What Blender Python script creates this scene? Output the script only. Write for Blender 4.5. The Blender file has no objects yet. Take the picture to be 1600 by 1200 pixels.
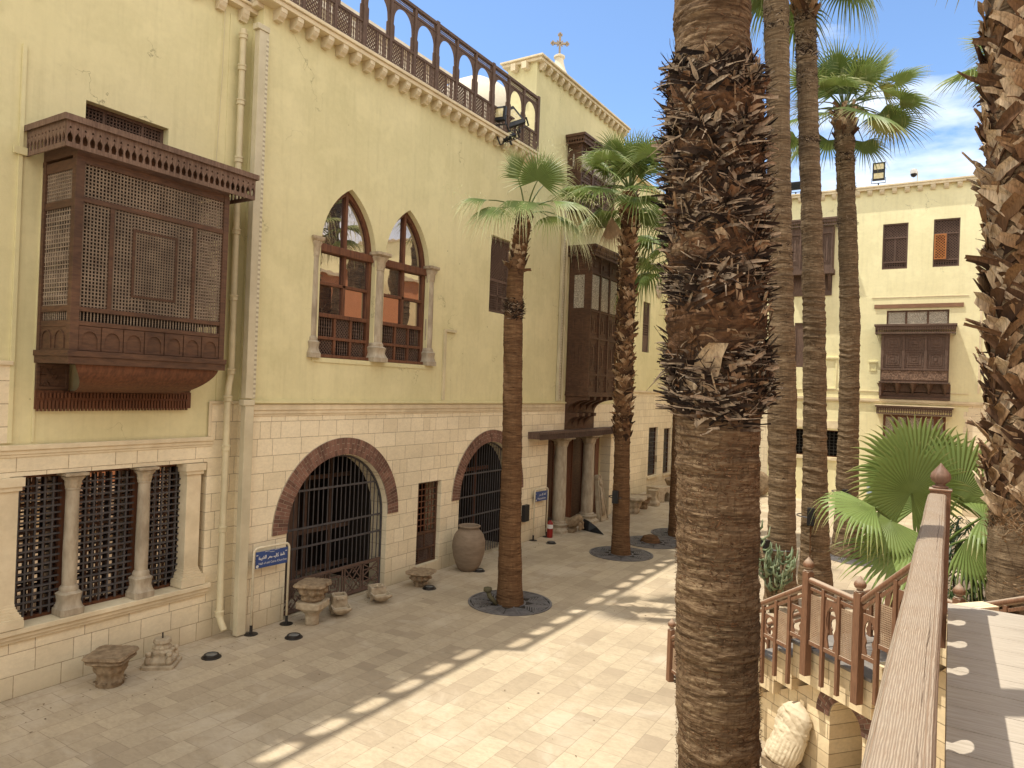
import bpy, math, random
import numpy as np
from mathutils import Vector, Matrix, Euler
from mathutils.geometry import tessellate_polygon
R = math.radians; PI = math.pi
random.seed(7); rng = np.random.default_rng(7)
S = bpy.context.scene; C = S.collection

# ---------------------------------------------------------------- camera
cam_d = bpy.data.cameras.new('camera'); cam = bpy.data.objects.new('camera', cam_d); C.objects.link(cam)
cam_d.sensor_width = 36.0; cam_d.lens = 36 * 1109 / 1600; cam_d.clip_start = .05; cam_d.clip_end = 2000
yaw, pitch, roll = R(31.74), R(.289), R(2.119)
fwd = Vector((-math.sin(yaw) * math.cos(pitch), math.cos(yaw) * math.cos(pitch), math.sin(pitch)))
right = Vector((math.cos(yaw), math.sin(yaw), 0)); up = right.cross(fwd)
rr = right * math.cos(roll) + up * math.sin(roll); uu = up * math.cos(roll) - right * math.sin(roll)
mx = Matrix((rr, uu, -fwd)).transposed().to_4x4(); mx.translation = (0, 0, 4.5)
cam.matrix_world = mx
S.camera = cam

# ---------------------------------------------------------------- light
sd = Vector((.327, .19, -1)).normalized()
sun_d = bpy.data.lights.new('sun', 'SUN'); sun_d.energy = 3.6; sun_d.angle = R(.55); sun_d.color = (1, .93, .80)
sun = bpy.data.objects.new('sun', sun_d); C.objects.link(sun)
sun.rotation_euler = sd.to_track_quat('-Z', 'Y').to_euler(); sun.location = (-20, -12, 40)
elev = math.asin(-sd.z); az = math.atan2(-sd.x, -sd.y)
W = bpy.data.worlds.new('World'); S.world = W; W.use_nodes = True
wt = W.node_tree; wn = wt.nodes; bgn = wn['Background']
sky = wn.new('ShaderNodeTexSky'); sky.sky_type = 'NISHITA'; sky.sun_disc = False
sky.sun_elevation = elev; sky.sun_rotation = az; sky.air_density = 1.0; sky.dust_density = .5; sky.ozone_density = 1.3
tc = wn.new('ShaderNodeTexCoord'); mp = wn.new('ShaderNodeMapping'); mp.inputs['Scale'].default_value = (1.3, 1.3, 4.2)
mp.inputs['Location'].default_value = (.62, .1, .75)
wt.links.new(tc.outputs['Generated'], mp.inputs['Vector'])
cn = wn.new('ShaderNodeTexNoise'); cn.inputs['Scale'].default_value = 1.9; cn.inputs['Detail'].default_value = 9; cn.inputs['Roughness'].default_value = .56
wt.links.new(mp.outputs[0], cn.inputs['Vector'])
cr = wn.new('ShaderNodeValToRGB'); cr.color_ramp.elements[0].position = .47; cr.color_ramp.elements[1].position = .62
wt.links.new(cn.outputs['Fac'], cr.inputs['Fac'])
# clouds gather towards one side of the sky (over the far right)
sx = wn.new('ShaderNodeSeparateXYZ'); wt.links.new(tc.outputs['Generated'], sx.inputs[0])
cm = wn.new('ShaderNodeMapRange'); cm.inputs['From Min'].default_value = -.40; cm.inputs['From Max'].default_value = -.12
wt.links.new(sx.outputs['X'], cm.inputs['Value'])
mm = wn.new('ShaderNodeMath'); mm.operation = 'MULTIPLY'; wt.links.new(cr.outputs['Color'], mm.inputs[0]); wt.links.new(cm.outputs[0], mm.inputs[1])
m2 = wn.new('ShaderNodeMath'); m2.operation = 'MULTIPLY'; wt.links.new(mm.outputs[0], m2.inputs[0]); m2.inputs[1].default_value = .85
mixc = wn.new('ShaderNodeMix'); mixc.data_type = 'RGBA'
tint = wn.new('ShaderNodeMix'); tint.data_type = 'RGBA'; tint.blend_type = 'MULTIPLY'; tint.inputs[0].default_value = 1
wt.links.new(sky.outputs[0], tint.inputs[6]); tint.inputs[7].default_value = (.84, .94, 1.04, 1)
# unseen bright cloud added behind the camera to fill the shaded walls
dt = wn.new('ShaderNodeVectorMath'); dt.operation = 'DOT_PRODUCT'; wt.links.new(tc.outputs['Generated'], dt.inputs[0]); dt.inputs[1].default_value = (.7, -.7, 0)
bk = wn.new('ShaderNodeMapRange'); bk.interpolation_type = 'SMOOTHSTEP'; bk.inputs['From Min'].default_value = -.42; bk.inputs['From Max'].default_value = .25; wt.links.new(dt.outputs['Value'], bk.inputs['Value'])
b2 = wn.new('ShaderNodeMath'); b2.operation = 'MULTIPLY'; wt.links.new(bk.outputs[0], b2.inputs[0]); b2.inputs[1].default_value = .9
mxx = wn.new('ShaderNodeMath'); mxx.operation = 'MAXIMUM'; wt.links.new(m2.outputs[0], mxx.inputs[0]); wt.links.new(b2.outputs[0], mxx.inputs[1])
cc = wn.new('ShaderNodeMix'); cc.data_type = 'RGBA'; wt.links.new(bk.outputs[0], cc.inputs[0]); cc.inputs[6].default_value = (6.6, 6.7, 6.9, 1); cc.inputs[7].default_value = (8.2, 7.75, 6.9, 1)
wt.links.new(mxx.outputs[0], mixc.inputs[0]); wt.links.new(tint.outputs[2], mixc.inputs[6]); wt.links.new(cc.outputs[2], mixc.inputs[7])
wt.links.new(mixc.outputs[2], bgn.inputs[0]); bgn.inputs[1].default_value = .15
S.view_settings.view_transform = 'Standard'; S.view_settings.look = 'None'; S.view_settings.gamma = 1
S.view_settings.exposure = .68
S.render.engine = 'CYCLES'; S.cycles.max_bounces = 8; S.cycles.diffuse_bounces = 5; S.cycles.transparent_max_bounces = 12

# ---------------------------------------------------------------- mesh helpers
OFF = {}
class MB:
    def __init__(s): s.v = []; s.n = 0; s.q = []; s.p = []; s.uv = []
    def add(s, vs, fs):
        vs = np.asarray(vs, float).reshape(-1, 3); s.v.append(vs)
        for f in fs: s.p.append(tuple(i + s.n for i in f))
        s.n += len(vs); return s
    def addq(s, vs, q):
        vs = np.asarray(vs, float).reshape(-1, 3); s.v.append(vs); s.q.append(np.asarray(q, int) + s.n); s.n += len(vs); return s
    def box(s, x0, x1, y0, y1, z0, z1):
        return s.addq([(x0,y0,z0),(x1,y0,z0),(x1,y1,z0),(x0,y1,z0),(x0,y0,z1),(x1,y0,z1),(x1,y1,z1),(x0,y1,z1)],
            [(0,3,2,1),(4,5,6,7),(0,1,5,4),(1,2,6,5),(2,3,7,6),(3,0,4,7)])
    def bar(s, a, b, w, h, upv=(0,0,1)):
        a = Vector(a); b = Vector(b); d = (b - a).normalized(); u = Vector(upv)
        sd_ = d.cross(u)
        if sd_.length < 1e-4: sd_ = d.cross(Vector((0,1,0)))
        sd_.normalize(); u = sd_.cross(d); sd_ = sd_ * w / 2; u = u * h / 2
        vs = [a-sd_-u, a+sd_-u, a+sd_+u, a-sd_+u, b-sd_-u, b+sd_-u, b+sd_+u, b-sd_+u]
        return s.addq(vs, [(0,1,2,3),(7,6,5,4),(0,4,5,1),(1,5,6,2),(2,6,7,3),(3,7,4,0)])
    def tube(s, pts, r, n=8, cap=True):
        P = [Vector(p) for p in pts]; rs = r if hasattr(r, '__len__') else [r] * len(P)
        vs = []; q = []; ref = None
        for i, p in enumerate(P):
            d = (P[min(i+1, len(P)-1)] - P[max(i-1, 0)]).normalized()
            if ref is None: ref = Vector((0,0,1)) if abs(d.z) < .9 else Vector((1,0,0))
            a = d.cross(ref); a.normalize(); b = a.cross(d); ref = b if True else ref
            for k in range(n):
                t = 2 * PI * k / n; vs.append(p + a * math.cos(t) * rs[i] + b * math.sin(t) * rs[i])
        for i in range(len(P) - 1):
            for k in range(n): q.append((i*n+k, i*n+(k+1)%n, (i+1)*n+(k+1)%n, (i+1)*n+k))
        base = s.n; s.addq(vs, q)
        if cap:
            s.p.append(tuple(base + k for k in reversed(range(n)))); s.p.append(tuple(base + (len(P)-1)*n + k for k in range(n)))
        return s
    def cyl(s, x, y, z0, z1, r0, r1=None, n=16): return s.tube([(x,y,z0),(x,y,z1)], [r0, r0 if r1 is None else r1], n)
    def lathe(s, x, y, prof, n=20, sq=None, flute=0, fl=0):
        """prof: list of (radius, z); sq: per level squareness exponent (2 round, big = square)"""
        vs = []; q = []
        for i, (r, z) in enumerate(prof):
            e = 2 if sq is None else sq[i]
            for k in range(n):
                t = 2 * PI * (k + .5) / n; c, sn = math.cos(t), math.sin(t)
                m = r if e == 2 else r / ((abs(c)**e + abs(sn)**e) ** (1/e))
                if flute: m *= 1 + fl * math.cos(flute * t)
                vs.append((x + c * m, y + sn * m, z))
        L = len(prof)
        for i in range(L - 1):
            for k in range(n): q.append((i*n+k, i*n+(k+1)%n, (i+1)*n+(k+1)%n, (i+1)*n+k))
        base = s.n; s.addq(vs, q)
        s.p.append(tuple(base + k for k in reversed(range(n)))); s.p.append(tuple(base + (L-1)*n + k for k in range(n)))
        return s
    def plate(s, outline, holes, y0, y1, back=True, top=None):
        """flat plate in the x-z plane with holes, thickness y0 (front) .. y1"""
        loops = [outline] + list(holes)
        flat = [p for l in loops for p in l]
        tris = tessellate_polygon([[Vector((p[0], p[1], 0)) for p in l] for l in loops])
        n = len(flat); vs = [(p[0], y0, p[1]) for p in flat] + [(p[0], y1, p[1]) for p in flat]
        fs = []
        for t in tris:
            a, b, c = [Vector(flat[i]) for i in t]
            cr_ = (b - a).x * (c - a).y - (b - a).y * (c - a).x
            t = t if cr_ > 0 else tuple(reversed(t))
            fs.append(tuple(t))
            if back: fs.append(tuple(i + n for i in reversed(t)))
        o = 0
        for li, l in enumerate(loops):
            m = len(l); area = sum(l[i][0]*l[(i+1)%m][1] - l[(i+1)%m][0]*l[i][1] for i in range(m))
            fl = (area < 0) if li == 0 else (area > 0)
            for i in range(m):
                a, b = o + i, o + (i+1) % m
                fs.append((a, b, b+n, a+n) if fl else (b, a, a+n, b+n))
            o += m
        return s.add(vs, fs)
    def build(s, name, mat, parent=None, smooth=False, bevel=0, loc=None, auto=None, rnd=None):
        me = bpy.data.meshes.new(name)
        V = np.concatenate(s.v) if s.v else np.zeros((0,3))
        Q = np.concatenate(s.q).reshape(-1,4) if s.q else np.zeros((0,4), int)
        nl = len(Q)*4 + sum(len(f) for f in s.p); npoly = len(Q) + len(s.p)
        me.vertices.add(len(V)); me.vertices.foreach_set('co', V.astype('f4').ravel())
        me.loops.add(nl); me.polygons.add(npoly)
        li = np.concatenate([Q.ravel(), np.array([i for f in s.p for i in f], int)]).astype('i4')
        st = np.concatenate([np.arange(len(Q))*4, len(Q)*4 + np.cumsum([0]+[len(f) for f in s.p])[:-1]]).astype('i4') if npoly else []
        me.loops.foreach_set('vertex_index', li); me.polygons.foreach_set('loop_start', st)
        me.update(calc_edges=True); me.validate()
        if rnd is not None:
            at = me.attributes.new('rnd', 'FLOAT', 'POINT'); at.data.foreach_set('value', np.asarray(rnd, 'f4'))
        if mat:
            for m in (mat if isinstance(mat, (list, tuple)) else [mat]): me.materials.append(m)
        me.polygons.foreach_set('use_smooth', [bool(smooth)]*len(me.polygons))
        o = bpy.data.objects.new(name, me); C.objects.link(o)
        if parent is not None:
            o.parent = parent
            if parent.name in OFF: o.location = OFF[parent.name]
        if loc is not None: o.location = loc
        if bevel:
            b = o.modifiers.new('bevel', 'BEVEL'); b.width = bevel; b.segments = 2; b.limit_method = 'ANGLE'; b.angle_limit = R(40)
        if auto and smooth:
            try: me.set_sharp_from_angle(angle=R(auto))
            except Exception: pass
        return o
def thing(name, label, cat, loc=(0,0,0), rz=0, group=None, off=None):
    o = bpy.data.objects.new(name, None); C.objects.link(o); o.empty_display_size = .3
    o.location = loc; o.rotation_euler = (0,0,R(rz)); o['label'] = label; o['category'] = cat
    if group: o['group'] = group
    if off: OFF[o.name] = off
    return o
def tag(o, label, cat, group=None):
    o['label'] = label; o['category'] = cat
    if group: o['group'] = group
    return o
def copy_tree(o, parent=None):
    c = o.copy(); C.objects.link(c); c.parent = parent
    for ch in list(o.children): copy_tree(ch, c)
    return c
def arc(cx, cz, r, a0, a1, n): return [(cx + r*math.cos(R(a0+(a1-a0)*i/n)), cz + r*math.sin(R(a0+(a1-a0)*i/n))) for i in range(n+1)]
def pointed(x0, x1, z0, zs, zt, n=10):
    """pointed-arch opening outline, spring zs, apex zt"""
    w = x1 - x0; h = zt - zs; c = (x0+x1)/2
    pts = [(x0, z0), (x1, z0)]
    # arcs of radius r centred on the spring line
    r = (w*w/4 + h*h) / w
    a = math.asin(min(1, h / r))
    for i in range(n+1): t = a*i/n; pts.append((x1 - r + r*math.cos(t), zs + r*math.sin(t)))
    for i in range(n-1, -1, -1): t = a*i/n; pts.append((x0 + r - r*math.cos(t), zs + r*math.sin(t)))
    return pts
# ---- value noise in numpy
_perm = rng.random((64,64,64))
def vn(P):
    P = np.asarray(P, float); i = np.floor(P).astype(int); f = P - i; f = f*f*(3-2*f); i &= 63; j = (i+1) & 63
    x, y, z = f[...,0], f[...,1], f[...,2]; g = _perm
    a = g[i[...,0],i[...,1],i[...,2]]*(1-x)+g[j[...,0],i[...,1],i[...,2]]*x
    b = g[i[...,0],j[...,1],i[...,2]]*(1-x)+g[j[...,0],j[...,1],i[...,2]]*x
    c = g[i[...,0],i[...,1],j[...,2]]*(1-x)+g[j[...,0],i[...,1],j[...,2]]*x
    d = g[i[...,0],j[...,1],j[...,2]]*(1-x)+g[j[...,0],j[...,1],j[...,2]]*x
    return (a*(1-y)+b*y)*(1-z)+(c*(1-y)+d*y)*z
def fbm(P, o=4):
    s = 0; a = .5; P = np.asarray(P, float)
    for k in range(o): s = s + a*vn(P*(2**k)+k*7.3); a *= .5
    return s - .5

# ---------------------------------------------------------------- materials
class NT:
    def __init__(s, name):
        s.m = bpy.data.materials.new(name); s.m.use_nodes = True; s.t = s.m.node_tree; s.b = s.t.nodes['Principled BSDF']
    def new(s, ty): return s.t.nodes.new(ty)
    def put(s, sock, v):
        if v is None: return
        if isinstance(v, (int, float)): sock.default_value = v
        elif isinstance(v, (tuple, list)): sock.default_value = tuple(v) + ((1,) if len(v) == 3 and len(sock.default_value) == 4 else ())
        else: s.t.links.new(v, sock)
    def math(s, op, a, b=None, c=None, clamp=False):
        n = s.new('ShaderNodeMath'); n.operation = op; n.use_clamp = clamp; s.put(n.inputs[0], a); s.put(n.inputs[1], b); s.put(n.inputs[2], c); return n.outputs[0]
    def mix(s, f, a, b, mode='MIX'):
        n = s.new('ShaderNodeMix'); n.data_type = 'RGBA'; n.blend_type = mode; s.put(n.inputs[0], f); s.put(n.inputs[6], a); s.put(n.inputs[7], b); return n.outputs[2]
    def coord(s, scale=(1,1,1), kind='Object', rot=(0,0,0), loc=(0,0,0)):
        c = s.new('ShaderNodeTexCoord'); m = s.new('ShaderNodeMapping'); m.inputs['Scale'].default_value = scale
        m.inputs['Rotation'].default_value = rot; m.inputs['Location'].default_value = loc; s.t.links.new(c.outputs[kind], m.inputs[0]); return m.outputs[0]
    def noise(s, vec, scale, detail=5, rough=.55, dist=0):
        n = s.new('ShaderNodeTexNoise'); s.put(n.inputs['Vector'], vec); n.inputs['Scale'].default_value = scale; n.inputs['Detail'].default_value = detail
        n.inputs['Roughness'].default_value = rough; n.inputs['Distortion'].default_value = dist; return n.outputs['Fac']
    def vor(s, vec, scale, feat='F1', out='Distance', rand=1):
        n = s.new('ShaderNodeTexVoronoi'); n.feature = feat; s.put(n.inputs['Vector'], vec); n.inputs['Scale'].default_value = scale; n.inputs['Randomness'].default_value = rand; return n.outputs[out]
    def wnoise(s, vec, dim='3D'):
        n = s.new('ShaderNodeTexWhiteNoise'); n.noise_dimensions = dim; s.put(n.inputs['Vector'] if dim != '1D' else n.inputs['W'], vec); return n.outputs['Value']
    def ramp(s, f, stops):
        n = s.new('ShaderNodeValToRGB'); s.put(n.inputs[0], f); e = n.color_ramp.elements
        while len(e) < len(stops): e.new(.5)
        for i, (p, c) in enumerate(stops): e[i].position = p; e[i].color = (c if isinstance(c, tuple) else (c,c,c)) + (1,)
        return n.outputs[0]
    def rng(s, v, a, b, c=0, d=1):
        n = s.new('ShaderNodeMapRange'); s.put(n.inputs[0], v); n.inputs[1].default_value = a; n.inputs[2].default_value = b; n.inputs[3].default_value = c; n.inputs[4].default_value = d; return n.outputs[0]
    def comb(s, x, y, z):
        n = s.new('ShaderNodeCombineXYZ'); s.put(n.inputs[0], x); s.put(n.inputs[1], y); s.put(n.inputs[2], z); return n.outputs[0]
    def sep(s, v):
        n = s.new('ShaderNodeSeparateXYZ'); s.put(n.inputs[0], v); return n.outputs
    def attr(s, name):
        n = s.new('ShaderNodeAttribute'); n.attribute_name = name; return n.outputs['Fac']
    def objrand(s):
        n = s.new('ShaderNodeObjectInfo'); return n.outputs['Random']
    def bump(s, h, strength=.3, dist=.02, prev=None):
        n = s.new('ShaderNodeBump'); n.inputs['Strength'].default_value = strength; n.inputs['Distance'].default_value = dist; s.put(n.inputs['Height'], h)
        if prev is not None: s.t.links.new(prev, n.inputs['Normal'])
        return n.outputs[0]
    def done(s, color, rough=.8, normal=None, spec=.3, metal=0):
        s.put(s.b.inputs['Base Color'], color); s.put(s.b.inputs['Roughness'], rough); s.b.inputs['Specular IOR Level'].default_value = spec
        s.b.inputs['Metallic'].default_value = metal
        if normal is not None: s.t.links.new(normal, s.b.inputs['Normal'])
        return s.m
def mat(name, c1, c2=None, rough=.8, scale=6, stretch=(1,1,1), bump=.25, bscale=40, bdist=.005, spec=.3, metal=0, stain=.25, rnd=0, rot=(0,0,0)):
    n = NT(name); v = n.coord(stretch, rot=rot); c2 = c2 or tuple(x*.7 for x in c1)
    a = n.noise(v, scale, 6, .6); f = n.rng(a, .35, .65)
    col = n.mix(f, c1, c2)
    big = n.rng(n.noise(n.coord(), .9, 4), .35, .7, 1, 1 - stain)
    col = n.mix(1, col, n.comb(big, big, big), 'MULTIPLY')
    if rnd:
        q = n.rng(n.attr('rnd'), 0, 1, 1 - rnd, 1 + rnd); col = n.mix(1, col, n.comb(q, q, q), 'MULTIPLY')
    h = n.noise(v, bscale, 5, .6)
    return n.done(col, rough, n.bump(h, bump, bdist), spec, metal)
def plaster(name, c, c2, green=0):
    n = NT(name); v = n.coord()
    a = n.rng(n.noise(v, .55, 6, .6), .35, .68); col = n.mix(a, c, c2)
    st = n.rng(n.noise(n.coord((5,5,.35)), 1.6, 6, .65), .5, .75); col = n.mix(n.math('MULTIPLY', st, .34), col, tuple(x*.76 for x in c2))
    fine = n.rng(n.noise(v, 9, 5, .7), .3, .7, .955, 1.035); col = n.mix(1, col, n.comb(fine, fine, fine), 'MULTIPLY')
    # pits, repaired patches and hairline cracks
    pit = n.rng(n.vor(v, 2.3), .028, .045, 1, 0); gate = n.rng(n.noise(v, .8, 2), .5, .56)
    pit = n.math('MULTIPLY', pit, gate); col = n.mix(pit, col, tuple(x*.45 for x in c))
    dv = n.new('ShaderNodeVectorMath'); dv.operation = 'ADD'; n.put(dv.inputs[0], v)
    nn = n.new('ShaderNodeTexNoise'); n.put(nn.inputs['Vector'], v); nn.inputs['Scale'].default_value = 2.6; nn.inputs['Detail'].default_value = 7
    n.put(dv.inputs[1], nn.outputs['Color'])
    ck = n.rng(n.vor(dv.outputs[0], .42, 'DISTANCE_TO_EDGE'), 0, .0042, 1, 0); g2 = n.rng(n.noise(n.coord(loc=(3,7,2)), .7, 2), .56, .62)
    ck = n.math('MULTIPLY', ck, g2); col = n.mix(n.math('MULTIPLY', ck, .8), col, tuple(x*.35 for x in c))
    patch = n.math('MULTIPLY', n.rng(n.noise(n.coord(loc=(9,1,4)), 1.1, 4, .6), .52, .60), .3); col = n.mix(patch, col, tuple(min(1, x*1.12) for x in c))
    h = n.math('ADD', n.noise(v, 3.2, 8, .62), n.math('MULTIPLY', n.noise(v, 55, 3), .1)); h = n.math('SUBTRACT', h, n.math('MULTIPLY', ck, .35)); h = n.math('SUBTRACT', h, n.math('MULTIPLY', pit, .4))
    return n.done(col, .9, n.bump(h, .35, .03), .15)
def blocks(name, ca, cb, mortar, rowh, colw, axes='xz', mw=.006, dark=None, dfrac=.0, bumpk=.5, var=1.0, veins=.2, uniform=False, dirt=None, rough=.85):
    n = NT(name); v = n.coord(); o = n.sep(v); U = o[0]; V = o[2] if axes == 'xz' else o[1]
    if axes == 'yx': U, V = o[1], o[0]
    wob = n.math('MULTIPLY', n.math('SUBTRACT', n.noise(v, 3, 2), .5), .01)
    V = n.math('ADD', V, wob)
    r = n.math('DIVIDE', V, rowh); ri = n.math('FLOOR', r); rf = n.math('SUBTRACT', r, ri)
    w1 = n.wnoise(ri, '1D'); w2 = n.wnoise(n.math('ADD', ri, 37.7), '1D')
    k = 1.0 if uniform else n.rng(w2, 0, 1, .72, 1.35)
    off = n.math('MULTIPLY', n.math('MODULO', n.math('ADD', ri, 1000), 2), .5) if uniform else n.math('MULTIPLY', w1, 7.3)
    cdiv = n.math('ADD', n.math('DIVIDE', U, n.math('MULTIPLY', k, colw)), off)
    # irregular joint positions inside the row
    ci = n.math('FLOOR', cdiv); cf = n.math('SUBTRACT', cdiv, ci)
    j0 = .0; 
    idv = n.comb(ci, ri, 0); w3 = n.wnoise(idv)
    # split some blocks in two
    sp = n.math('GREATER_THAN', n.wnoise(n.comb(ci, ri, 5)), .72 if not uniform else 2)
    half = n.math('GREATER_THAN', cf, .5); sub = n.math('MULTIPLY', sp, half)
    idr = n.wnoise(n.comb(ci, ri, n.math('ADD', n.math('MULTIPLY', sub, 3), 1)))
    cw = n.math('MULTIPLY', k, colw)
    dx = n.math('MULTIPLY', n.math('MINIMUM', cf, n.math('SUBTRACT', 1, cf)), cw)
    dh = n.math('MULTIPLY', n.math('ABSOLUTE', n.math('SUBTRACT', cf, .5)), cw)
    dh = n.math('ADD', dh, n.math('MULTIPLY', n.math('SUBTRACT', 1, sp), 9))
    dx = n.math('MINIMUM', dx, dh)
    dy = n.math('MULTIPLY', n.math('MINIMUM', rf, n.math('SUBTRACT', 1, rf)), rowh)
    d = n.math('MINIMUM', dx, dy); d = n.math('ADD', d, n.math('MULTIPLY', n.math('SUBTRACT', n.noise(v, 30, 3), .5), mw))
    joint = n.rng(d, mw*.35, mw, 1, 0)
    col = n.mix(idr, ca, cb)
    ve = n.rng(n.noise(n.coord((1,1,2.5) if axes == 'xz' else (1,2.2,1)), 5, 7, .65, 1.2), .42, .7)
    col = n.mix(n.math('MULTIPLY', ve, veins), col, tuple(x*.62 for x in cb))
    f2 = n.rng(n.noise(v, 22, 4, .7), .3, .7, .93, 1.06); col = n.mix(1, col, n.comb(f2, f2, f2), 'MULTIPLY')
    if dark: col = n.mix(n.math('MULTIPLY', n.math('MULTIPLY', sp, n.math('GREATER_THAN', n.wnoise(n.comb(ci, ri, n.math('ADD', sub, 11))), 1 - dfrac)), .5), col, dark)
    big = n.rng(n.noise(v, .45, 5, .6), .3, .7, .86, 1.08); col = n.mix(1, col, n.comb(big, big, big), 'MULTIPLY')
    if dirt:
        dw = n.math('MULTIPLY', n.rng(n.math('ADD', o[0], n.math('MULTIPLY', n.noise(v, .9, 5, .65), 2.4)), -9.3, -7.9, .75, 0), n.rng(n.noise(v, 2.2, 6, .7), .40, .60)); col = n.mix(dw, col, dirt)
        g = n.math('MULTIPLY', n.rng(n.noise(n.coord(loc=(5,5,5)), .8, 6, .65, .6), .52, .66), .55); col = n.mix(g, col, dirt)
    if axes == 'xz':
        dz = n.rng(n.math('ADD', o[2], n.math('MULTIPLY', n.noise(v, 2.5, 5), .5)), .2, .95, .85, 0); col = n.mix(dz, col, tuple(x*.62 for x in cb))
    col = n.mix(n.math('MULTIPLY', joint, .85), col, mortar)
    h = n.math('ADD', n.math('MULTIPLY', joint, -.6), n.math('MULTIPLY', n.noise(v, 14, 6, .6), .5)); h = n.math('ADD', h, n.math('MULTIPLY', idr, .35))
    return n.done(col, rough, n.bump(h, bumpk, .012), .25)
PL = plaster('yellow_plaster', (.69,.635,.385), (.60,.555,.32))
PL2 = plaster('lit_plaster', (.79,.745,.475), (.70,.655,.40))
PLW = plaster('white_plaster', (.62,.56,.46), (.52,.46,.37))
PLP = plaster('peach_plaster', (.60,.28,.15), (.52,.235,.12))
TRIM = mat('stone_trim', (.78,.68,.48), (.66,.56,.38), .85, 4, bump=.2, stain=.2)
STB = blocks('limestone_blocks', (.86,.765,.56), (.76,.665,.47), (.28,.21,.135), .31, .62, 'xz', .007, bumpk=.45, veins=.22)
STS = blocks('stair_stone_blocks', (.78,.65,.43), (.64,.50,.31), (.22,.16,.10), .165, .38, 'xz', .006, bumpk=.4, veins=.3)
PAVE = blocks('courtyard_paving', (.465,.385,.27), (.37,.30,.21), (.22,.175,.12), .33, .62, 'yx', .005, (.30,.24,.17), .30, .3, veins=.35, dirt=(.50,.43,.33), rough=.75)
BRK = mat('red_brick', (.23,.125,.09), (.155,.08,.06), .9, 9, bump=.4, rnd=.3)
MORT = mat('mortar', (.45,.38,.29), rough=.95)
WD = mat('dark_wood', (.135,.070,.040), (.08,.042,.026), .62, 3, (2,2,9), .35, 25, .004, rnd=0, stain=.35)
WDG = mat('greyed_wood', (.16,.105,.08), (.105,.066,.05), .8, 5, (6,6,1), .35, 30, .004, stain=.3)
WDF = mat('weathered_fringe', (.22,.145,.105), (.13,.08,.058), .85, 6, (8,8,1), .35, 30, .004, stain=.3)
WDL = mat('lattice_wood', (.31,.24,.175), (.20,.15,.11), .8, 5, bump=.2, stain=.25)
WDR = mat('red_brown_wood', (.19,.080,.040), (.105,.043,.024), .6, 3, (8,8,1), .3, 20, .004)
WDO = mat('orange_wood', (.42,.17,.05), (.3,.11,.035), .6, 5)
IRON = mat('grey_iron', (.105,.10,.105), (.07,.066,.07), .55, 8, metal=.3, bump=.15)
IRD = mat('dark_iron', (.028,.026,.026), (.04,.035,.03), .5, 8, metal=.3)
BLK = mat('black_plastic', (.018,.018,.02), (.012,.012,.013), .45, 8, bump=.05)
DARK = mat('interior_shade', (.03,.022,.017), (.02,.015,.012), .9)  # near-black colour stands in for the shade of unlit rooms
PIPE = mat('pipe_paint', (.66,.585,.39), (.58,.51,.33), .55, 5, bump=.1)
GUT = mat('gutter_metal', (.62,.56,.40), (.54,.48,.33), .5, 3, bump=.05)
CREAM = mat('cream_steel', (.72,.66,.50), (.62,.54,.38), .45, 12, bump=.05)
COL = mat('marble_column', (.50,.43,.32), (.34,.28,.20), .6, 5, (2,2,.7), .2, 30, stain=.3)
CARV = mat('carved_stone', (.36,.27,.17), (.20,.14,.085), .9, 9, bump=.7, bscale=24, bdist=.012, stain=.35)
CARV2 = mat('pale_carved_stone', (.50,.42,.30), (.35,.28,.19), .9, 8, bump=.5, bscale=30, bdist=.008)
STAT = mat('marble_statue', (.62,.53,.38), (.50,.41,.28), .75, 6, bump=.3, bscale=35, stain=.15)
JAR = mat('clay_jar', (.27,.205,.145), (.20,.15,.105), .8, 4, (1,1,3), .3, 30, .004)
CORK = mat('roof_white', (.62,.6,.55), rough=.8)
BLUE = mat('blue_sign', (.035,.075,.24), (.03,.06,.19), .35, 8, bump=.03)
WHT = mat('white_paint', (.8,.8,.78), rough=.6, bump=.05)
RED = mat('red_paint', (.27,.022,.018), (.2,.018,.015), .3, 8, bump=.03)
SLATE = mat('slate_tread', (.27,.245,.22), (.2,.18,.16), .6, 5)
def glass(name, c=(.02,.02,.025), f=.46, tintc=(.95,.80,.70)):
    n = NT(name); g = n.new('ShaderNodeBsdfGlossy'); g.inputs['Roughness'].default_value = .015; g.inputs['Color'].default_value = tintc + (1,)
    w = n.noise(n.coord(), 1.6, 2); bp = n.bump(w, .12, .02); n.t.links.new(bp, g.inputs['Normal'])
    n.done(c, .2); mxn = n.new('ShaderNodeMixShader'); mxn.inputs[0].default_value = f
    n.t.links.new(n.b.outputs[0], mxn.inputs[1]); n.t.links.new(g.outputs[0], mxn.inputs[2])
    n.t.links.new(mxn.outputs[0], n.t.nodes['Material Output'].inputs[0]); return n.m
GLS = glass('window_glass')
def stucco():
    n = NT('stucco_lattice'); v = n.coord()
    d = n.vor(v, 26, 'DISTANCE_TO_EDGE'); m = n.rng(d, .08, .12, 1, 0)
    r = n.math('ABSOLUTE', n.math('SINE', n.math('MULTIPLY', n.vor(v, 4, 'F1', rand=.2), 40))); m = n.math('MAXIMUM', m, n.math('GREATER_THAN', r, .86))
    col = n.mix(m, (.045,.04,.035), (.60,.54,.43)); return n.done(col, .7, n.bump(m, .8, .01))
STUC = stucco()
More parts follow.
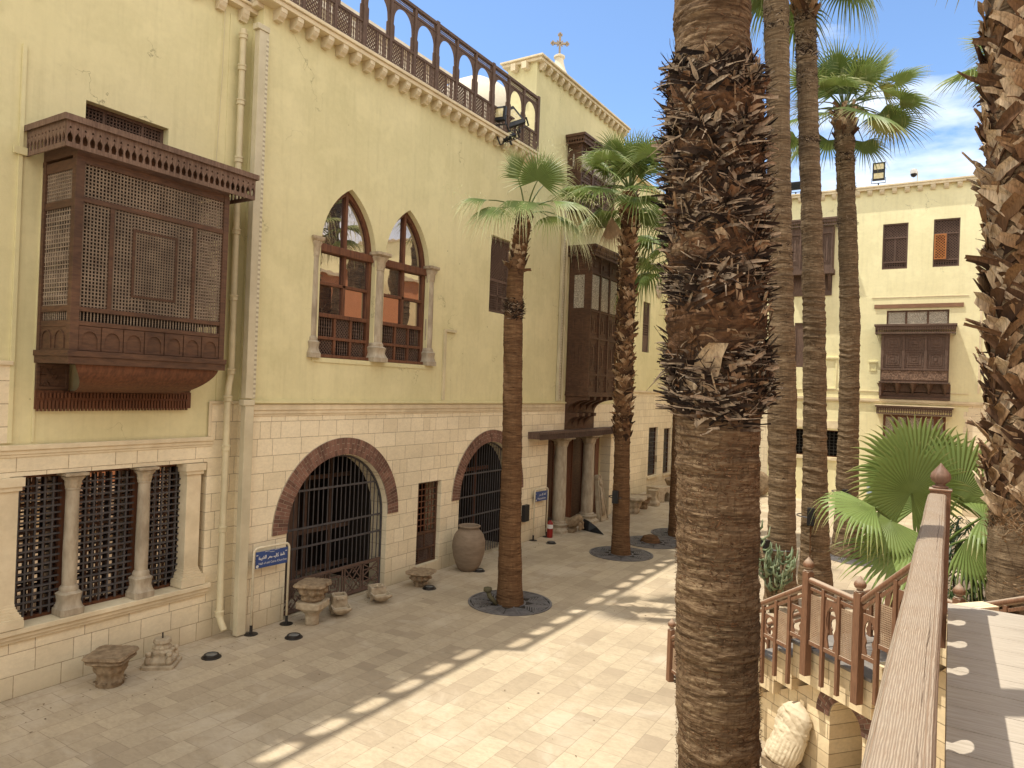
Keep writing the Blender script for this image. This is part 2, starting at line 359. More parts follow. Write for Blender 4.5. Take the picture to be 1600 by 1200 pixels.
# foreground handrail: weathered, rippled grain along the length with splits
def weathered():
    n = NT('weathered_handrail'); v = n.coord()
    # ripples of grain crossing the rail
    dv = n.coord((11, 2.2, 11)); wv = n.new('ShaderNodeTexWave'); wv.wave_type = 'BANDS'; wv.bands_direction = 'X'
    n.put(wv.inputs['Vector'], n.coord((1, .09, 1), rot=(0,0,R(1)))); wv.inputs['Scale'].default_value = 52; wv.inputs['Distortion'].default_value = 5.5; wv.inputs['Detail'].default_value = 4; wv.inputs['Detail Scale'].default_value = 1.6
    g = wv.outputs['Fac']; fine = n.noise(n.coord((60, 4, 60)), 4, 6, .7)
    col = n.mix(n.rng(g, .1, .9), (.35,.275,.20), (.205,.155,.108)); col = n.mix(n.rng(fine, .45, .75), col, (.22,.145,.095))
    gr = n.rng(n.noise(v, 2.4, 5, .6), .4, .65); col = n.mix(n.math('MULTIPLY', gr, .45), col, (.31,.26,.205))
    o = n.sep(v); cx = n.math('ADD', o[0], n.math('MULTIPLY', n.math('SUBTRACT', n.noise(n.coord((1,1,1)), 3.5, 5), .5), .022))
    ck = n.rng(n.math('ABSOLUTE', n.math('SUBTRACT', cx, .034)), .0006, .0022, 1, 0); ck = n.math('MULTIPLY', ck, n.rng(n.noise(n.coord(loc=(2,0,0)), 2.6, 6, .7), .40, .62))
    col = n.mix(ck, col, (.06,.035,.02))
    ln = n.rng(n.math('ABSOLUTE', n.math('SUBTRACT', n.math('ABSOLUTE', n.math('ADD', o[0], .004)), .052)), .0008, .0025, .7, 0); col = n.mix(ln, col, (.2,.13,.08))
    h = n.math('SUBTRACT', n.math('ADD', n.math('MULTIPLY', g, .9), n.math('MULTIPLY', fine, .7)), n.math('MULTIPLY', ck, 2)); h = n.math('SUBTRACT', h, ln)
    return n.done(col, .78, n.bump(h, .5, .0035), .25)
WR = weathered()
def railwood(name, top, side):
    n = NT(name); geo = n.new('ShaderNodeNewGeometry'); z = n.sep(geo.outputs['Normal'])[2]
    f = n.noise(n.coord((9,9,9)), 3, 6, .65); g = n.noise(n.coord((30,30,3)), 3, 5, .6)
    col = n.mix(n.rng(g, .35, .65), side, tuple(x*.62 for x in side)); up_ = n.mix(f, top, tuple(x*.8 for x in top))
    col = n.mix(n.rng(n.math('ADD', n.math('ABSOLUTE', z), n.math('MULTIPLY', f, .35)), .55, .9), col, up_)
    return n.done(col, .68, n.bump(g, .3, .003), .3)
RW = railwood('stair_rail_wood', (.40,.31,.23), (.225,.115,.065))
RWL = mat('pale_turned_wood', (.46,.33,.22), (.34,.23,.15), .7, 6)
DECK = mat('deck_board', (.46,.41,.34), (.35,.305,.245), .8, 3, (1.5,14,1), .45, 12, .004, stain=.18)
BARK = None
def bark(name, c1, c2, c3, zs=26, xs=3, lit=.5):
    n = NT(name); v = n.coord((xs, xs, zs)); a = n.noise(v, 1, 7, .72, .6); b = n.noise(n.coord((9,9,1.6)), 1.2, 3, .6); fib = n.noise(n.coord((38,38,5)), 1, 4, .7)
    col = n.ramp(a, [(.30, c3), (.47, c2), (.64, c1)]); col = n.mix(n.rng(b, .42, .62, 0, .7), col, c2)
    bd = n.noise(n.coord((.5,.5,7)), 1, 4, .6, .4); bd = n.rng(n.math('ABSOLUTE', n.math('SUBTRACT', bd, .5)), 0, .035, .6, 0); col = n.mix(bd, col, c3)
    col = n.mix(n.rng(fib, .55, .72, 0, .6), col, c3); return n.done(col, .92, n.bump(n.math('ADD', a, n.math('MULTIPLY', fib, .6)), .9, .015), .1)
BK1 = bark('main_bark', (.29,.21,.125), (.14,.09,.052), (.036,.022,.013), 60, 7)
BK2 = bark('palm_bark', (.29,.215,.135), (.145,.10,.06), (.042,.028,.018), 34, 4)
BK3 = bark('brown_palm_bark', (.21,.125,.065), (.12,.066,.034), (.04,.022,.013), 34, 4)
def bootm(name, c1, c2, c3, edge):
    n = NT(name); r = n.attr('rnd'); col = n.ramp(r, [(0, c3), (.35, c2), (.7, c1), (1, edge)])
    f = n.noise(n.coord((45,45,7)), 1, 5, .7); col = n.mix(n.rng(f, .42, .68, 0, .65), col, c3)
    return n.done(col, .85, n.bump(f, .6, .006), .15)
BK4 = bark('fibrous_orange_bark', (.17,.092,.045), (.085,.046,.025), (.022,.014,.01), 24, 14)
BT1 = bootm('dark_leaf_bases', (.19,.10,.05), (.085,.045,.024), (.018,.012,.009), (.50,.39,.26))
BT2 = bootm('tan_leaf_bases', (.27,.155,.075), (.14,.075,.04), (.03,.017,.011), (.62,.48,.32))
BT3 = bootm('shaggy_fibre', (.06,.038,.026), (.028,.018,.013), (.009,.006,.005), (.42,.33,.24))
def leafm(name, c1, c2, tip, thr=.62):
    n = NT(name); u = n.attr('rnd'); f = n.noise(n.coord(), 4, 4)
    col = n.mix(f, c1, c2); col = n.mix(1, col, n.ramp(u, [(0, .50), (.16, .95), (.34, 1.12), (1, 1.12)]), 'MULTIPLY'); col = n.mix(n.rng(u, thr, 1.0), col, tip)  # on fans this ramp paints fold shading: dark mid ribs, lighter edges
    n.done(col, .45, None, .35); tr = n.new('ShaderNodeBsdfTranslucent'); n.put(tr.inputs[0], n.mix(.4, col, (.30,.36,.09))); ms = n.new('ShaderNodeMixShader'); ms.inputs[0].default_value = .25
    n.t.links.new(n.b.outputs[0], ms.inputs[1]); n.t.links.new(tr.outputs[0], ms.inputs[2]); n.t.links.new(ms.outputs[0], n.t.nodes['Material Output'].inputs[0]); return n.m
LF1 = leafm('palm_leaf', (.15,.205,.05), (.10,.15,.038), (.52,.50,.25), .5)
LF4 = leafm('pale_edged_palm_leaf', (.15,.205,.06), (.11,.16,.045), (.66,.64,.38), .42)
LF2 = leafm('young_palm_leaf', (.19,.25,.07), (.125,.185,.045), (.46,.35,.17), .70)
LF3 = leafm('yellowing_palm_leaf', (.16,.19,.045), (.30,.24,.05), (.45,.36,.13), .5)
LFD = mat('dead_leaf', (.32,.21,.12), (.22,.14,.08), .85)
LFS = leafm('shrub_leaf', (.035,.065,.022), (.025,.045,.015), (.08,.12,.04))
LFE = leafm('succulent_green', (.20,.26,.15), (.15,.20,.11), (.30,.34,.22))
# ---------------------------------------------------------------- wooden lattice, fringe, columns
def lattice_bead(mb, x0, x1, z0, z1, y, p, k=.40, rod=.16):
    nx = max(1, int(round((x1-x0)/p))); nz = max(1, int(round((z1-z0)/p))); px = (x1-x0)/nx; pz = (z1-z0)/nz; r = k*min(px, pz); t = rod*min(px,pz)
    X, Z = np.meshgrid(x0 + px*(np.arange(nx)+.5), z0 + pz*(np.arange(nz)+.5)); c = np.stack([X.ravel(), np.full(X.size, y), Z.ravel()], 1)
    oc = np.array([(1,0,0),(-1,0,0),(0,1,0),(0,-1,0),(0,0,1),(0,0,-1)])*r; vs = (c[:,None,:] + oc[None]).reshape(-1,3)
    tri = [(0,3,4),(3,1,4),(1,2,4),(2,0,4),(3,0,5),(1,3,5),(2,1,5),(0,2,5)]
    b = mb.n; mb.v.append(vs); mb.n += len(vs)
    for i in range(len(c)): mb.p += [(b+6*i+a, b+6*i+d, b+6*i+e) for a, d, e in tri]
    for i in range(nx): x = x0+px*(i+.5); mb.box(x-t, x+t, y-t, y+t, z0, z1)
    for i in range(nz): z = z0+pz*(i+.5); mb.box(x0, x1, y-t, y+t, z-t, z+t)
def lattice_diag(mb, x0, x1, z0, z1, y, p, w):
    W_, H_ = x1-x0, z1-z0
    for sgn in (1, -1):
        k = -H_
        while k < W_:
            a = max(0, k); b = min(W_, k + H_)
            if b - a > .01:
                za, zb = a - k, b - k
                if sgn < 0: za, zb = H_ - za, H_ - zb
                mb.bar((x0+a, y + sgn*w*.2, z0+za), (x0+b, y + sgn*w*.2, z0+zb), w, w*.7, (0,1,0))
            k += p
def lattice_bars(mb, x0, x1, z0, z1, y, px, pz, w, d=None):
    d = d or w; nx = int(round((x1-x0)/px)); nz = int(round((z1-z0)/pz))
    for i in range(1, nx): x = x0+(x1-x0)*i/nx; mb.box(x-w/2, x+w/2, y-d/2, y+d/2, z0, z1)
    for i in range(1, nz): z = z0+(z1-z0)*i/nz; mb.box(x0, x1, y-d*.7, y+d*.7, z-w/2, z+w/2)
def spindles(mb, x0, x1, z0, z1, y, n, r, seg=6):
    H_ = z1-z0
    for i in range(n):
        x = x0+(x1-x0)*(i+.5)/n
        pr = [(.5,0),(.5,.06),(.9,.1),(.45,.15),(.8,.3),(.45,.42),(1,.5),(.45,.58),(.8,.7),(.45,.85),(.9,.9),(.5,.94),(.5,1)]
        mb.lathe(x, y, [(r*a, z0+H_*b) for a, b in pr], seg)
def frame(mb, x0, x1, z0, z1, y0, y1, w):
    mb.box(x0, x1, y0, y1, z0, z0+w); mb.box(x0, x1, y0, y1, z1-w, z1); mb.box(x0, x0+w, y0, y1, z0+w, z1-w); mb.box(x1-w, x1, y0, y1, z0+w, z1-w)
def fringe(mb, a, b, z0, z1, p, th=.018):
    """carved pendant boards between plan points a and b (x,y), with spade-shaped openings and a bottom batten"""
    a = Vector((a[0], a[1], 0)); b = Vector((b[0], b[1], 0)); L = (b-a).length; d = (b-a)/L; nrm = Vector((d.y, -d.x, 0)); H_ = z1-z0
    n = max(1, int(round(L/p))); p = L/n; t = MB(); hs = []
    for i in range(n):
        c = p*(i+.5); w = p*.40
        hs.append([(c-w*.7, z0+H_*.09), (c+w*.7, z0+H_*.09), (c+w, z0+H_*.27), (c+w*.8, z0+H_*.38), (c+w*.25, z0+H_*.47), (c, z0+H_*.57), (c-w*.25, z0+H_*.47), (c-w*.8, z0+H_*.38), (c-w, z0+H_*.27)])
        hs.append([(c-w*.45, z0+H_*.64), (c+w*.45, z0+H_*.64), (c+w*.3, z0+H_*.71), (c, z0+H_*.74), (c-w*.3, z0+H_*.71)])
    t.plate([(0,z0),(L,z0),(L,z1),(0,z1)], hs, 0, th)
    V = np.concatenate(t.v); out = np.stack([a.x + d.x*V[:,0] - nrm.x*V[:,1], a.y + d.y*V[:,0] - nrm.y*V[:,1], V[:,2]], 1)
    mb.add(out, t.p)
def canopy_parts(par, x0, x1, yf, z0, z1, p, over=.03, left=True, right=True, m=WDG):
    """roof board + fringe round three sides; yf = front y (negative)"""
    r = MB(); r.box(x0-over, x1+over, yf-over, -.002, z1, z1+.045); r.box(x0-over-.01, x1+over+.01, yf-over-.012, yf-over, z1-.02, z1+.06)
    r.box(x0-over-.012, x0-over, yf-over, -.002, z1-.02, z1+.06); r.box(x1+over, x1+over+.012, yf-over, -.002, z1-.02, z1+.06)
    r.box(x0, x1, yf, yf+.02, z0-.02, z0+.012); r.box(x0, x0+.02, yf+.02, -.003, z0-.02, z0+.012); r.box(x1-.02, x1, yf+.02, -.003, z0-.02, z0+.012)
    c = r.build('canopy', m, par)
    f = MB(); fringe(f, (x0, yf), (x1, yf), z0+.012, z1, p); f.build('carved_fringe', m, c)
    f = MB(); fringe(f, (x0, -.003), (x0, yf+.03), z0+.012, z1, p); f.build('carved_fringe', m, c)
    f = MB(); fringe(f, (x1, yf+.03), (x1, -.003), z0+.012, z1, p); f.build('carved_fringe', m, c)
    return c
def panel_relief(mb, x0, x1, z0, z1, y, lv=3, st=.012):
    """concentric rectangular mouldings"""
    w = x1-x0; h = z1-z0; k = min(w, h)/(2*lv+1.2)
    for i in range(lv):
        a = k*i; frame(mb, x0+a, x1-a, z0+a, z1-a, y-st*(1+.5*(i%2)), y, k*.42)
    a = k*lv; mb.box(x0+a, x1-a, y-st*1.8, y, z0+a, z1-a)
def column_parts(par, x, y, z0, z1, r, base=.28, cap=.2, m=COL, name='column', n=20):
    c = MB(); hb, hc = base, cap; H_ = z1-z0
    c.lathe(x, y, [(r, z0+hb), (r*1.04, z0+hb+H_*.2), (r*.98, z0+H_*.6), (r*.93, z1-hc-.03), (r*1.05, z1-hc-.02), (r*1.05, z1-hc)], n)
    o = c.build(name, m, par, smooth=True, auto=40)
    b = MB(); b.lathe(x, y, [(r*1.75, z0), (r*1.75, z0+hb*.22), (r*1.6, z0+hb*.25), (r*1.35, z0+hb*.45), (r*1.45, z0+hb*.6), (r*1.6, z0+hb*.72), (r*1.25, z0+hb*.8), (r*1.3, z0+hb*.92), (r*1.05, z0+hb)], 24, [9,9,8,6,5,4,2.5,2,2]); b.build('base', m, o, smooth=True, auto=40)
    k = MB(); k.lathe(x, y, [(r*1.0, z1-hc), (r*1.12, z1-hc*.8), (r*1.1, z1-hc*.55), (r*1.45, z1-hc*.3), (r*1.3, z1-hc*.25), (r*1.7, z1-hc*.16), (r*1.7, z1)], 32, [2,2,2.3,3,4,8,8], 8, .07); k.build('capital', CARV2 if m is COL else m, o, smooth=True, auto=50)
    return o

# ---------------------------------------------------------------- eroded stone pieces
def stone(levels, n=72, sub=6, amp=.01, freq=9, flute=0, fl=0, seed=0, leaf=0, x=0, y=0, ca=0):
    """levels: (half size, z, squareness). superellipse sections, sub-divided, leaf lobes and erosion noise"""
    Z = []; L = levels
    for i in range(len(L)-1):
        for k in range(sub): t = k/sub; Z.append([L[i][j]*(1-t)+L[i+1][j]*t for j in range(3)])
    Z.append(list(L[-1])); Z = np.array(Z); T = 2*PI*(np.arange(n)+.5)/n
    c, s_ = np.cos(T), np.sin(T); e = Z[:,2][:,None]
    m = Z[:,0][:,None] / ((np.abs(c)[None]**e + np.abs(s_)[None]**e)**(1/e))
    z0, z1 = Z[0,1], Z[-1,1]; zz = (Z[:,1][:,None]-z0)/(z1-z0)
    if leaf: m = m*(1 + leaf*np.sin(zz*PI)*(np.abs(np.sin(T[None]*4+ (zz>.5)*.4))-.5) + leaf*.6*np.sin(zz*PI*5)*np.sin(zz*PI))
    if flute: m = m*(1+fl*np.cos(flute*T)[None])
    P = np.stack([m*c[None], m*s_[None], np.repeat(Z[:,1][:,None], n, 1)], 2)
    d = fbm(P*freq + seed*3.7, 5)*amp*2 ; d2 = fbm(P*freq*.35+seed, 3)*amp*2.2
    P[...,:2] *= (1 + (d+d2)/np.maximum(m, .03))[...,None]; P[...,2] += d*.5*(zz>.02)
    ca, sa = math.cos(ca), math.sin(ca); P = np.stack([x + P[...,0]*ca-P[...,1]*sa, y + P[...,0]*sa+P[...,1]*ca, P[...,2]], 2)
    mb = MB(); K = len(Z); idx = np.arange(K*n).reshape(K, n); nx_ = np.roll(idx, -1, 1)
    mb.addq(P.reshape(-1,3), np.stack([idx[:-1], nx_[:-1], nx_[1:], idx[1:]], 2).reshape(-1,4))
    # caps as fans
    b = mb.n; mb.v.append(np.array([P[0].mean(0), P[-1].mean(0)])); mb.n += 2
    for k in range(n): mb.p.append((b, (k+1)%n, k)); mb.p.append((b+1, (K-1)*n+k, (K-1)*n+(k+1)%n))
    return mb

# ---------------------------------------------------------------- palms
def path_at(path, z):
    zs = [p[2] for p in path]; return np.stack([np.interp(z, zs, [p[i] for p in path]) for i in (0,1,3)], -1)
def trunk_mb(path, nth, dz, ring=.01, fine=.006, rz=7, seed=0, z0=None, z1=None, lump=.02):
    z0 = path[0][2] if z0 is None else z0; z1 = path[-1][2] if z1 is None else z1
    Z = np.arange(z0, z1+dz, dz); A = path_at(path, Z); T = 2*PI*np.arange(nth)/nth
    c, s_ = np.cos(T), np.sin(T); r = A[:,2][:,None]
    P = np.stack([A[:,0][:,None]+r*c, A[:,1][:,None]+r*s_, np.repeat(Z[:,None], nth, 1)], 2)
    warp = (vn(np.stack([c*1.6+5, s_*1.6+5, c*0+seed], 1))[None]-.5)*.10
    rn = vn(np.stack([np.zeros_like(P[...,2]), np.zeros_like(P[...,2])+seed, (P[...,2]+warp)*rz], 2))
    rg = np.abs(rn-.5)*2
    Q = np.stack([c[None]*2.2+P[...,2]*0, s_[None]*2.2+P[...,2]*0, P[...,2]*34], 2)
    fr = fbm(Q+seed, 4)
    Q2 = np.stack([c[None]*9+P[...,2]*0, s_[None]*9+P[...,2]*0, P[...,2]*60], 2); fr2 = fbm(Q2+seed, 3)
    lp = fbm(P*2.2+seed, 3)
    m = ring*(1-rg*1.6) + fine*2*fr + fine*1.6*fr2 + lump*lp
    P[...,0] += m*c; P[...,1] += m*s_
    mb = MB(); K = len(Z); idx = np.arange(K*nth).reshape(K, nth); nx_ = np.roll(idx, -1, 1)
    mb.addq(P.reshape(-1,3), np.stack([idx[:-1], nx_[:-1], nx_[1:], idx[1:]], 2).reshape(-1,4)); return mb
def flakes(path, Z, T, length, width, out, skew, curl, seed, thick=0, sink=.01, taper=.5, st=5, rag=.0, zdir=1):
    """curved woody strips on a trunk. All arguments are arrays over flakes. Returns MB, rnd."""
    N = len(Z); r_ = np.random.default_rng(seed); A = path_at(path, Z); mb = MB(); V = []; Rn = []
    s = np.linspace(0, 1, st)[None,:]
    cols = 3; cu = np.array([-1, 0, 1.])
    nr = np.sqrt(1+skew**2)[:,None]; tl = skew[:,None]*s*length[:,None]/nr
    th = T[:,None] + tl/A[:,2][:,None]
    rad = A[:,2][:,None] - sink + out[:,None]*s**1.4
    up_ = zdir*length[:,None]*(s*np.sqrt(np.maximum(0, 1-np.minimum(.95, out/length)[:,None]**2*.6)) - curl[:,None]*s**3)/np.maximum(1, nr*.8)
    w = width[:,None]*(1-taper*s**1.2)*(1+rag*(r_.random((N, st))-.5))
    vs = []
    for j in cu:
        dth = j*w/ A[:,2][:,None]*.5/nr
        rj = rad - (.28*w*(s) - .03*w)*(1-abs(j)) if True else rad
        jitter = 0 if j == 0 else (r_.random((N, st))-.5)*rag*width[:,None]*.4
        cx = A[:,0][:,None] + rj*np.cos(th+dth); cy = A[:,1][:,None] + rj*np.sin(th+dth); cz = Z[:,None] + up_ - j*skew[:,None]*w*.5/nr + jitter
        vs.append(np.stack([cx, cy, cz], -1))
    G = np.stack(vs, 2)  # N,st,3,3
    per = st*3; base = np.arange(N)*per; q = []
    for i in range(st-1):
        for j in range(2): q.append((i*3+j, i*3+j+1, (i+1)*3+j+1, (i+1)*3+j))
    q = np.array(q)
    rn = np.clip(r_.random(N)[:,None] + .35*(s-.5) + .0, 0, 1); rn = np.repeat(rn[:,:,None], 3, 2)
    if thick:
        c0 = A[:,None,None,:2]*0 + np.stack([A[:,0], A[:,1]], -1)[:,None,None,:]
        d = G[...,:2]-c0; ln = np.linalg.norm(d, axis=-1, keepdims=True); B = G.copy(); B[...,:2] = c0 + d*(1-thick/ln)
        V = np.concatenate([G.reshape(N, per, 3), B.reshape(N, per, 3)], 1).reshape(-1,3)
        qq = np.concatenate([q, q[:,::-1]+per]); e = (st-1)*3
        side = [(i*3, (i+1)*3, (i+1)*3+per, i*3+per) for i in range(st-1)] + [((i+1)*3+2, i*3+2, i*3+2+per, (i+1)*3+2+per) for i in range(st-1)] + [(e, e+1, e+1+per, e+per), (e+1, e+2, e+2+per, e+1+per)]
        qq = np.concatenate([qq, np.array(side)]); base = np.arange(N)*per*2
        rnv = np.concatenate([rn.reshape(N, per), rn.reshape(N, per)], 1).ravel()
    else:
        V = G.reshape(-1,3); qq = q; rnv = rn.ravel()
    Q = (qq[None] + base[:,None,None]).reshape(-1,4); mb.addq(V, Q); return mb, rnv
def merge(parts):
    m = MB(); rn = []
    for mb, r in parts:
        V = np.concatenate(mb.v); m.v.append(V)
        if mb.q: m.q.append(np.concatenate(mb.q)+m.n)
        m.p += [tuple(i+m.n for i in f) for f in mb.p]; m.n += len(V); rn.append(r)
    return m, np.concatenate(rn)
def boots(path, z0, z1, rows, per, L, w, out, seed, skew=.9, thick=.012, jit=.35, curl=.15):
    r_ = np.random.default_rng(seed); Z = []; T = []; SK = []
    for i in range(rows):
        z = z0+(z1-z0)*i/rows
        for k in range(per):
            Z.append(z + r_.normal()*.3*(z1-z0)/rows); T.append(2*PI*(k+.5*(i%2))/per + r_.normal()*jit*.4); SK.append((1 if (i+k)%2 else -1)*skew*(.3+.7*r_.random()))
    N = len(Z); Z = np.array(Z); T = np.array(T); SK = np.array(SK)
    return flakes(path, Z, T, L*(.7+.6*r_.random(N)), w*(.7+.6*r_.random(N)), out*(.35+1.1*r_.random(N)**1.6), SK, curl*(r_.random(N)-.2), seed+1, thick, rag=.5, taper=.55)
def shag(path, z0, z1, N, L, w, out, seed, skew=2.5, spread=1.0, thick=0, bands=None):
    r_ = np.random.default_rng(seed)
    if bands: b = np.array(bands); Z = b[r_.integers(0, len(b), N)] + r_.normal(size=N)*spread
    else: Z = z0+(z1-z0)*r_.random(N)
    T = 2*PI*r_.random(N)
    if bands: Z = Z + .05*np.sin(T*2+Z*3) + .035*np.sin(T*5+Z*9)
    return flakes(path, Z, T, L*(.4+1.2*r_.random(N)), w*(.4+1.2*r_.random(N)), out*(.1+1.3*r_.random(N)**1.5), skew*r_.normal(size=N), .9*(r_.random(N)-.35), seed+1, thick, rag=.9, taper=.75, sink=0)
def fan_leaf(acc, hub, axis, normal, Rr, span=150, n=34, droop=.5, split=.5, fold=.42, tipdroop=.6, seed=0, rnd0=0., up_curl=0):
    """costapalmate fan: hub point, axis = direction of the central segment, normal = upper side"""
    r_ = random.Random(seed); hub = Vector(hub); ax = Vector(axis).normalized(); nm = Vector(normal); nm = (nm - ax*nm.dot(ax)).normalized(); sd_ = ax.cross(nm)
    st = [0, .2, split*.75, split, split+(1-split)*.33, split+(1-split)*.68, 1.0]; m = len(st); g = Vector((0,0,-1)); da = R(span*2)/n
    vs = []; fs = []; rn = []
    for k in range(n):
        a = -R(span) + da*(k+.5); ln = Rr*(1 - .22*(abs(a)/PI)**1.5)*(.93+.12*r_.random()); tw = (r_.random()-.5)*.22; dr = tipdroop*(.6+.9*r_.random())
        for i, t in enumerate(st):
            rr_ = ln*t; hw = math.tan(da/2)*rr_ if t <= split else math.tan(da/2)*ln*split*max(.03, (1-(t-split)/(1-split)))*.9
            hw = min(hw, ln*.06)
            aa = a + tw*max(0, t-split)
            d = ax*math.cos(aa) + sd_*math.sin(aa)
            p = hub + d*rr_ + nm*(up_curl*rr_*abs(math.sin(a))) + g*(droop*ln*t*t*.5)
            if t > split: q = (t-split)/(1-split); p = p + g*(dr*ln*.35*q**1.8) - d*(dr*ln*.12*q**2)
            e = (ax*-math.sin(aa) + sd_*math.cos(aa)); fz = nm*(fold*hw*1.6)
            vs += [p - e*hw - fz*.6, p + fz, p + e*hw - fz*.6]; q_ = r_.random()*.1; rn += [min(1, rnd0 + max(0, t-.3)*1.05 + q_ + .22), min(1, rnd0 + max(0, t-.3)*1.05 + q_), min(1, rnd0 + max(0, t-.3)*1.05 + q_ + .22)]  # edge values raised over the mid line: fold shading painted as stripes
        b = k*m*3
        for i in range(m-1):
            for j in (0,1): fs.append((b+i*3+j, b+i*3+j+1, b+(i+1)*3+j+1, b+(i+1)*3+j))
    mb = MB(); mb.addq(np.array([tuple(v) for v in vs]), np.array(fs)); acc.append((mb, np.array(rn)))
def petiole(acc, a, b, w0, w1, sag=.1, rn=.1):
    a = Vector(a); b = Vector(b); L = (b-a).length; P = []
    for i in range(6): t = i/5; P.append(a.lerp(b, t) + Vector((0,0,sag*L*math.sin(PI*t))))
    mb = MB(); mb.tube(P, [w0+(w1-w0)*i/5 for i in range(6)], 5); acc.append((mb, np.full(mb.n, rn)))
def crown(c, Rr, plen, N, seed, up_frac=.35, n=30, droop=.35, tip=.7, threads=0):
    """washingtonia crown as one merged mesh; returns MB, rnd"""
    r_ = random.Random(seed); acc = []; c = Vector(c)
    for i in range(N):
        f = (i+.5)/N; az_ = i*2.39996 + r_.random()*.5; el = R(82) - R(118)*f**1.15 + R(r_.uniform(-8, 8))
        d = Vector((math.cos(az_)*math.cos(el), math.sin(az_)*math.cos(el), math.sin(el)))
        pl = plen*(.75+.5*r_.random())*(.7+.5*min(1, f*1.6)); hub = c + d*pl*1.0 + Vector((0,0,-.12*pl*f))
        petiole(acc, c + d*.08, hub, .022, .012, .10)
        nm = Vector((0,0,1)) - d*.2 + Vector((r_.uniform(-.4,.4), r_.uniform(-.4,.4), 0))
        if el > R(55): nm = Vector((-d.x, -d.y, .5)) + Vector((r_.uniform(-.8,.8), r_.uniform(-.8,.8), 0))
        ax = (d + Vector((0,0,-.25*f))).normalized()
        fan_leaf(acc, hub, ax, nm, Rr*(.85+.3*r_.random()), span=r_.uniform(95,135), n=n, droop=droop*(.2+1.1*f), tipdroop=tip*(.3+1.1*f), split=r_.uniform(.34,.46), seed=seed*100+i, rnd0=.0 if r_.random() > .12 else .12)
        for k in range(threads):
            a0 = hub + ax*Rr*r_.uniform(.3,.7) + Vector((r_.uniform(-1,1), r_.uniform(-1,1), r_.uniform(-.4,.4)))*Rr*.3; L = r_.uniform(.15,.5)
            P = [a0 + Vector((math.sin(t*3+k)*.04*t, math.cos(t*2.3+i)*.05*t, -L*t*t*1.0 + .1*t)) for t in (0,.33,.66,1)]
            mb = MB(); mb.tube(P, .0022, 3, cap=False); acc.append((mb, np.full(mb.n, 1.0)))
    return merge(acc)
# ================================================================ SETTING: ground
g = MB(); g.addq([(-160,-120,0),(160,-120,0),(160,240,0),(-160,240,0)], [(0,1,2,3)])
gr = g.build('ground', mat('dusty_ground', (.42,.35,.25), (.34,.28,.2)), loc=(0,0,-.004)); gr['kind'] = 'structure'
g = MB(); g.addq([(-13,-10,0),(14,-10,0),(14,34.3,0),(-13,34.3,0)], [(0,1,2,3)])
pv = g.build('paving', PAVE); pv['kind'] = 'structure'

# ================================================================ LEFT WING (in front of which the big oriel hangs)
def corbels(par, xs, zt, d=.2, w=.135, h=.2, rear=False):
    mb = MB()
    prof = [(0, 0), (-d, 0), (-d, -h*.38), (-d*.93, -h*.45), (-d*.93, -h*.5), (-d*.8, -h*.72), (-d*.55, -h*.9), (-d*.5, -h), (0, -h)]
    n = len(prof); vs = [(-w/2, y, z) for y, z in prof] + [(w/2, y, z) for y, z in prof]
    mb.add(vs, [tuple(range(n)), tuple(reversed(range(n, 2*n)))] + [(i, i+n, (i+1)%n+n, (i+1)%n) for i in range(n)])
    o = None
    for x in xs:
        if o is None: o = mb.build('corbel', TRIM, par); q = o
        else: q = o.copy(); C.objects.link(q)
        q.location = Vector(OFF.get(par.name, (0,0,0))) + Vector((x, -.002, zt))
def shell(par, x0, x1, z, depth, m=PL, t=.4, z0=0, inner=DARK):
    """side, back walls and roof closing the building behind its facade"""
    mb = MB(); mb.box(x0, x0+.3, t, depth, z0, z-.3); mb.box(x1-.3, x1, t, depth, z0, z-.3); mb.box(x0+.3, x1-.3, depth-.3, depth, z0, z-.3); mb.build('side_and_back_walls', m, par)
    mb = MB(); mb.box(x0, x1, t+.002, depth, z-.3, z-.05); mb.build('roof', CORK, par)
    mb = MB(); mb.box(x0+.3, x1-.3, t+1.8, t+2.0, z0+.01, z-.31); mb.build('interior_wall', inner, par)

LW = thing('stone_and_plaster_building', 'yellow plaster building wing at the left edge, with carved wooden bay above three grilled openings', 'building', (-10.8,3,0), 90, off=(-3,0,0))
w = MB(); w.plate([(-9,3.44),(8.6,3.44),(8.6,11.0),(-9,11.0)], [[(5.42,7.5),(6.70,7.5),(6.70,8.45),(5.42,8.45)],[(1.0,7.5),(2.2,7.5),(2.2,8.45),(1.0,8.45)]], 0, .4)
w.box(7.74, 8.2, -.012, -.002, 4.02, 10.8); w.build('plaster_wall', PL, LW)
w = MB(); w.plate([(-9,0),(8.6,0),(8.6,3.44),(-9,3.44)], [[(4.62,.95),(7.62,.95),(7.62,3.04),(4.62,3.04)],[(-1,.95),(2.2,.95),(2.2,3.04),(-1,3.04)]], -.02, .4)
w.box(7.66, 8.5, -.022, -.003, 3.44, 4.03); w.box(-9, 4.57, -.022, -.003, 3.5, 4.55); w.build('stone_base', STB, LW)
w = MB()
w.box(-9, 7.7, -.075, -.022, 3.40, 3.47); w.box(-9, 7.7, -.05, -.021, 3.34, 3.40); w.box(-9, 7.7, -.035, -.0205, 3.30, 3.34)
w.box(7.60, 7.66, -.045, -.023, 3.47, 4.05); w.box(7.60, 8.2, -.05, -.023, 4.03, 4.08)
w.box(-9, 4.60, -.055, -.004, 4.55, 4.61); w.build('string_course', TRIM, LW, bevel=.008)
w = MB(); w.box(4.57, 4.62, -.03, -.003, 3.5, 8.9); w.box(4.87, 4.90, -.018, -.003, 3.5, 7.3); w.box(4.5,4.66,-.06,-.031,7.4,7.5); w.build('plaster_strip', PL, LW)
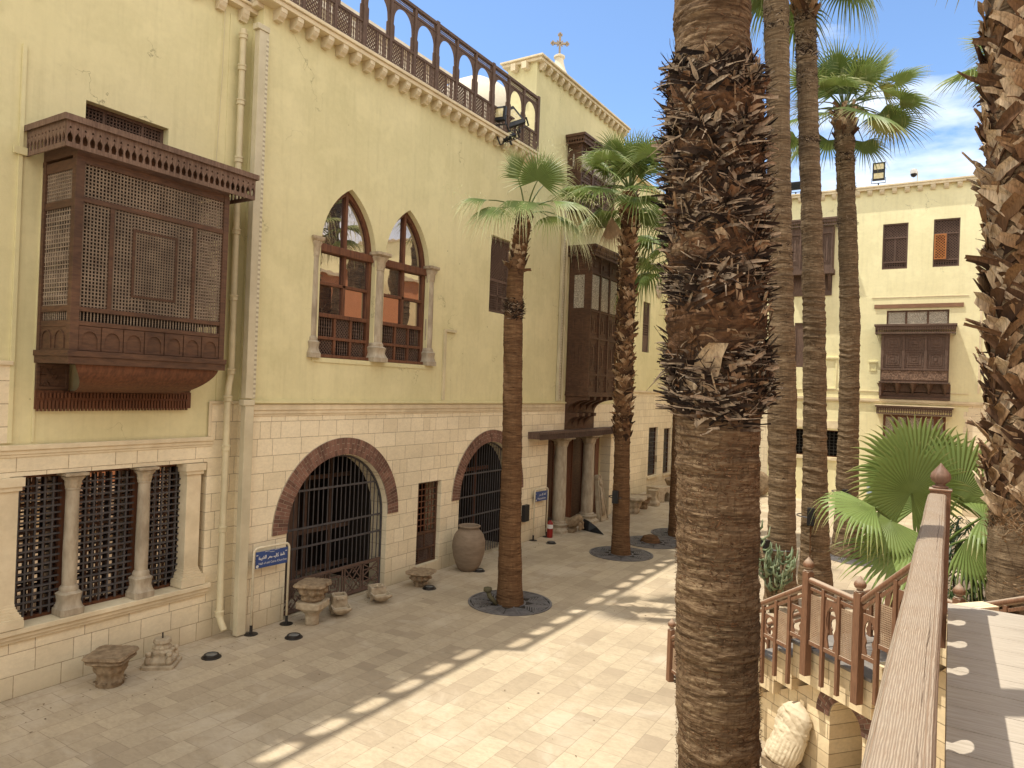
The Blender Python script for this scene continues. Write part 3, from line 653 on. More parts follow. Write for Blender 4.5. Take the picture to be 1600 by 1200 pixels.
w = MB(); w.box(-9, 8.42, -.14, .5, 10.94, 11.03); w.box(-9, 8.42, -.18, .5, 11.03, 11.08); w.build('cornice', TRIM, LW, bevel=.01)
corbels(LW, [7.96-.45*i for i in range(10)], 10.938, .14)
shell(LW, -9, 8.19, 11.0, 6)
# grilled three-bay opening
wi = MB(); frame(wi, 4.64, 7.60, .97, 3.03, .20, .27, .05)
for x in (5.42, 6.50): wi.box(x-.04, x+.04, .20, .28, 1.02, 2.98)
wo = wi.build('grilled_window', WDR, LW)
gm = MB()
for a, b in ((4.70,5.37),(5.47,6.45),(6.55,7.54)): lattice_bars(gm, a, b, 1.03, 2.97, .15, .12, .103, .024)
gm.build('iron_grille', IRON, wo)
gm = MB()
for a, b in ((4.70,5.37),(5.47,6.45),(6.55,7.54)): lattice_bars(gm, a, b, 1.03, 2.97, .245, .17, .42, .03, .02)
gm.build('wooden_muntins', WD, wo)
gm = MB(); gm.addq([(4.66,.30,1.0),(7.58,.30,1.0),(7.58,.30,3.0),(4.66,.30,3.0)], [(0,1,2,3)]); gm.build('pane', GLS, wo)
for x in (5.47, 6.55): column_parts(LW, x, -.05+.09, .98, 3.03, .095, .42, .22, COL, 'window_column')
def pilaster(par, x0, x1, y0, y1, z0, z1):
    mb = MB(); w_ = (x1-x0); cx = (x0+x1)/2
    mb.box(x0, x1, y0, y1, z0+.32, z1-.18)
    for k in range(7):
        t = k/6; e = .085*(1-t)**1.6; mb.box(x0-e, x1+e, y0-e, y1, z0+.10+.22*t*.99, z0+.10+.22*min(1, t+1/6)-.001 if k < 6 else z0+.322)
    mb.box(x0-.09, x1+.09, y0-.09, y1, z0, z0+.10)
    mb.box(x0-.03, x1+.03, y0-.03, y1, z1-.18, z1-.12); mb.box(x0-.055, x1+.055, y0-.055, y1, z1-.12, z1)
    return mb.build('pilaster', TRIM, par, bevel=.006)
pilaster(LW, 7.24, 7.50, -.04, .18, .985, 3.03); pilaster(LW, 4.36, 4.72, -.06, .18, .985, 3.03)
w = MB(); w.box(2.3, 7.70, -.14, .195, .90, .975); w.box(2.3, 7.68, -.10, -.021, .83, .90); w.box(2.3, 7.66, -.07, -.021, .78, .83); w.build('window_sill', TRIM, LW, bevel=.008)
# small upper lattice windows half hidden by the canopy
for a, b in ((5.42,6.70),(1.0,2.2)):
    mb = MB(); frame(mb, a, b, 7.5, 8.45, .14, .2, .05); mb.box(a+.32, a+.36, .15, .19, 7.55, 8.4); mb.box(b-.36, b-.32, .15, .19, 7.55, 8.4); mb.box(a, b, .15, .19, 7.98, 8.02); o = mb.build('lattice_window', WDG, LW)
    mb = MB(); lattice_bead(mb, a+.05, b-.05, 7.55, 8.4, .17, .052); mb.build('lattice', WDG, o)
    mb = MB(); mb.box(a, b, .3, .32, 7.5, 8.45); mb.build('window_shade_back', DARK, o)  # dark sheet added behind the lattice to stand for room shade
# big oriel (mashrabiya)
ZL, ZH, YF = 4.78, 7.38, -.90
OR = MB(); a, b = 4.88, 7.22
for x0, x1 in ((a, a+.11), (b-.09, b)): OR.box(x0, x1, YF, YF+.1, ZL, ZH)
OR.box(a, a+.07, -.09, -.003, ZL, ZH); OR.box(b-.07, b, -.09, -.003, ZL, ZH)
OR.box(a+.11, b-.09, YF+.01, YF+.08, 7.34, ZH)
for z0, z1 in ((6.77,6.84),(5.31,5.37),(5.12,5.18),(7.28,7.34)): OR.box(a+.11, b-.09, YF+.012, YF+.075, z0, z1)
for z0, z1 in ((6.70,6.80),(5.30,5.38),(5.10,5.18),(7.20,7.34)):
    OR.box(a+.012, a+.06, YF+.1, -.09, z0, z1); OR.box(b-.06, b-.012, YF+.1, -.09, z0, z1)
OR.box(5.36, 5.415, YF+.014, YF+.07, 5.37, 6.77); OR.box(6.62, 6.67, YF+.014, YF+.07, 5.37, 6.77)
frame(OR, 5.69, 6.37, 5.58, 6.55, YF+.018, YF+.06, .035)
# apron with blind arches
OR.box(a+.11, b-.09, YF+.03, YF+.07, ZL, 5.12); OR.box(a+.02, a+.05, YF+.1, -.09, ZL, 5.10); OR.box(b-.05, b-.02, YF+.1, -.09, ZL, 5.10)
for i in range(7):
    cx = a+.11 + (b-a-.2)*(i+.5)/7; ou = [(cx-.145, ZL+.005), (cx+.145, ZL+.005), (cx+.145, 5.11), (cx-.145, 5.11)]
    inn = [(cx-.105, ZL+.03), (cx+.105, ZL+.03), (cx+.105, 4.93)] + [(cx+.105*math.cos(t)*(1-.08*(k%2)), 4.93+.115*math.sin(t)) for k, t in enumerate([PI*q/12 for q in range(1,12)])] + [(cx-.105, 4.93)]
    OR.plate(ou, [inn], YF+.012, YF+.031)
for i in range(2):
    cy = YF+.1 + .7*(i+.5)/2 + .02
    for t in range(12):
        t0, t1 = PI*t/12, PI*(t+1)/12; OR.bar((a+.012, cy+.12*math.cos(t0), 4.93+.12*math.sin(t0)), (a+.012, cy+.12*math.cos(t1), 4.93+.12*math.sin(t1)), .014, .014)
    for s_ in (-1, 1): OR.bar((a+.012, cy+s_*.12, ZL+.03), (a+.012, cy+s_*.12, 4.93), .014, .014)
OR.box(a-.03, b+.03, YF-.035, -.003, 4.70, ZL-.002); OR.box(a-.015, b+.015, YF-.02, -.003, 4.60, 4.70)
oriel = OR.build('wooden_oriel', WD, LW, bevel=.004)
mb = MB()
lattice_bead(mb, a+.11, b-.09, 6.84, 7.28, YF+.04, .0475); lattice_bead(mb, a+.11, 5.36, 5.37, 6.77, YF+.04, .0475)
lattice_bead(mb, 5.415, 5.69, 5.37, 6.77, YF+.04, .0475); lattice_bead(mb, 6.37, 6.62, 5.37, 6.77, YF+.04, .0475)
lattice_bead(mb, 5.69, 6.37, 6.55, 6.77, YF+.04, .0475); lattice_bead(mb, 5.69, 6.37, 5.37, 5.58, YF+.04, .0475)
lattice_bead(mb, 5.725, 6.335, 5.615, 6.515, YF+.035, .040, .46); lattice_bead(mb, 6.67, b-.09, 5.37, 6.77, YF+.04, .0475)
mb.build('lattice_panel', WDL, oriel)
mb = MB(); spindles(mb, a+.12, b-.10, 5.18, 5.31, YF+.045, 46, .014); mb.build('spindle_row', WDL, oriel)
for sx in (a+.036, b-.036):
    t = MB(); lattice_bead(t, -.80, -.09, 6.80, 7.20, 0, .048); 
    for k in range(22): t.box(-.80, -.09, -.008, .008, 5.385+.06*k, 5.40+.06*k)
    spindles(t, -.80, -.09, 5.38, 6.70, 0, 11, .02); spindles(t, -.80, -.09, 5.18, 5.30, 0, 14, .012)
    V = np.concatenate(t.v); t.v = [np.stack([sx - V[:,1], V[:,0], V[:,2]], 1)]; t.build('side_lattice', WDL, oriel)
mb = MB(); mb.box(a+.01, b-.01, YF+.005, -.004, 7.381, 7.745); mb.build('head_board', WD, oriel)
mb = MB(); mb.box(a+.12, b-.12, -.35, -.33, 4.8, 7.3); mb.box(a+.2, a+.21, -.8, -.1, 4.8, 7.3); mb.build('shade_lining', DARK, oriel)  # near-black sheets added inside; the oriel's inner shade is painted
canopy_parts(oriel, 4.67, 7.58, -1.05, 7.42, 7.75, .093, m=WDF)
# bracket: coved underside, carved spandrels, fringed back board
mb = MB(); nS = 12; vs = []; fs = []
for i in range(nS+1):
    t = PI/2*i/nS; y = -.06 - .80*math.cos(t)**.9 if i < nS else -.06; z = 4.598 - .40*math.sin(t); ins = .30*(math.sin(t)**1.3)
    vs += [(a+.10+ins*.9, y, z), (b-.06-ins*1.1, y, z)]
for i in range(nS): fs.append((2*i, 2*i+2, 2*i+3, 2*i+1))
mb.addq(vs, fs)
mb.box(a-.0, b+.02, -.055, -.003, 3.96, 4.22)
for k in range(46): mb.box(a+.02+k*.05, a+.045+k*.05, -.085, -.056, 4.115, 4.19); mb.box(a+.01+k*.05, a+.038+k*.05, -.08, -.056, 3.93, 4.08)
mb.build('coved_bracket', WDR, oriel)
for sx in (0, 1):
    mb = MB()
    x0, x1 = (a-.0, a+.42) if sx == 0 else (b-.42, b+.0)
    mb.box(x0, x1, -.05, -.003, 4.221, 4.595)
    frame(mb, x0+.0, x1-.0, 4.24, 4.595, -.075, -.051, .035)
    for q in range(18):
        xx = x0+.06+random.random()*.30; zz = 4.29+random.random()*.26; an = random.choice((0, PI/3, -PI/3)); L = .04
        mb.bar((xx-L*math.cos(an), -.053, zz-L*math.sin(an)), (xx+L*math.cos(an), -.053, zz+L*math.sin(an)), .008, .01)
    mb.build('carved_spandrel', WD, oriel)
# drain pipe and square gutter in the corner
def pipe(par, pts, r, cols, m=PIPE, name='drainpipe', n=12):
    mb = MB(); mb.tube(pts, r, n); o = mb.build(name, m, par, smooth=True, auto=50)
    for (x, y, z) in cols: mb = MB(); mb.lathe(x, y, [(r*1.05, z-.07), (r*1.28, z-.065), (r*1.28, z), (r*1.45, z+.005), (r*1.45, z+.03), (r*1.05, z+.035)], n); mb.build('pipe_collar', m, o, smooth=True, auto=30)
    return o
pipe(LW, [(7.90,-.16,10.55),(7.91,-.16,6.2),(7.92,-.16,4.6),(7.91,-.16,4.5),(7.86,-.19,4.36),(7.84,-.2,4.22),(7.84,-.2,.42),(7.84,-.24,.30),(7.85,-.33,.16)], .055,
     [(7.9,-.16,10.45),(7.9,-.16,9.9),(7.9,-.16,9.3),(7.905,-.16,8.3),(7.91,-.16,7.05),(7.915,-.16,5.9),(7.92,-.16,4.62),(7.84,-.2,4.15),(7.84,-.2,3.3),(7.84,-.2,1.9),(7.84,-.2,.44)])
mb = MB(); mb.tube([(7.62,-.03,10.95),(7.60,-.04,9.6),(7.55,-.03,8.0)], .007, 5); mb.build('hanging_cable', PIPE, LW)

# ================================================================ MAIN WING
MW = thing('arcaded_building', 'long yellow plaster building with twin pointed windows above brick-arched gates and a wooden doorway', 'building', (-10.5,16,0), 90, off=(-16,0,0))
TW = [pointed(9.73, 11.28, 4.95, 7.12, 8.42), pointed(11.56, 13.10, 4.95, 7.12, 8.42)]
def rect(x0, x1, z0, z1): return [(x0,z0),(x1,z0),(x1,z1),(x0,z1)]
def archo(x0, x1, z0, zs, n=20):
    r = (x1-x0)/2; return [(x0,z0),(x1,z0)] + arc((x0+x1)/2, zs, r, 0, 180, n)
G1, G2 = (9.14, 11.92, 1.62), (14.62, 17.42, 1.62)
CH0, CH1 = 17.72, 24.2
uph = TW + [rect(15.66, 16.72, 6.5, 8.55)]
w = MB(); w.plate([(8.2,4.03),(17.72,4.03),(17.72,11.1),(8.2,11.1)], uph, 0, .4); w.build('plaster_wall', PL, MW)
w = MB(); w.plate([(17.724,4.03),(24.2,4.03),(24.2,14.0),(17.724,14.0)], [], 0, 1.0)
w.build('tall_plaster_wall', PL, MW)
gates = [archo(G1[0], G1[1], .004, G1[2]), archo(G2[0], G2[1], .004, G2[2]), rect(12.98, 13.86, .24, 2.19), rect(19.2, 23.95, .004, 3.02)]
w = MB(); w.plate([(8.2,.0),(24.2,.0),(24.2,4.03),(8.2,4.03)], gates, -.01, .45); w.build('stone_base', STB, MW)
# string course
w = MB(); w.box(8.2, 20.15, -.05, -.002, 4.04, 4.13); w.box(8.2, 20.15, -.10, -.051, 4.06, 4.10); w.build('string_course', PL, MW)
w = MB(); w.box(8.2, 20.15, -.06, -.0105, 3.93, 4.035); w.box(8.2, 20.15, -.04, -.0105, 3.86, 3.93); w.box(8.2, 20.15, -.025, -.0105, 3.82, 3.86); w.build('stone_moulding', TRIM, MW, bevel=.006)
w = MB(); w.box(8.05, 17.72, -.24, .5, 11.1, 11.19); w.box(8.0, 17.72, -.28, .5, 11.19, 11.26); w.box(8.05, 8.2, .0, .5, 11.02, 11.1); w.build('cornice', TRIM, MW, bevel=.012)
corbels(MW, [8.46+.378*i for i in range(25)], 11.098, .22)
w = MB(); w.box(17.62, 24.2, -.2, 1.15, 14.0, 14.09); w.box(17.56, 24.2, -.26, 1.2, 14.09, 14.15); w.build('upper_cornice', TRIM, MW, bevel=.012)
corbels(MW, [17.9+.38*i for i in range(17)], 13.998, .18)
w = MB()
for yy in (.25, .62): w.box(17.5, 17.722, yy, yy+.16, 13.8, 13.998)
w.build('side_corbels', TRIM, MW)
shell(MW, 8.21, 17.72, 11.05, 8); shell(MW, 17.73, 24.2, 11.0, 8)
w = MB(); w.box(17.415, 17.419, .452, 2.5, 0, 3.54); w.box(12.0, 12.06, .452, 2.5, 0, 3.54); w.box(14.4, 14.46, .452, 2.5, 0, 3.54); w.box(9.0, 9.06, .452, 2.5, 0, 3.54); w.box(8.45, 24.0, .46, 6.0, 3.55, 3.7); w.build('floor_and_shade_partitions', DARK, MW)  # floor slab, plus dark partitions added as shade inside the gates
# slim square gutter at the corner with the left wing, and the second gutter by the tall oriel
def gutter(par, x, z0, z1, w=.20, d=.13, dots=True):
    mb = MB(); mb.box(x-w/2, x+w/2, -d-.012, -.012, z0, z1); mb.box(x-w/2-.05, x+w/2, -d-.03, -.012, z1, z1+.10)
    o = mb.build('square_gutter', GUT, par, bevel=.008)
    mb = MB(); k = z0+.2
    if dots: mb.box(x+w/2-.055, x+w/2-.005, -d-.0145, -d-.0122, z0+.02, z1-.1)
    if dots: mb.build('perforated_strip', PERF, o)
    return o
n_ = NT('perforated_metal'); v_ = n_.coord((18, 18, 12)); o_ = n_.sep(v_); f_ = n_.math('FRACT', o_[2]); f2_ = n_.math('GREATER_THAN', f_, .55)
PERF = n_.done(n_.mix(f2_, (.60,.55,.40), (.36,.32,.23)), .6)
gutter(MW, 8.12, 4.14, 10.55); gutter(MW, 8.12, .02, 4.02, .18, .12, False); gutter(MW, 19.62, 4.14, 10.9, .12, .1)
pipe(MW, [(19.86,-.06,9.2),(19.86,-.06,4.14)], .04, [(19.86,-.06,5.4)], name='drainpipe')
mb = MB(); mb.box(13.72, 13.79, -.05, -.002, 4.14, 5.8); mb.box(13.72, 14.2, -.055, -.002, 5.8, 5.86); mb.box(13.79, 13.84, -.028, -.002, 4.14, 5.78); mb.build('conduit', PIPE, MW)
# brick arches
def brick_arch(par, x0, x1, zs, t, y0, y1, leg, m=BRK, rowz=.07):
    cx = (x0+x1)/2; r0 = (x1-x0)/2; r1 = r0+t; mb = MB(); rn = []; n = int(PI*(r0+t/2)/rowz)
    mb2 = MB(); ou = [(cx-r1, leg), (cx-r0, leg)] + list(reversed(arc(cx, zs, r0, 0, 180, 40)))
    def brick(pts):
        b = mb.n; vs = [(x, y0-.004, z) for x, z in pts] + [(x, y1, z) for x, z in pts]; mb.addq(vs, [(0,1,2,3),(0,4,5,1),(1,5,6,2),(2,6,7,3),(3,7,4,0)]); rn.extend([random.random()]*8)
    for i in range(n):
        a0 = PI*(i+.06)/n; a1 = PI*(i+.94)/n
        cuts = (r0, r0+t*.66, r1) if i % 2 else (r0, r0+t*.34, r1)
        for j in range(2):
            ra, rb = cuts[j]+(.006 if j else 0), cuts[j+1]-(.006 if j == 0 else 0)
            brick([(cx+ra*math.cos(a0), zs+ra*math.sin(a0)), (cx+rb*math.cos(a0), zs+rb*math.sin(a0)), (cx+rb*math.cos(a1), zs+rb*math.sin(a1)), (cx+ra*math.cos(a1), zs+ra*math.sin(a1))])
    o = mb.build('brick_arch', m, par, rnd=rn)
    q = MB(); N_ = 40; vs = []; fs = []
    for i in range(N_+1):
        a_ = PI*i/N_; vs += [(cx+(r0-.001)*math.cos(a_), y0, zs+(r0-.001)*math.sin(a_)), (cx+(r1+.002)*math.cos(a_), y0, zs+(r1+.002)*math.sin(a_)), (cx+(r0-.001)*math.cos(a_), y1, zs+(r0-.001)*math.sin(a_)), (cx+(r1+.002)*math.cos(a_), y1, zs+(r1+.002)*math.sin(a_))]
    for i in range(N_): b_ = 4*i; fs += [(b_, b_+1, b_+5, b_+4), (b_+2, b_+6, b_+7, b_+3), (b_, b_+4, b_+6, b_+2), (b_+1, b_+3, b_+7, b_+5)]
    q.addq(vs, fs); q.build('mortar', MORT, o)
    return o
brick_arch(MW, G1[0]-.005, G1[1]+.005, G1[2], .34, -.035, .30, 1.62)
brick_arch(MW, G2[0]-.005, G2[1]+.005, G2[2], .32, -.035, .30, 1.62)
def star_panel(mb, x0, x1, z0, z1, y, kind):
    frame(mb, x0, x1, z0, z1, y-.012, y+.012, .03); cx, cz = (x0+x1)/2, (z0+z1)/2; w_ = (x1-x0)/2-.03; h_ = (z1-z0)/2-.03
    def B(a, b, t=.022): mb.bar((a[0], y, a[1]), (b[0], y, b[1]), t, .018, (0,1,0))
    if kind == 0:
        B((cx-w_, cz-h_), (cx+w_, cz+h_)); B((cx-w_, cz+h_), (cx+w_, cz-h_)); B((cx, cz-h_), (cx-w_, cz)); B((cx, cz-h_), (cx+w_, cz)); B((cx, cz+h_), (cx-w_, cz)); B((cx, cz+h_), (cx+w_, cz))
        B((cx-w_*.5, cz-h_), (cx, cz-h_*.5)); B((cx+w_*.5, cz+h_), (cx, cz+h_*.5)); B((cx-w_, cz+h_*.5), (cx-w_*.5, cz)); B((cx+w_, cz-h_*.5), (cx+w_*.5, cz))
    elif kind == 1:
        for s_ in (.33, .66): frame(mb, cx-w_*s_, cx+w_*s_, cz-h_*s_, cz+h_*s_, y-.01, y+.01, .02)
        B((cx-w_, cz-h_*.5), (cx-w_*.33, cz-h_*.5)); B((cx+w_, cz+h_*.5), (cx+w_*.33, cz+h_*.5)); B((cx-w_*.5, cz+h_), (cx-w_*.5, cz+h_*.33)); B((cx+w_*.5, cz-h_), (cx+w_*.5, cz-h_*.33)); B((cx-w_*.33, cz+h_*.33), (cx+w_*.33, cz-h_*.33))
    else:
        for k in (-.5, .5):
            B((cx-w_, cz+h_*(k-.5)), (cx+w_, cz+h_*(k+.5))); B((cx-w_, cz+h_*(k+.5)), (cx+w_, cz+h_*(k-.5))); B((cx-w_, cz+h_*k), (cx+w_, cz+h_*k))
def iron_gate(par, x0, x1, zs, zb, y, name='iron_gate', bars=22, kinds=(0,2,1,0,2), rails=(.62,1.25,1.62,2.35)):
    cx = (x0+x1)/2; r = (x1-x0)/2-.03; mb = MB()
    def top(x): d = r*r-(x-cx)**2; return zs+math.sqrt(max(0, d))
    for i in range(bars+1):
        x = cx-r+2*r*i/bars; t = top(x); 
        if t > zb+.05: mb.bar((x, y, zb), (x, y, t), .016, .016, (0,1,0))
    for z in rails:
        hw = r if z <= zs else math.sqrt(max(0, r*r-(z-zs)**2)); mb.box(cx-hw, cx+hw, y-.018, y-.004, z-.02, z+.02)
    P = [(cx-r, y, .03), (cx-r, y, zs)] + [(cx+r*math.cos(t), y, zs+r*math.sin(t)) for t in [PI-PI*k/24 for k in range(25)]] + [(cx+r, y, .03)]
    for p, q in zip(P, P[1:]): mb.bar(p, q, .035, .035, (0,1,0))
    o = mb.build(name, IRON, par)
    if zb > .1:
        mb = MB(); mb.box(cx-r, cx+r, y-.025, y+.02, zb-.05, zb); mb.box(cx-r, cx+r, y-.025, y+.02, .03, .07); n = len(kinds); 
        for i, k in enumerate(kinds):
            a_ = cx-r+2*r*i/n+.02; b_ = cx-r+2*r*(i+1)/n-.02; star_panel(mb, a_, b_, .07, zb-.05, y, k)
        mb.build('geometric_panel', WDG, o)
    return o
iron_gate(MW, G1[0], G1[1], G1[2], .66, .13)
iron_gate(MW, G2[0], G2[1], G2[2], .05, .13, bars=24, rails=(.55,1.1,1.62,2.2), kinds=())
mb = MB()
for x in (10.0, 10.7, 11.4): mb.box(x-.03, x+.03, 1.2, 1.27, .0, 3.0)
for z in (.35, 1.2, 2.35): mb.box(9.1, 12.0, 1.18, 1.24, z, z+.09)
mb.box(9.3, 10.2, .9, 1.1, 0, 2.2); mb.build('inner_timber_frame', WDG, MW)
mb = MB()
for x in (15.2, 16.0, 16.8): mb.box(x-.03, x+.03, 1.0, 1.07, .0, 3.0)
mb.box(14.6, 17.5, .98, 1.04, 2.1, 2.2); mb.build('inner_timber_frame', WDR, MW)
# small grille + lattice window between the gates
mb = MB(); frame(mb, 12.98, 13.86, .24, 2.19, .10, .17, .05); mb.box(13.03, 13.81, .10, .16, .93, .99); mb.box(13.03, 13.81, .10, .16, .57, .61); mb.box(13.40, 13.44, .10, .16, .61, .93)
mb.box(13.19, 13.22, .10, .16, .29, .57); mb.box(13.62, 13.65, .10, .16, .29, .57); o = mb.build('grille_window', WD, MW)
mb = MB(); lattice_bars(mb, 13.03, 13.81, .99, 2.14, .13, .13, .145, .022); mb.build('bar_grille', WDR, o)
mb = MB(); lattice_bead(mb, 13.03, 13.40, .61, .93, .13, .033); lattice_bead(mb, 13.44, 13.81, .61, .93, .13, .033); lattice_bead(mb, 13.22, 13.62, .29, .57, .13, .033); lattice_bars(mb, 13.03, 13.19, .29, .57, .13, .05, .05, .014); lattice_bars(mb, 13.65, 13.81, .29, .57, .13, .05, .05, .014); mb.build('lattice', WDG, o)
# twin pointed windows
for wi_, (x0, x1) in enumerate(((9.73, 11.28), (11.56, 13.10))):
    mb = MB(); Y0 = .15; X0, X1 = x0-.0, x1+.0; cx = (x0+x1)/2
    for a_, b_ in ((X0, X0+.10), (X1-.10, X1)): mb.box(a_, b_, Y0-.04, Y0+.05, 4.95, 7.05)
    mb.box(cx-.035, cx+.035, Y0-.03, Y0+.04, 5.80, 7.05); mb.box(X0+.1, X1-.1, Y0-.03, Y0+.04, 6.40, 6.46); mb.box(X0, X1, Y0-.09, Y0+.05, 7.05, 7.20)
    mb.box(X0+.1, X1-.1, Y0-.06, Y0+.045, 5.76, 5.84); mb.box(X0+.1, X1-.1, Y0-.05, Y0+.04, 5.32, 5.38); mb.box(X0, X1, Y0-.12, Y0+.04, 4.955, 5.02)
    for k in (1, 2): xx = X0+.1+(X1-X0-.2)*k/3; mb.box(xx-.03, xx+.03, Y0-.045, Y0+.035, 5.02, 5.76)
    mb.box(cx-.035, cx+.035, Y0-.03, Y0+.04, 7.20, 8.36)
    P = pointed(x0, x1, 7.19, 7.2, 8.42)[2:]; I = [(cx+(p[0]-cx)*.86, 7.2+(p[1]-7.2)*.90) for p in P]
    n = len(P); vs = [(p[0], Y0-.02, p[1]) for p in P] + [(p[0], Y0-.02, p[1]) for p in I] + [(p[0], Y0+.05, p[1]) for p in I]
    mb.addq(vs, [(i, i+n, i+n+1, i+1) for i in range(n-1)] + [(i+n, i+2*n, i+2*n+1, i+n+1) for i in range(n-1)])
    o = mb.build('pointed_window', WDR, MW, bevel=.004)
    mb = MB(); k3 = (X1-X0-.2)/3
    for r_, (z0, z1) in enumerate(((5.02, 5.32), (5.38, 5.76))):
        for c_ in range(3):
            a_ = X0+.1+k3*c_+.035; b_ = X0+.1+k3*(c_+1)-.035
            if (r_+c_) % 2: spindles(mb, a_, b_, z0, z1, Y0, 6, .022)
            else: lattice_diag(mb, a_, b_, z0, z1, Y0, .075, .02)
    mb.build('turned_wood_panel', WDG, o)
    for a_, b_, z0, z1, tl in ((X0+.1, cx-.035, 5.84, 6.40, .004), (cx+.035, X1-.1, 5.84, 6.40, -.006), (X0+.1, cx-.035, 6.46, 7.05, -.01), (cx+.035, X1-.1, 6.46, 7.05, .012)):
        mb = MB(); mb.addq([(a_, Y0+.02+tl, z0), (b_, Y0+.02-tl, z0), (b_, Y0+.025-tl, z1), (a_, Y0+.025+tl, z1)], [(0,1,2,3)]); mb.build('pane', GLS, o)
    mb = MB(); mb.addq([(x0+.02, Y0+.03, 7.2), (x1-.02, Y0+.03, 7.2), (x1-.02, Y0+.035, 8.4), (x0+.02, Y0+.035, 8.4)], [(0,1,2,3)]); mb.build('pane', GLS, o)
for x, r_c in ((9.62,.085), (11.42,.125), (13.20,.10)): column_parts(MW, x, .05, 4.94, 7.28, r_c, .42, .36, COL, 'window_column', 18)
mb = MB(); mb.box(9.6, 13.3, -.02, .18, 4.86, 4.945); mb.build('window_sill', PL, MW)
# narrow lattice window right of them
mb = MB(); frame(mb, 15.68, 16.70, 6.52, 8.53, .08, .15, .06); mb.box(15.74, 16.64, .09, .14, 7.35, 7.42); mb.box(15.74, 16.64, .09, .14, 6.95, 7.0); mb.box(16.17, 16.21, .09, .14, 6.58, 7.35); o = mb.build('lattice_window', WDG, MW)
mb = MB(); lattice_diag(mb, 15.74, 16.64, 7.42, 8.47, .115, .09, .025); lattice_bead(mb, 15.74, 16.17, 7.0, 7.35, .115, .06); lattice_bead(mb, 16.21, 16.64, 7.0, 7.35, .115, .06); lattice_bead(mb, 15.74, 16.64, 6.58, 6.95, .115, .06, .3); mb.build('lattice', WDG, o)
mb = MB(); mb.box(15.66, 16.72, .3, .32, 6.5, 8.55); mb.build('window_shade_back', DARK, o)  # near-black backing; the shade behind this lattice is in its colour
# tall oriel over the doorway
def oriel2(par, x0, x1, yf, z0, z1, zc, zb, stucco_h=(.30,.85), nb=3, bracket=True, fr=.09):
    mb = MB(); H_ = z1-z0; nx = nb
    mb.box(x0, x1, yf+.05, -.003, z0, z1); mb.box(x0+.01, x1-.01, yf+.052, -.004, z1+.001, zc-.01)   # closed timber core
    for x in [x0 + (x1-x0)*k/nx for k in range(nx+1)]: mb.box(max(x0-.01, x-.05), min(x1+.01, x+.05), yf, yf+.049, z0, z1)
    mb.box(x0-.02, x1+.02, yf-.03, -.003, z0-.08, z0-.001); mb.box(x0-.04, x1+.04, yf-.05, -.003, z0-.14, z0-.081)
    zz = [z0, z0+H_*.13, z0+H_*.40, z0+H_*.60, z0+H_*.88, z1]
    for z in zz[1:-1]: mb.box(x0+.05, x1-.05, yf+.004, yf+.048, z-.03, z+.03); mb.box(x0-.008, x0-.001, yf+.05, -.01, z-.03, z+.03)
    for k in range(nx):
        a_ = x0+(x1-x0)*k/nx+.06; b_ = x0+(x1-x0)*(k+1)/nx-.06
        for i in (0, 1, 2): panel_relief(mb, a_, b_, zz[i]+.04, zz[i+1]-.04, yf+.048, 2 if i != 1 else 3)
        panel_relief(mb, a_, b_, zz[4]+.04, zz[5]-.04, yf+.048, 1)
    o = mb.build('wooden_oriel', WD, par)
    for i, lv in ((0,2),(1,3),(2,2),(4,1)):
        t = MB(); panel_relief(t, yf+.12, -.08, zz[i]+.05, zz[i+1]-.05, 0, lv); V = np.concatenate(t.v); t.v = [np.stack([x0 + V[:,1]-.0005, -V[:,0]+(yf+.04), V[:,2]], 1)]; t.build('side_panel', WD, o)
    mb = MB()
    for k in range(nx):
        a_ = x0+(x1-x0)*k/nx+.08; b_ = x0+(x1-x0)*(k+1)/nx-.08; mb.box(a_, b_, yf+.03, yf+.0495, zz[3]+.06, zz[4]-.06)
    mb.box(x0-.012, x0-.001, yf+.25, -.2, zz[3]+.08, zz[4]-.08); mb.build('stucco_pane', STUC, o)
    canopy_parts(o, x0-.14, x1+.14, yf-.14, z1+.0, zc, fr, m=WD)
    if bracket:
        mb = MB(); H2 = z0-.141-zb; mb.box(x0+.02, x1-.02, -.06, -.003, zb, z0-.142)
        for row, (zt, dep, n) in enumerate(((z0-.142, -yf, 5), (z0-.142-H2*.5, -yf*.55, 4))):
            for k in range(n):
                xx = x0+.1+(x1-x0-.2)*k/(n-1) if row == 0 else x0+.1+(x1-x0)*.6*k/(n-1)
                P = [(-.06, zt), (-dep, zt), (-dep*.98, zt-H2*.10)] + [(-.06-(dep-.06)*(1-math.sin(t)), zt-H2*.10-H2*.38*(1-math.cos(t))) for t in [PI/2*q/6 for q in range(1,7)]]
                vs = [(xx-.08, y, z) for y, z in P] + [(xx+.08, y, z) for y, z in P]; m_ = len(P)
                mb.add(vs, [tuple(range(m_)), tuple(reversed(range(m_, 2*m_)))] + [(i, i+m_, (i+1)%m_+m_, (i+1)%m_) for i in range(m_)])
        mb.build('bracket', WD, o)
    return o
oriel2(MW, 20.22, 22.35, -.80, 4.45, 8.75, 9.02, 3.22)
mb = MB(); mb.box(19.75, 22.5, -.45, -.003, 10.15, 10.25)
o = oriel2(MW, 19.8, 22.4, -.5, 10.3, 12.2, 12.42, 9.6, bracket=False); mb.build('oriel_shelf', WD, MW)
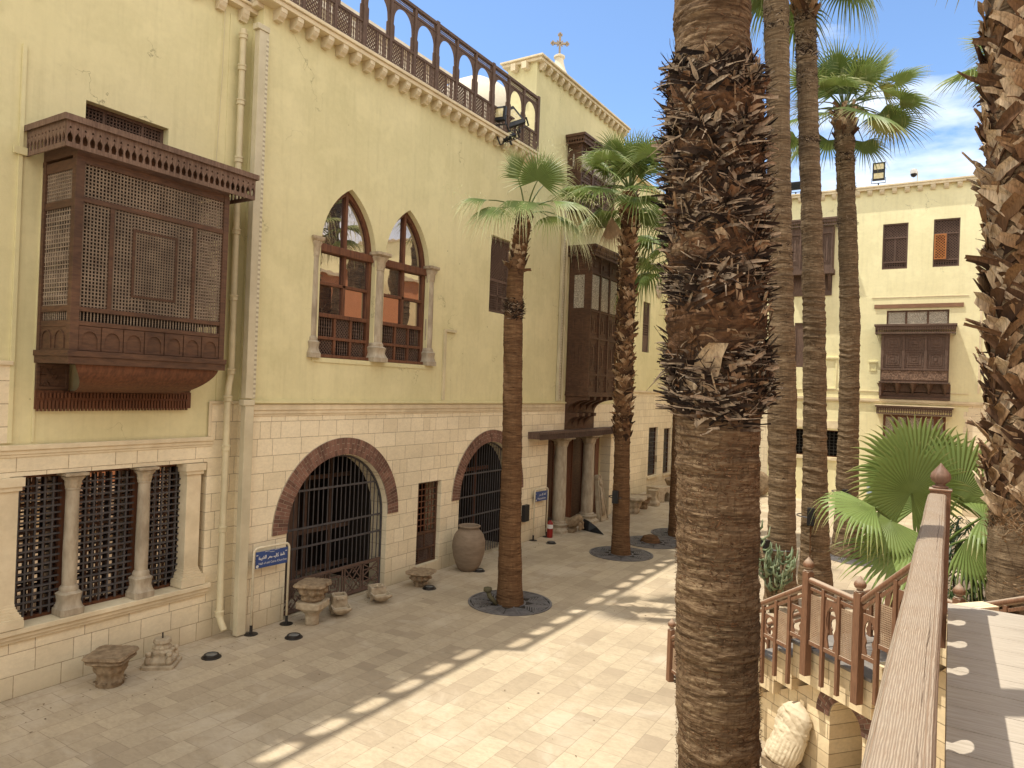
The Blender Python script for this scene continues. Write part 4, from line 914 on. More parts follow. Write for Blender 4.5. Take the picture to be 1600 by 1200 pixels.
# doorway: recess, columns, lintel beam, herringbone doors
mb = MB(); mb.box(19.22, 23.93, .46, .5, 0.01, 3.0); dr = mb.build('doorway', WD, MW)
for x0, x1 in ((19.35, 20.35), (20.95, 21.7), (22.6, 23.2)):
    mb = MB()
    n = int(2.6/.09)
    for i in range(-8, n+4):
        z = .1+i*.09
        a_, b_ = Vector((x0, .44, z)), Vector((x1, .44, z+(x1-x0)*.9))
        if a_.z < .05: k = (.05-a_.z)/(b_.z-a_.z); a_ = a_.lerp(b_, k)
        if b_.z > 2.8: k = (2.8-a_.z)/(b_.z-a_.z); b_ = a_.lerp(b_, k) if k > 0 else a_
        if (b_-a_).length > .1: mb.bar(a_, b_, .045, .03, (0,1,0))
    frame(mb, x0-.05, x1+.05, .02, 2.88, .40, .459, .05); mb.build('herringbone_door', WDR, dr)
mb = MB()
for k in range(6): mb.box(20.42+k*.09, 20.44+k*.09, .40, .42, .75, 2.3)
mb.box(20.40, 20.93, .39, .43, 1.9, 1.94); mb.box(20.40, 20.93, .38, .44, 2.3, 2.36); mb.build('door_grille', IRON, dr)
mb = MB(); mb.box(20.40, 20.93, .36, .42, .03, .72); mb.build('kick_plate', WDG, dr)
mb = MB(); mb.box(23.3, 23.62, .30, .36, .9, 3.0); mb.build('door_leaf', WDR, dr)
for x in (20.05, 22.1): column_parts(MW, x, -.02, .003, 2.98, .205, .34, .26, COL, 'entrance_column', 26)
mb = MB(); mb.box(17.95, 24.3, -.42, -.012, 3.16, 3.22); mb.box(17.95, 24.3, -.40, -.36, 3.02, 3.16); mb.box(17.95, 17.99, -.359, -.012, 3.02, 3.16)
mb.box(18.2, 24.1, -.36, -.012, 3.0, 3.018); o = mb.build('entrance_canopy', WDG, MW)
mb = MB(); 
for k in range(158): mb.box(17.96+k*.04, 17.975+k*.04, -.415, -.401, 3.0, 3.16)
mb.build('slatted_edge', WDG, o)
mb = MB(); mb.box(17.74, 18.02, -.12, -.012, .62, 1.1); o = mb.build('meter_box', BLK, MW, bevel=.01)
# wooden arcade screens along the roof edges
Hs = 1.58
pm = MB(); pm.box(-.035, .035, -.04, .04, .02, Hs)
bay = MB(); h = .365
ou = [(-h,.575),(h,.575),(h,1.40),(-h,1.40)]; ah = [(-.27,.585),(.27,.585),(.27,.86),(.305,.9),(.295,1.0)] + [(.295*math.cos(t), 1.0+.33*math.sin(t)) for t in [PI*k/14 for k in range(1,14)]] + [(-.295,1.0),(-.305,.9),(-.27,.86)]
bay.plate(ou, [ah], -.012, .012); bay.box(-h, h, -.025, .025, 1.36, 1.40)
lat = MB(); lattice_bead(lat, -h, h, 1.40, Hs-.05, 0, .04, .34, .12)
low = MB(); low.box(-.02, .02, -.02, .02, .07, .52); low.box(.20,.23,-.02,.02,.07,.52); lattice_diag(low, -h+.01, -.02, .07, .52, 0, .085, .024); spindles(low, .02, .20, .07, .52, 0, 3, .022); low.box(.23,.24,-.01,.01,.07,.52); spindles(low, .24, h, .07, .52, 0, 2, .022)
first = None
def arcade(label, X, y1, n, z):
    global first
    t = thing('rooftop_arcade_screen', label, 'screen', (X, y1-n*.785/2, z), 90, 'wooden arcade screens on the roof'); ps = [n*.785/2-.785*i for i in range(n+1)]
    if first is None:
        first = [pm.build('post', WDG, t), bay.build('arch_panel', WDG, t), lat.build('lattice_strip', WDG, t), low.build('balustrade_panel', WDG, t)]; own = list(first)
    else: own = []
    for i, x in enumerate(ps):
        q = own[0] if (own and i == 0) else first[0].copy()
        if q.name not in C.objects: C.objects.link(q)
        q.parent = t; q.location = (x, 0, 0); q.scale = (1.5, 1.3, 1.03) if i % 3 == 0 else (1,1,1)
    for i, (a_, b_) in enumerate(zip(ps[1:], ps[:-1])):
        for k in (1, 2, 3):
            q = own[k] if (own and i == 0) else first[k].copy()
            if q.name not in C.objects: C.objects.link(q)
            q.parent = t; q.location = ((a_+b_)/2, 0, 0)
    for z0, z1, d in ((Hs-.05, Hs+.02, .045), (.52, .575, .03), (.02, .07, .03)): mb = MB(); mb.box(ps[-1], ps[0], -d, d, z0, z1); mb.build('rail', WDG, t)
arcade('brown wooden arcade screen along the roof edge above the twin pointed windows', -10.34, 17.56, 12, 11.26)
arcade('short end of brown wooden roof screen above the left building, cut by the picture top', -10.70, 7.95, 10, 11.08)
# twin floodlights on the roof edge
def floodlight(label, loc, rz, tilt, group, s=1.0, n=1):
    t = thing('floodlight', label, 'floodlight', loc, rz, group)
    for k in range(n):
        z = .1+.0+k*.34*s
        mb = MB(); mb.box(-.21*s, .21*s, -.05, .05, z, z+.33*s); 
        for i in range(8): mb.box(-.18*s+i*.05*s, -.165*s+i*.05*s, .051, .10, z+.03, z+.29*s)
        o = mb.build('lamp_housing', BLK, t, bevel=.008)
        o.rotation_euler = (R(tilt), 0, 0)
        mb = MB(); mb.box(-.16*s, .16*s, -.056, -.0505, z+.07*s, z+.27*s); g_ = mb.build('lamp_glass', FLG, o)
    mb = MB(); mb.box(-.24*s, -.225*s, -.02, .02, .0, .22); mb.box(.225*s, .24*s, -.02, .02, .0, .22); mb.box(-.24*s, .24*s, -.02, .02, -.02, .0); mb.cyl(0, 0, -.12, -.02, .03, n=10); mb.build('bracket', BLK, t)
    return t
FLG = mat('lamp_glass_cream', (.62,.56,.38), (.5,.42,.2), .2, 14, bump=.05)
FG = 'floodlights on the rooftops'
floodlight('tilted black floodlight at roof edge, upper of the pair by the wooden screen', (-10.2,16.35,11.55), 75, -30, FG, 1.75).rotation_euler = (R(0),R(-28),R(75))
floodlight('tilted black floodlight at roof edge, lower of the pair by the wooden screen', (-10.15,15.85,11.05), 60, -50, FG, 1.4).rotation_euler = (0,R(-28),R(60))
floodlight('dark box-shaped floodlight leaning against the wooden roof screen, seen from its side', (-10.32,15.4,11.35), 10, -10, FG, 1.2)

# ================================================================ REAR WING and FAR BUILDING
RWG = thing('rear_stone_wing', 'set-back wing with pale stone base and tall grilled windows behind the second palm', 'building', (-11.7,29,0), 90, off=(-29,0,0))
rw = [rect(30.98, 32.14, .66, 2.9), rect(33.0, 33.95, .62, 2.8), rect(25.5, 26.6, .66, 2.9)]
w = MB(); w.plate([(24.21,0),(34.0,0),(34.0,4.5),(24.21,4.5)], rw, 0, .4); w.build('stone_base', STB, RWG)
w = MB(); w.plate([(24.21,4.5),(34.0,4.5),(34.0,13.6),(24.21,13.6)], [rect(29.75, 30.62, 6.3, 8.55), rect(26.3,27.3,6.3,8.55)], 0, .4); w.build('plaster_wall', PL, RWG)
w = MB(); w.box(24.21, 34.0, -.08, -.001, 4.5, 4.58); w.build('string_course', TRIM, RWG); w = MB(); w.box(24.21, 34.0, -.2, .4, 13.6, 13.72); w.build('cornice', TRIM, RWG)
shell(RWG, 24.22, 34.0, 13.6, 7)
for k, (a_, b_, z0, z1) in enumerate(((30.98,32.14,.66,2.9),(33.0,33.95,.62,2.8),(25.5,26.6,.66,2.9))):
    mb = MB(); frame(mb, a_, b_, z0, z1, .1, .16, .05); o = mb.build('grilled_window', WD, RWG); mb = MB(); lattice_bars(mb, a_+.05, b_-.05, z0+.05, z1-.05, .12, .16, .22, .03); mb.build('iron_grille', IRON, o)
    mb = MB(); mb.box(a_-.08, b_+.08, -.10, -.001, z0-.10, z0-.001); mb.build('sill', TRIM, o)
for a_, b_ in ((29.75,30.62),(26.3,27.3)):
    mb = MB(); frame(mb, a_, b_, 6.3, 8.55, .06, .13, .07); mb.box(a_+.07, b_-.07, .07, .12, 7.0, 7.06); mb.box(a_+.07, b_-.07, .07, .12, 7.55, 7.6); o = mb.build('wooden_shutter', WDG, RWG)
    mb = MB(); lattice_diag(mb, a_+.07, b_-.07, 7.6, 8.48, .1, .09, .03); mb.box(a_+.07, b_-.07, .09, .10, 6.37, 7.0); lattice_bars(mb, a_+.07, b_-.07, 7.06, 7.55, .1, .1, .1, .03); mb.build('lattice', WDG, o)
mb = MB(); mb.lathe(0, 0, [(.02,-.0),(.36,0),(.40,.03),(.33,.06),(.1,.08),(.02,.08)], 28); V = np.concatenate(mb.v); mb.v = [np.stack([31.6+V[:,0], -V[:,2]-.001, 9.3+V[:,1]], 1)]; mb.build('round_plaque', COL, RWG, smooth=True, auto=40)
pipe(RWG, [(28.35,-.06,13.4),(28.35,-.06,.05)], .03, [(28.35,-.06,5.0)], IRD)

FB = thing('sunlit_far_building', 'sunlit yellow plaster building closing the far end of the courtyard, with wooden bays', 'building', (0,34,0), 0)
x_l, x_r = -13, 22
low_h = [rect(-6.45,-5.55,1.96,3.14), rect(-5.05,-4.12,1.96,3.14), rect(-2.42,-.15,2.3,3.95), rect(6,8,.01,2.6), rect(-8.9,-7.72,.01,2.5)]
up_h = [rect(-2.67,-1.72,10.12,12.06), rect(-.80,.13,10.12,12.10), rect(-2.42,-.15,7.72,8.36), rect(-6.1,-5.6,5.9,7.9), rect(3.2,4.2,10.1,12.1), rect(5.4,6.4,10.1,12.1)]
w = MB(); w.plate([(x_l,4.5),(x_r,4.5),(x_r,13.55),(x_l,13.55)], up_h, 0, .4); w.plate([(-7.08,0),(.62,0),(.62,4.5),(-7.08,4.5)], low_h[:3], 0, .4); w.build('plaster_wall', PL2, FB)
w = MB(); w.plate([(x_l,0),(-7.083,0),(-7.083,4.5),(x_l,4.5)], [low_h[4]], -.01, .4); w.plate([(.623,0),(x_r,0),(x_r,4.5),(.623,4.5)], [low_h[3]], -.01, .4)
for k in range(14): w.box(.46 if k%2 else .52, .622, -.012, -.003, .3*k+.004, .3*k+.296)
w.build('stone_wall', STB, FB)
w = MB(); w.box(x_l, x_r, -.09, -.013, 4.5, 4.6); w.box(x_l, x_r, -.06, -.013, 4.44, 4.5); w.box(-3.0, .5, -.02, -.003, 8.9, 8.93); w.box(-7.1,.6,-.03,-.003,4.9,4.93); w.box(.9,.97,-.03,-.003,4.95,8.6); w.build('string_course', TRIM, FB)
w = MB(); w.box(x_l, x_r, -.16, .5, 13.55, 13.66); w.box(x_l, x_r, -.2, .5, 13.66, 13.72); w.build('cornice', TRIM, FB)
corbels(FB, [-9.8+.47*i for i in range(30)], 13.548, .14, .18, .2)
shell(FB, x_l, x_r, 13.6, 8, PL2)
for i, (a_, b_, z0, z1) in enumerate(((-2.67,-1.72,10.12,12.06),(-.80,.13,10.12,12.10),(3.2,4.2,10.1,12.1),(5.4,6.4,10.1,12.1))):
    mb = MB(); frame(mb, a_, b_, z0, z1, .03, .13, .06); zm = z0+.30; zt = z1-.60; c_ = (a_+b_)/2
    mb.box(a_+.06, b_-.06, .04, .11, zm-.03, zm+.03); mb.box(a_+.06, b_-.06, .04, .11, zt-.03, zt+.03); mb.box(c_-.03, c_+.03, .04, .11, zm+.03, zt-.03); o = mb.build('lattice_window', WDG, FB)
    mb = MB(); lattice_diag(mb, a_+.06, b_-.06, zt+.03, z1-.06, .09, .11, .035); lattice_diag(mb, c_+.03, b_-.06, zm+.03, zt-.03, .09, .11, .035); lattice_bead(mb, a_+.06, b_-.06, z0+.06, zm-.03, .09, .09, .35, .2)
    if i != 1: lattice_diag(mb, a_+.06, c_-.03, zm+.03, zt-.03, .09, .11, .035)
    mb.build('lattice', WDG, o)
    if i == 1:
        mb = MB(); frame(mb, a_+.03, c_-.0, zm+.02, zt-.02, -.02, .02, .055); lattice_diag(mb, a_+.085, c_-.055, zm+.075, zt-.075, 0, .11, .03)
        q = mb.build('open_shutter', WDO, o); q['label'] = 'new orange wood shutter leaf'
    mb = MB(); mb.box(a_, b_, .3, .32, z0, z1); mb.build('window_shade_back', DARK, o)  # dark backing sheet paints the shade behind these lattices
mb = MB(); mb.box(-2.90, .34, -.05, -.002, 8.46, 8.62); mb.build('timber_lintel', WDR if False else mat('weathered_beam', (.30,.17,.10), (.2,.11,.065), .8, 3, (1,6,9)), FB)
mb = MB(); frame(mb, -2.42, -.15, 7.72, 8.36, .03, .1, .06)
for x in (-1.69, -.9): mb.box(x-.04, x+.04, .03, .1, 7.78, 8.3)
o = mb.build('stucco_window', WD, FB); mb = MB(); mb.box(-2.36, -.21, .07, .09, 7.78, 8.3); mb.build('stucco_pane', STUC, o)
# middle oriel
mb = MB(); mb.box(-2.55, -.10, -.50, -.002, 5.35, 7.32); mb.box(-2.6, -.05, -.54, -.002, 5.29, 5.349)
for x in (-2.5, -1.72, -.93, -.2): mb.box(x-.05, x+.05, -.55, -.501, 5.9, 7.32)
mb.box(-2.55, -.1, -.55, -.501, 5.82, 5.9)
for a_, b_ in ((-2.44,-1.78),(-1.66,-.99),(-.87,-.26)): panel_relief(mb, a_, b_, 6.65, 7.28, -.501, 2); panel_relief(mb, a_, b_, 5.94, 6.6, -.501, 3)
mb.box(-2.6,-.02,-.03,-.0021,4.66,5.28); mb.box(-2.58,-2.5,-.5,-.03,4.75,5.28)
for k in range(5):
    x = -2.5+.57*k; mb.add([(x-.06,-.5,5.28),(x+.06,-.5,5.28),(x,-.04,4.8),(x-.2,-.04,5.28),(x+.2,-.04,5.28)], [(0,2,1),(0,3,2),(1,2,4),(0,1,4,3),(3,4,2)])
mb.box(-2.6,-.02,-.12,-.031,4.62,4.72); ob = mb.build('wooden_oriel', WDG, FB)
mb = MB(); mb.box(-2.5, -.15, -.525, -.5015, 5.42, 5.80); mb.build('carved_frieze', mat('carved_brown', (.26,.17,.12), (.06,.035,.025), .8, 22, bump=.8, bscale=22, bdist=.02, stain=.1), ob)
canopy_parts(ob, -2.78, .10, -.68, 7.34, 7.66, .085, m=WDG)
# lower window with canopy and stucco panes
mb = MB(); frame(mb, -2.42, -.15, 2.3, 3.95, -.02, .1, .09)
for x in (-1.95, -1.5, -.95, -.5): mb.box(x-.07, x+.07, -.02, .1, 2.39, 3.86)
mb.box(-2.33, -.24, -.015, .09, 2.55, 2.7); o = mb.build('stucco_window', WDR, FB)
mb = MB(); mb.box(-2.33, -.24, .05, .08, 2.70, 3.86); mb.build('stucco_pane', STUC, o)
canopy_parts(o, -2.66, .06, -.4, 4.0, 4.28, .085, m=WDG); mb = MB(); mb.box(-2.74, .14, -.46, -.014, 4.335, 4.375); mb.build('canopy_board', TRIM, o)
# left oriel behind the palms
mb = MB(); mb.box(-6.42, -4.55, -.45, -.002, 10.2, 12.1); mb.box(-6.48, -4.49, -.5, -.002, 10.0, 10.199)
for x in (-6.37,-5.9,-5.45,-5.0,-4.6): mb.box(x-.03, x+.03, -.5, -.451, 10.2, 11.75)
mb.box(-6.42,-4.55,-.5,-.451,11.75,11.83)
for a_, b_ in ((-6.3,-5.95),(-5.85,-5.5),(-5.4,-5.05),(-4.95,-4.65)): panel_relief(mb, a_, b_, 10.45, 11.7, -.451, 2)
mb.box(-6.35,-4.6,-.04,-.0021,9.1,9.99)
for x in (-6.3,-5.5,-4.7): mb.add([(x-.05,-.42,9.99),(x+.05,-.42,9.99),(x+.05,-.05,9.3),(x-.05,-.05,9.3),(x-.05,-.04,9.99),(x+.05,-.04,9.99)], [(0,3,2,1),(0,4,3),(1,2,5),(0,1,5,4)])
ob = mb.build('wooden_oriel', WDG, FB); canopy_parts(ob, -6.6, -4.38, -.6, 12.12, 12.38, .09, m=WDG)
for a_, b_ in ((-6.45,-5.55),(-5.05,-4.12)):
    mb = MB(); frame(mb, a_, b_, 1.96, 3.14, .08, .14, .04); o = mb.build('grilled_window', WDR, FB); mb = MB(); lattice_bars(mb, a_+.04, b_-.04, 2.0, 3.1, .12, .155, .145, .03); mb.build('iron_grille', IRD, o)
    mb = MB(); mb.box(a_-.12, b_+.12, -.08, -.001, 1.82, 1.955); mb.box(a_-.25, b_+.25, -.03, -.001, 3.22, 3.55); mb.build('window_surround', TRIM, o)
mb = MB(); frame(mb, -6.1, -5.6, 5.9, 7.9, .02, .12, .07); mb.box(-6.03, -5.67, .05, .08, 5.97, 7.83); mb.build('wooden_shutter', WDG, FB)
mb = MB(); frame(mb, -4.95, -4.3, 4.95, 6.3, -.04, -.002, .05); mb.box(-5.0,-4.25,-.08,-.002,6.3,6.36); frame(mb, -3.02,-2.75,5.8,6.15,-.03,-.002,.02); mb.box(-3.05,-2.7,-.06,-.002,6.15,6.2); mb.build('blind_niche', PL2, FB)
mb = MB(); mb.box(-8.9,-7.72,.2,.25,.01,2.5); mb.build('door', WD, FB)
mb = MB(); mb.cyl(0, 0, 0, .45, .03, n=8); 
floodlight('pair of stacked floodlights on a bracket above the far cornice', (-2.9,33.9,13.84), 0, 0, FG, 1.15, 2)
floodlight('grey floodlight on the far roof, seen between the two tall palm trunks', (-6.25,33.95,13.84), 180, 0, FG, 1.1)
t = thing('security_camera', 'white dome security camera on a short stem above the far cornice', 'camera', (-1.45,33.92,13.72))
mb = MB(); mb.tube([(0,0,0),(0,0,.42),(-.12,-.02,.5)], .025, 8); mb.build('stem', WHT, t); mb = MB(); mb.lathe(-.14, -.02, [(.05,.55),(.13,.52),(.14,.42),(.13,.34)], 16); mb.build('housing', WHT, t, smooth=True, auto=40)
mb = MB(); mb.lathe(-.14, -.02, [(.03,.20),(.09,.24),(.12,.30),(.12,.339)], 16); mb.build('lens_dome', BLK, t, smooth=True)

# ================================================================ buildings beyond the roofs
WB = thing('white_apartment_block', 'white-grey building seen through the wooden roof screen', 'building', (-20,15,0), 90)
mb = MB(); mb.box(-13, 10.5, 0, 12, 0, 18.3); mb.build('wall', PLW, WB); mb = MB()
for z in (13.2, 15.6, 16.2): mb.box(-13.0, 10.55, -.14, -.001, z, z+.22)
mb.box(-13.2, 10.8, -.35, 12.2, 18.3, 18.6); mb.box(-13, 3, -1.9, -.141, 16.9, 17.1); mb.build('ledge', PLW, WB)
mb = MB()
for k in range(6): mb.box(-11+k*3.4, -9.8+k*3.4, -.02, -.001, 13.8, 15.3)
mb.build('window', GLS, WB)
WB2 = thing('low_white_annex', 'lower white annex with flat roof beyond the wooden roof screen', 'building', (-20,29,0), 90)
mb = MB(); mb.box(-3.4, 2.0, 0, 9, 0, 17.3); mb.build('wall', PLW, WB2); mb = MB(); mb.box(-3.4, 2.1, -.1, 9, 17.3, 17.45); mb.box(-1.2,-1.1,-.05,-.001,15.6,17.2); mb.build('parapet', TRIM, WB2)
def dome(label, x, y, prof, cross, name='white_dome', cat='dome'):
    t = thing(name, label, cat, (x, y, 0)); mb = MB(); mb.lathe(0, 0, prof, 40); mb.build('dome_shell', PLW if not cross else mat('cream_dome', (.74,.66,.50), (.68,.6,.44)), t, smooth=True, auto=60)
    if cross:
        z = cross; mb = MB(); mb.box(-.045, .045, -.04, .04, z, z+.95); mb.box(-.33, .33, -.04, .04, z+.50, z+.59)
        for cx_, cz_ in ((-.33,z+.545),(.33,z+.545),(0,z+.95)):
            for dx, dz in ((0,0),(.06,.0),(-.06,0),(0,.06),(0,-.05)): mb.box(cx_+dx-.045, cx_+dx+.045, -.045, .045, cz_+dz-.045, cz_+dz+.045)
        for a_ in range(4):
            u_ = PI/4+a_*PI/2; mb.bar((0,0,z+.545), (.19*math.cos(u_),0,z+.545+.19*math.sin(u_)), .04, .05, (0,1,0))
        o = mb.build('cross', mat('cross_stone', (.42,.34,.25), (.33,.26,.19)), t); o.rotation_euler = (0,0,R(35))
    return t
dome('cream church dome tapering to a finial with a stone cross', -16, 29.0, [(2.9,12),(2.9,15.0),(2.6,15.9),(2.05,16.7),(1.55,17.4),(1.1,18.05),(.75,18.6),(.48,19.05),(.31,19.4),(.22,19.7),(.19,19.92),(.26,19.96),(.26,20.04),(.12,20.12)], 20.1)
dome('small white dome behind the wooden roof screen', -16, 22.5, [(1.9,11),(1.9,14.5),(1.85,15.0),(1.6,15.6),(1.0,16.1),(.45,16.4),(.12,16.55)], None)
WB3 = thing('tan_church_block', 'tan masonry block below the small white dome beyond the roof screen', 'building', (-15.5,22.5,0), 90); mb = MB(); mb.box(-2.5, 4.5, 0, 5, 11, 14.4); mb.box(-2.6,4.6,-.1,5.1,14.4,14.55); mb.build('wall', mat('tan_stone', (.62,.46,.30), (.52,.38,.24)), WB3)
# building on the near (right) side of the courtyard: it is what the window panes mirror
EB = thing('peach_courtyard_building', 'peach plaster building on the right-hand side of the courtyard, mirrored in the window panes', 'building', (7.4,12,0), -90)
mb = MB(); hl = [rect(-16+4.5*k, -14.6+4.5*k, 5.2, 7.4) for k in range(8)]
mb.plate([(-21.9,0),(22,0),(22,10.8),(-21.9,10.8)], hl, 0, .4); mb.build('plaster_wall', PLP, EB); mb = MB(); mb.box(-21.9,22,-.2,.5,10.8,11.0); mb.build('cornice', TRIM, EB)
for k in range(8):
    a_ = -16+4.5*k; mb = MB(); frame(mb, a_, a_+1.4, 5.2, 7.4, .1, .18, .08); mb.box(a_, a_+1.4, .2, .22, 5.2, 7.4); mb.build('window', WD, EB)
mb = MB(); mb.box(-21.9,22,.41,9,10.3,10.6); mb.box(-21.9,22,3,3.2,0,10.3); mb.build('roof', CORK, EB)
# ================================================================ PALMS
def palm(label, path, nth, dz, barkm, tp, group='palms in the courtyard', cat='palm tree', name='palm_tree', z0=None, fz=None, **kw):
    bx, by = path[0][0], path[0][1]
    t = thing(name, label, cat, (bx, by, path[0][2]), 0, group, off=(-bx, -by, -path[0][2]))
    if fz: # coarse, fine, coarse sections of one trunk
        p = []; 
        for (a_, b_, n_, d_) in ((path[0][2], fz[0], 40, .05), (fz[0], fz[1], nth, dz), (fz[1], path[-1][2], 40, .05)):
            m_ = trunk_mb(path, n_, d_, z0=a_, z1=b_, **tp); p.append((m_, np.zeros(m_.n)))
        mb, _ = merge(p)
    else: mb = trunk_mb(path, nth, dz, **tp)
    mb.build('trunk', barkm, t, smooth=True)
    return t
# --- foreground trunk -------------------------------------------------------
P0 = [(-1.08,4.52,0,.30),(-1.13,4.48,1.2,.262),(-1.16,4.47,2.2,.252),(-1.20,4.43,3.4,.245),(-1.23,4.41,4.36,.25),(-1.23,4.41,4.50,.285),(-1.24,4.40,4.66,.265),(-1.25,4.39,4.95,.292),(-1.25,4.39,5.16,.262),(-1.26,4.39,5.34,.288),(-1.27,4.38,5.52,.262),(-1.28,4.38,5.68,.282),(-1.28,4.38,5.80,.258),(-1.29,4.37,5.95,.283),(-1.30,4.36,6.06,.262),(-1.30,4.36,6.25,.285),(-1.31,4.36,6.42,.25),(-1.31,4.355,6.46,.228),(-1.33,4.34,6.9,.222),(-1.40,4.28,9,.2),(-1.55,4.15,15.3,.18)]
T0 = palm('nearest and thickest palm, its dark trunk wrapped in shaggy collars of torn leaf bases', P0, 420, .0065, BK1, dict(ring=.010, fine=.009, rz=7, seed=3, lump=.03), fz=(1.9, 7.3))
mb, rn = merge([
    boots(P0, 4.40, 4.62, 2, 11, .26, .12, .10, 11, skew=.9, thick=.010),
    boots(P0, 4.70, 6.36, 17, 14, .15, .082, .040, 12, skew=.9, thick=.008, jit=.9, curl=.35),
    shag(P0, 4.45, 6.5, 260, .13, .026, .075, 13, skew=1.0, thick=.004)])
mb.build('leaf_bases', BT1, T0, rnd=rn)
bands = [4.45, 4.67, 5.17, 5.52, 5.80, 6.06, 6.40]
for k_, bz_ in enumerate(bands):
    mb, rn = merge([shag(P0, 0, 0, 420, .10, .030, .085, 210+k_, bands=[bz_], spread=.05, skew=3.0), shag(P0, 0, 0, 330, .12, .010, .09, 230+k_, bands=[bz_], spread=.05, skew=5.0)])
    mb.build('shaggy_collar', BT3, T0, rnd=np.clip(rn*1.15, 0, 1))
mb, rn = shag(P0, 4.4, 6.42, 1500, .08, .02, .045, 23, skew=2.5); mb.build('loose_fibre', BT1, T0, rnd=rn*.8)
P0b = [(x, y, z, r+.004) for x, y, z, r in P0 if 4.36 <= z <= 6.42]; trunk_mb(P0b, 300, .009, ring=.012, fine=.014, rz=9, seed=6, lump=.03).build('fibrous_sheath', BK4, T0, smooth=True)
mb, rn = merge([shag(P0, 1.9, 4.45, 8000, .026, .005, .012, 24, skew=3.0), shag(P0, 6.4, 7.3, 600, .03, .006, .010, 25, skew=3.0)])
mb.build('bark_fibre', BT1, T0, rnd=rn*.55+.28)
# long pale splinters sticking out
r_ = random.Random(5); mb = MB(); rn = []
for i in range(20):
    z = r_.choice(bands); a_ = r_.uniform(0, 2*PI); L = r_.uniform(.10,.26); c0 = path_at(P0, [z])[0]; d = Vector((math.cos(a_), math.sin(a_), r_.uniform(-.9,.5))).normalized(); tg = Vector((-math.sin(a_), math.cos(a_), 0))*r_.uniform(-1,1)
    s0 = Vector((c0[0]+math.cos(a_)*c0[2]*.97, c0[1]+math.sin(a_)*c0[2]*.97, z)); P = [s0, s0+(d+tg).normalized()*L*.5, s0+(d+tg*1.4+Vector((0,0,-.3))).normalized()*L]
    mb = MB(); mb.tube(P, [.007,.005,.001], 5); mb.build('splinter', BT3, T0, rnd=[r_.uniform(.5,1)]*mb.n)
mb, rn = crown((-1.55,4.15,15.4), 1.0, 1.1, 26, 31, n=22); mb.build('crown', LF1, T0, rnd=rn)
# --- right foreground palm with criss-cross boots ---------------------------
P1 = [(.74,9.30,0,.40),(.72,9.28,2.4,.335),(.70,9.26,3.2,.315),(.66,9.22,5,.30),(.58,9.16,7,.30),(.50,9.10,8.6,.29),(.46,9.06,11.5,.27)]
T1 = palm('palm at the right edge behind the deck, trunk armoured with criss-cross tan leaf bases', P1, 220, .02, BK2, dict(ring=.012, fine=.008, rz=6, seed=9, lump=.02))
mb, rn = merge([boots(P1, 3.35, 8.55, 57, 12, .36, .18, .13, 41, skew=1.5, thick=.016, jit=.5, curl=.12), boots(P1, 3.5, 8.2, 16, 7, .34, .09, .22, 44, skew=1.8, thick=.012, jit=1.2, curl=.3), shag(P1, 3.4, 8.2, 500, .12, .03, .12, 42, skew=3, thick=.003)])
mb.build('leaf_bases', BT2, T1, rnd=rn)
mb, rn = merge([shag(P1, 3.05, 3.35, 500, .16, .012, .06, 43, skew=1.2), shag(P1, 1.2, 3.2, 1500, .05, .008, .012, 45, skew=4)]); V = np.concatenate(mb.v); mb.build('hanging_fibre', BT2, T1, rnd=rn*.4+.55)
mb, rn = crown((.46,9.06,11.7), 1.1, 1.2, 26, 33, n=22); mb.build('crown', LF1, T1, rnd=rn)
# --- row along the left facade ------------------------------------------------
P2 = [(-7.69,12.67,0,.29),(-7.70,12.66,.35,.26),(-7.73,12.64,1.5,.225),(-7.75,12.63,3.2,.21),(-7.81,12.58,5.9,.195),(-7.80,12.60,6.9,.165),(-7.72,12.64,7.7,.16),(-7.66,12.67,8.15,.15)]
T2 = palm('first palm of the left row, smooth trunk with one frayed collar under pale drooping fans', P2, 120, .018, BK3, dict(ring=.008, fine=.006, rz=5, seed=12, lump=.012))
mb, rn = merge([boots(P2, 7.15, 8.15, 15, 8, .15, .105, .07, 51, skew=.25, thick=.012, jit=.2), boots(P2, 6.92, 7.12, 2, 8, .22, .10, .15, 52, skew=1.8, thick=.01)])
mb.build('leaf_bases', BT1, T2, rnd=np.clip(rn+.12, 0, 1))
mb, rn = shag(P2, 0, 0, 380, .10, .018, .07, 53, bands=[6.02, 6.12, 6.22], spread=.05, skew=3); mb.build('frayed_collar', BT3, T2, rnd=rn)
fv = Vector((.525,-.851,0)); rv = Vector((.851,.525,0)); zv = Vector((0,0,1)); r_ = random.Random(2); acc = []
def W3(a): return rv*a[0] + zv*a[1] + fv*a[2]
c2_ = Vector((-7.66,12.67,8.15))
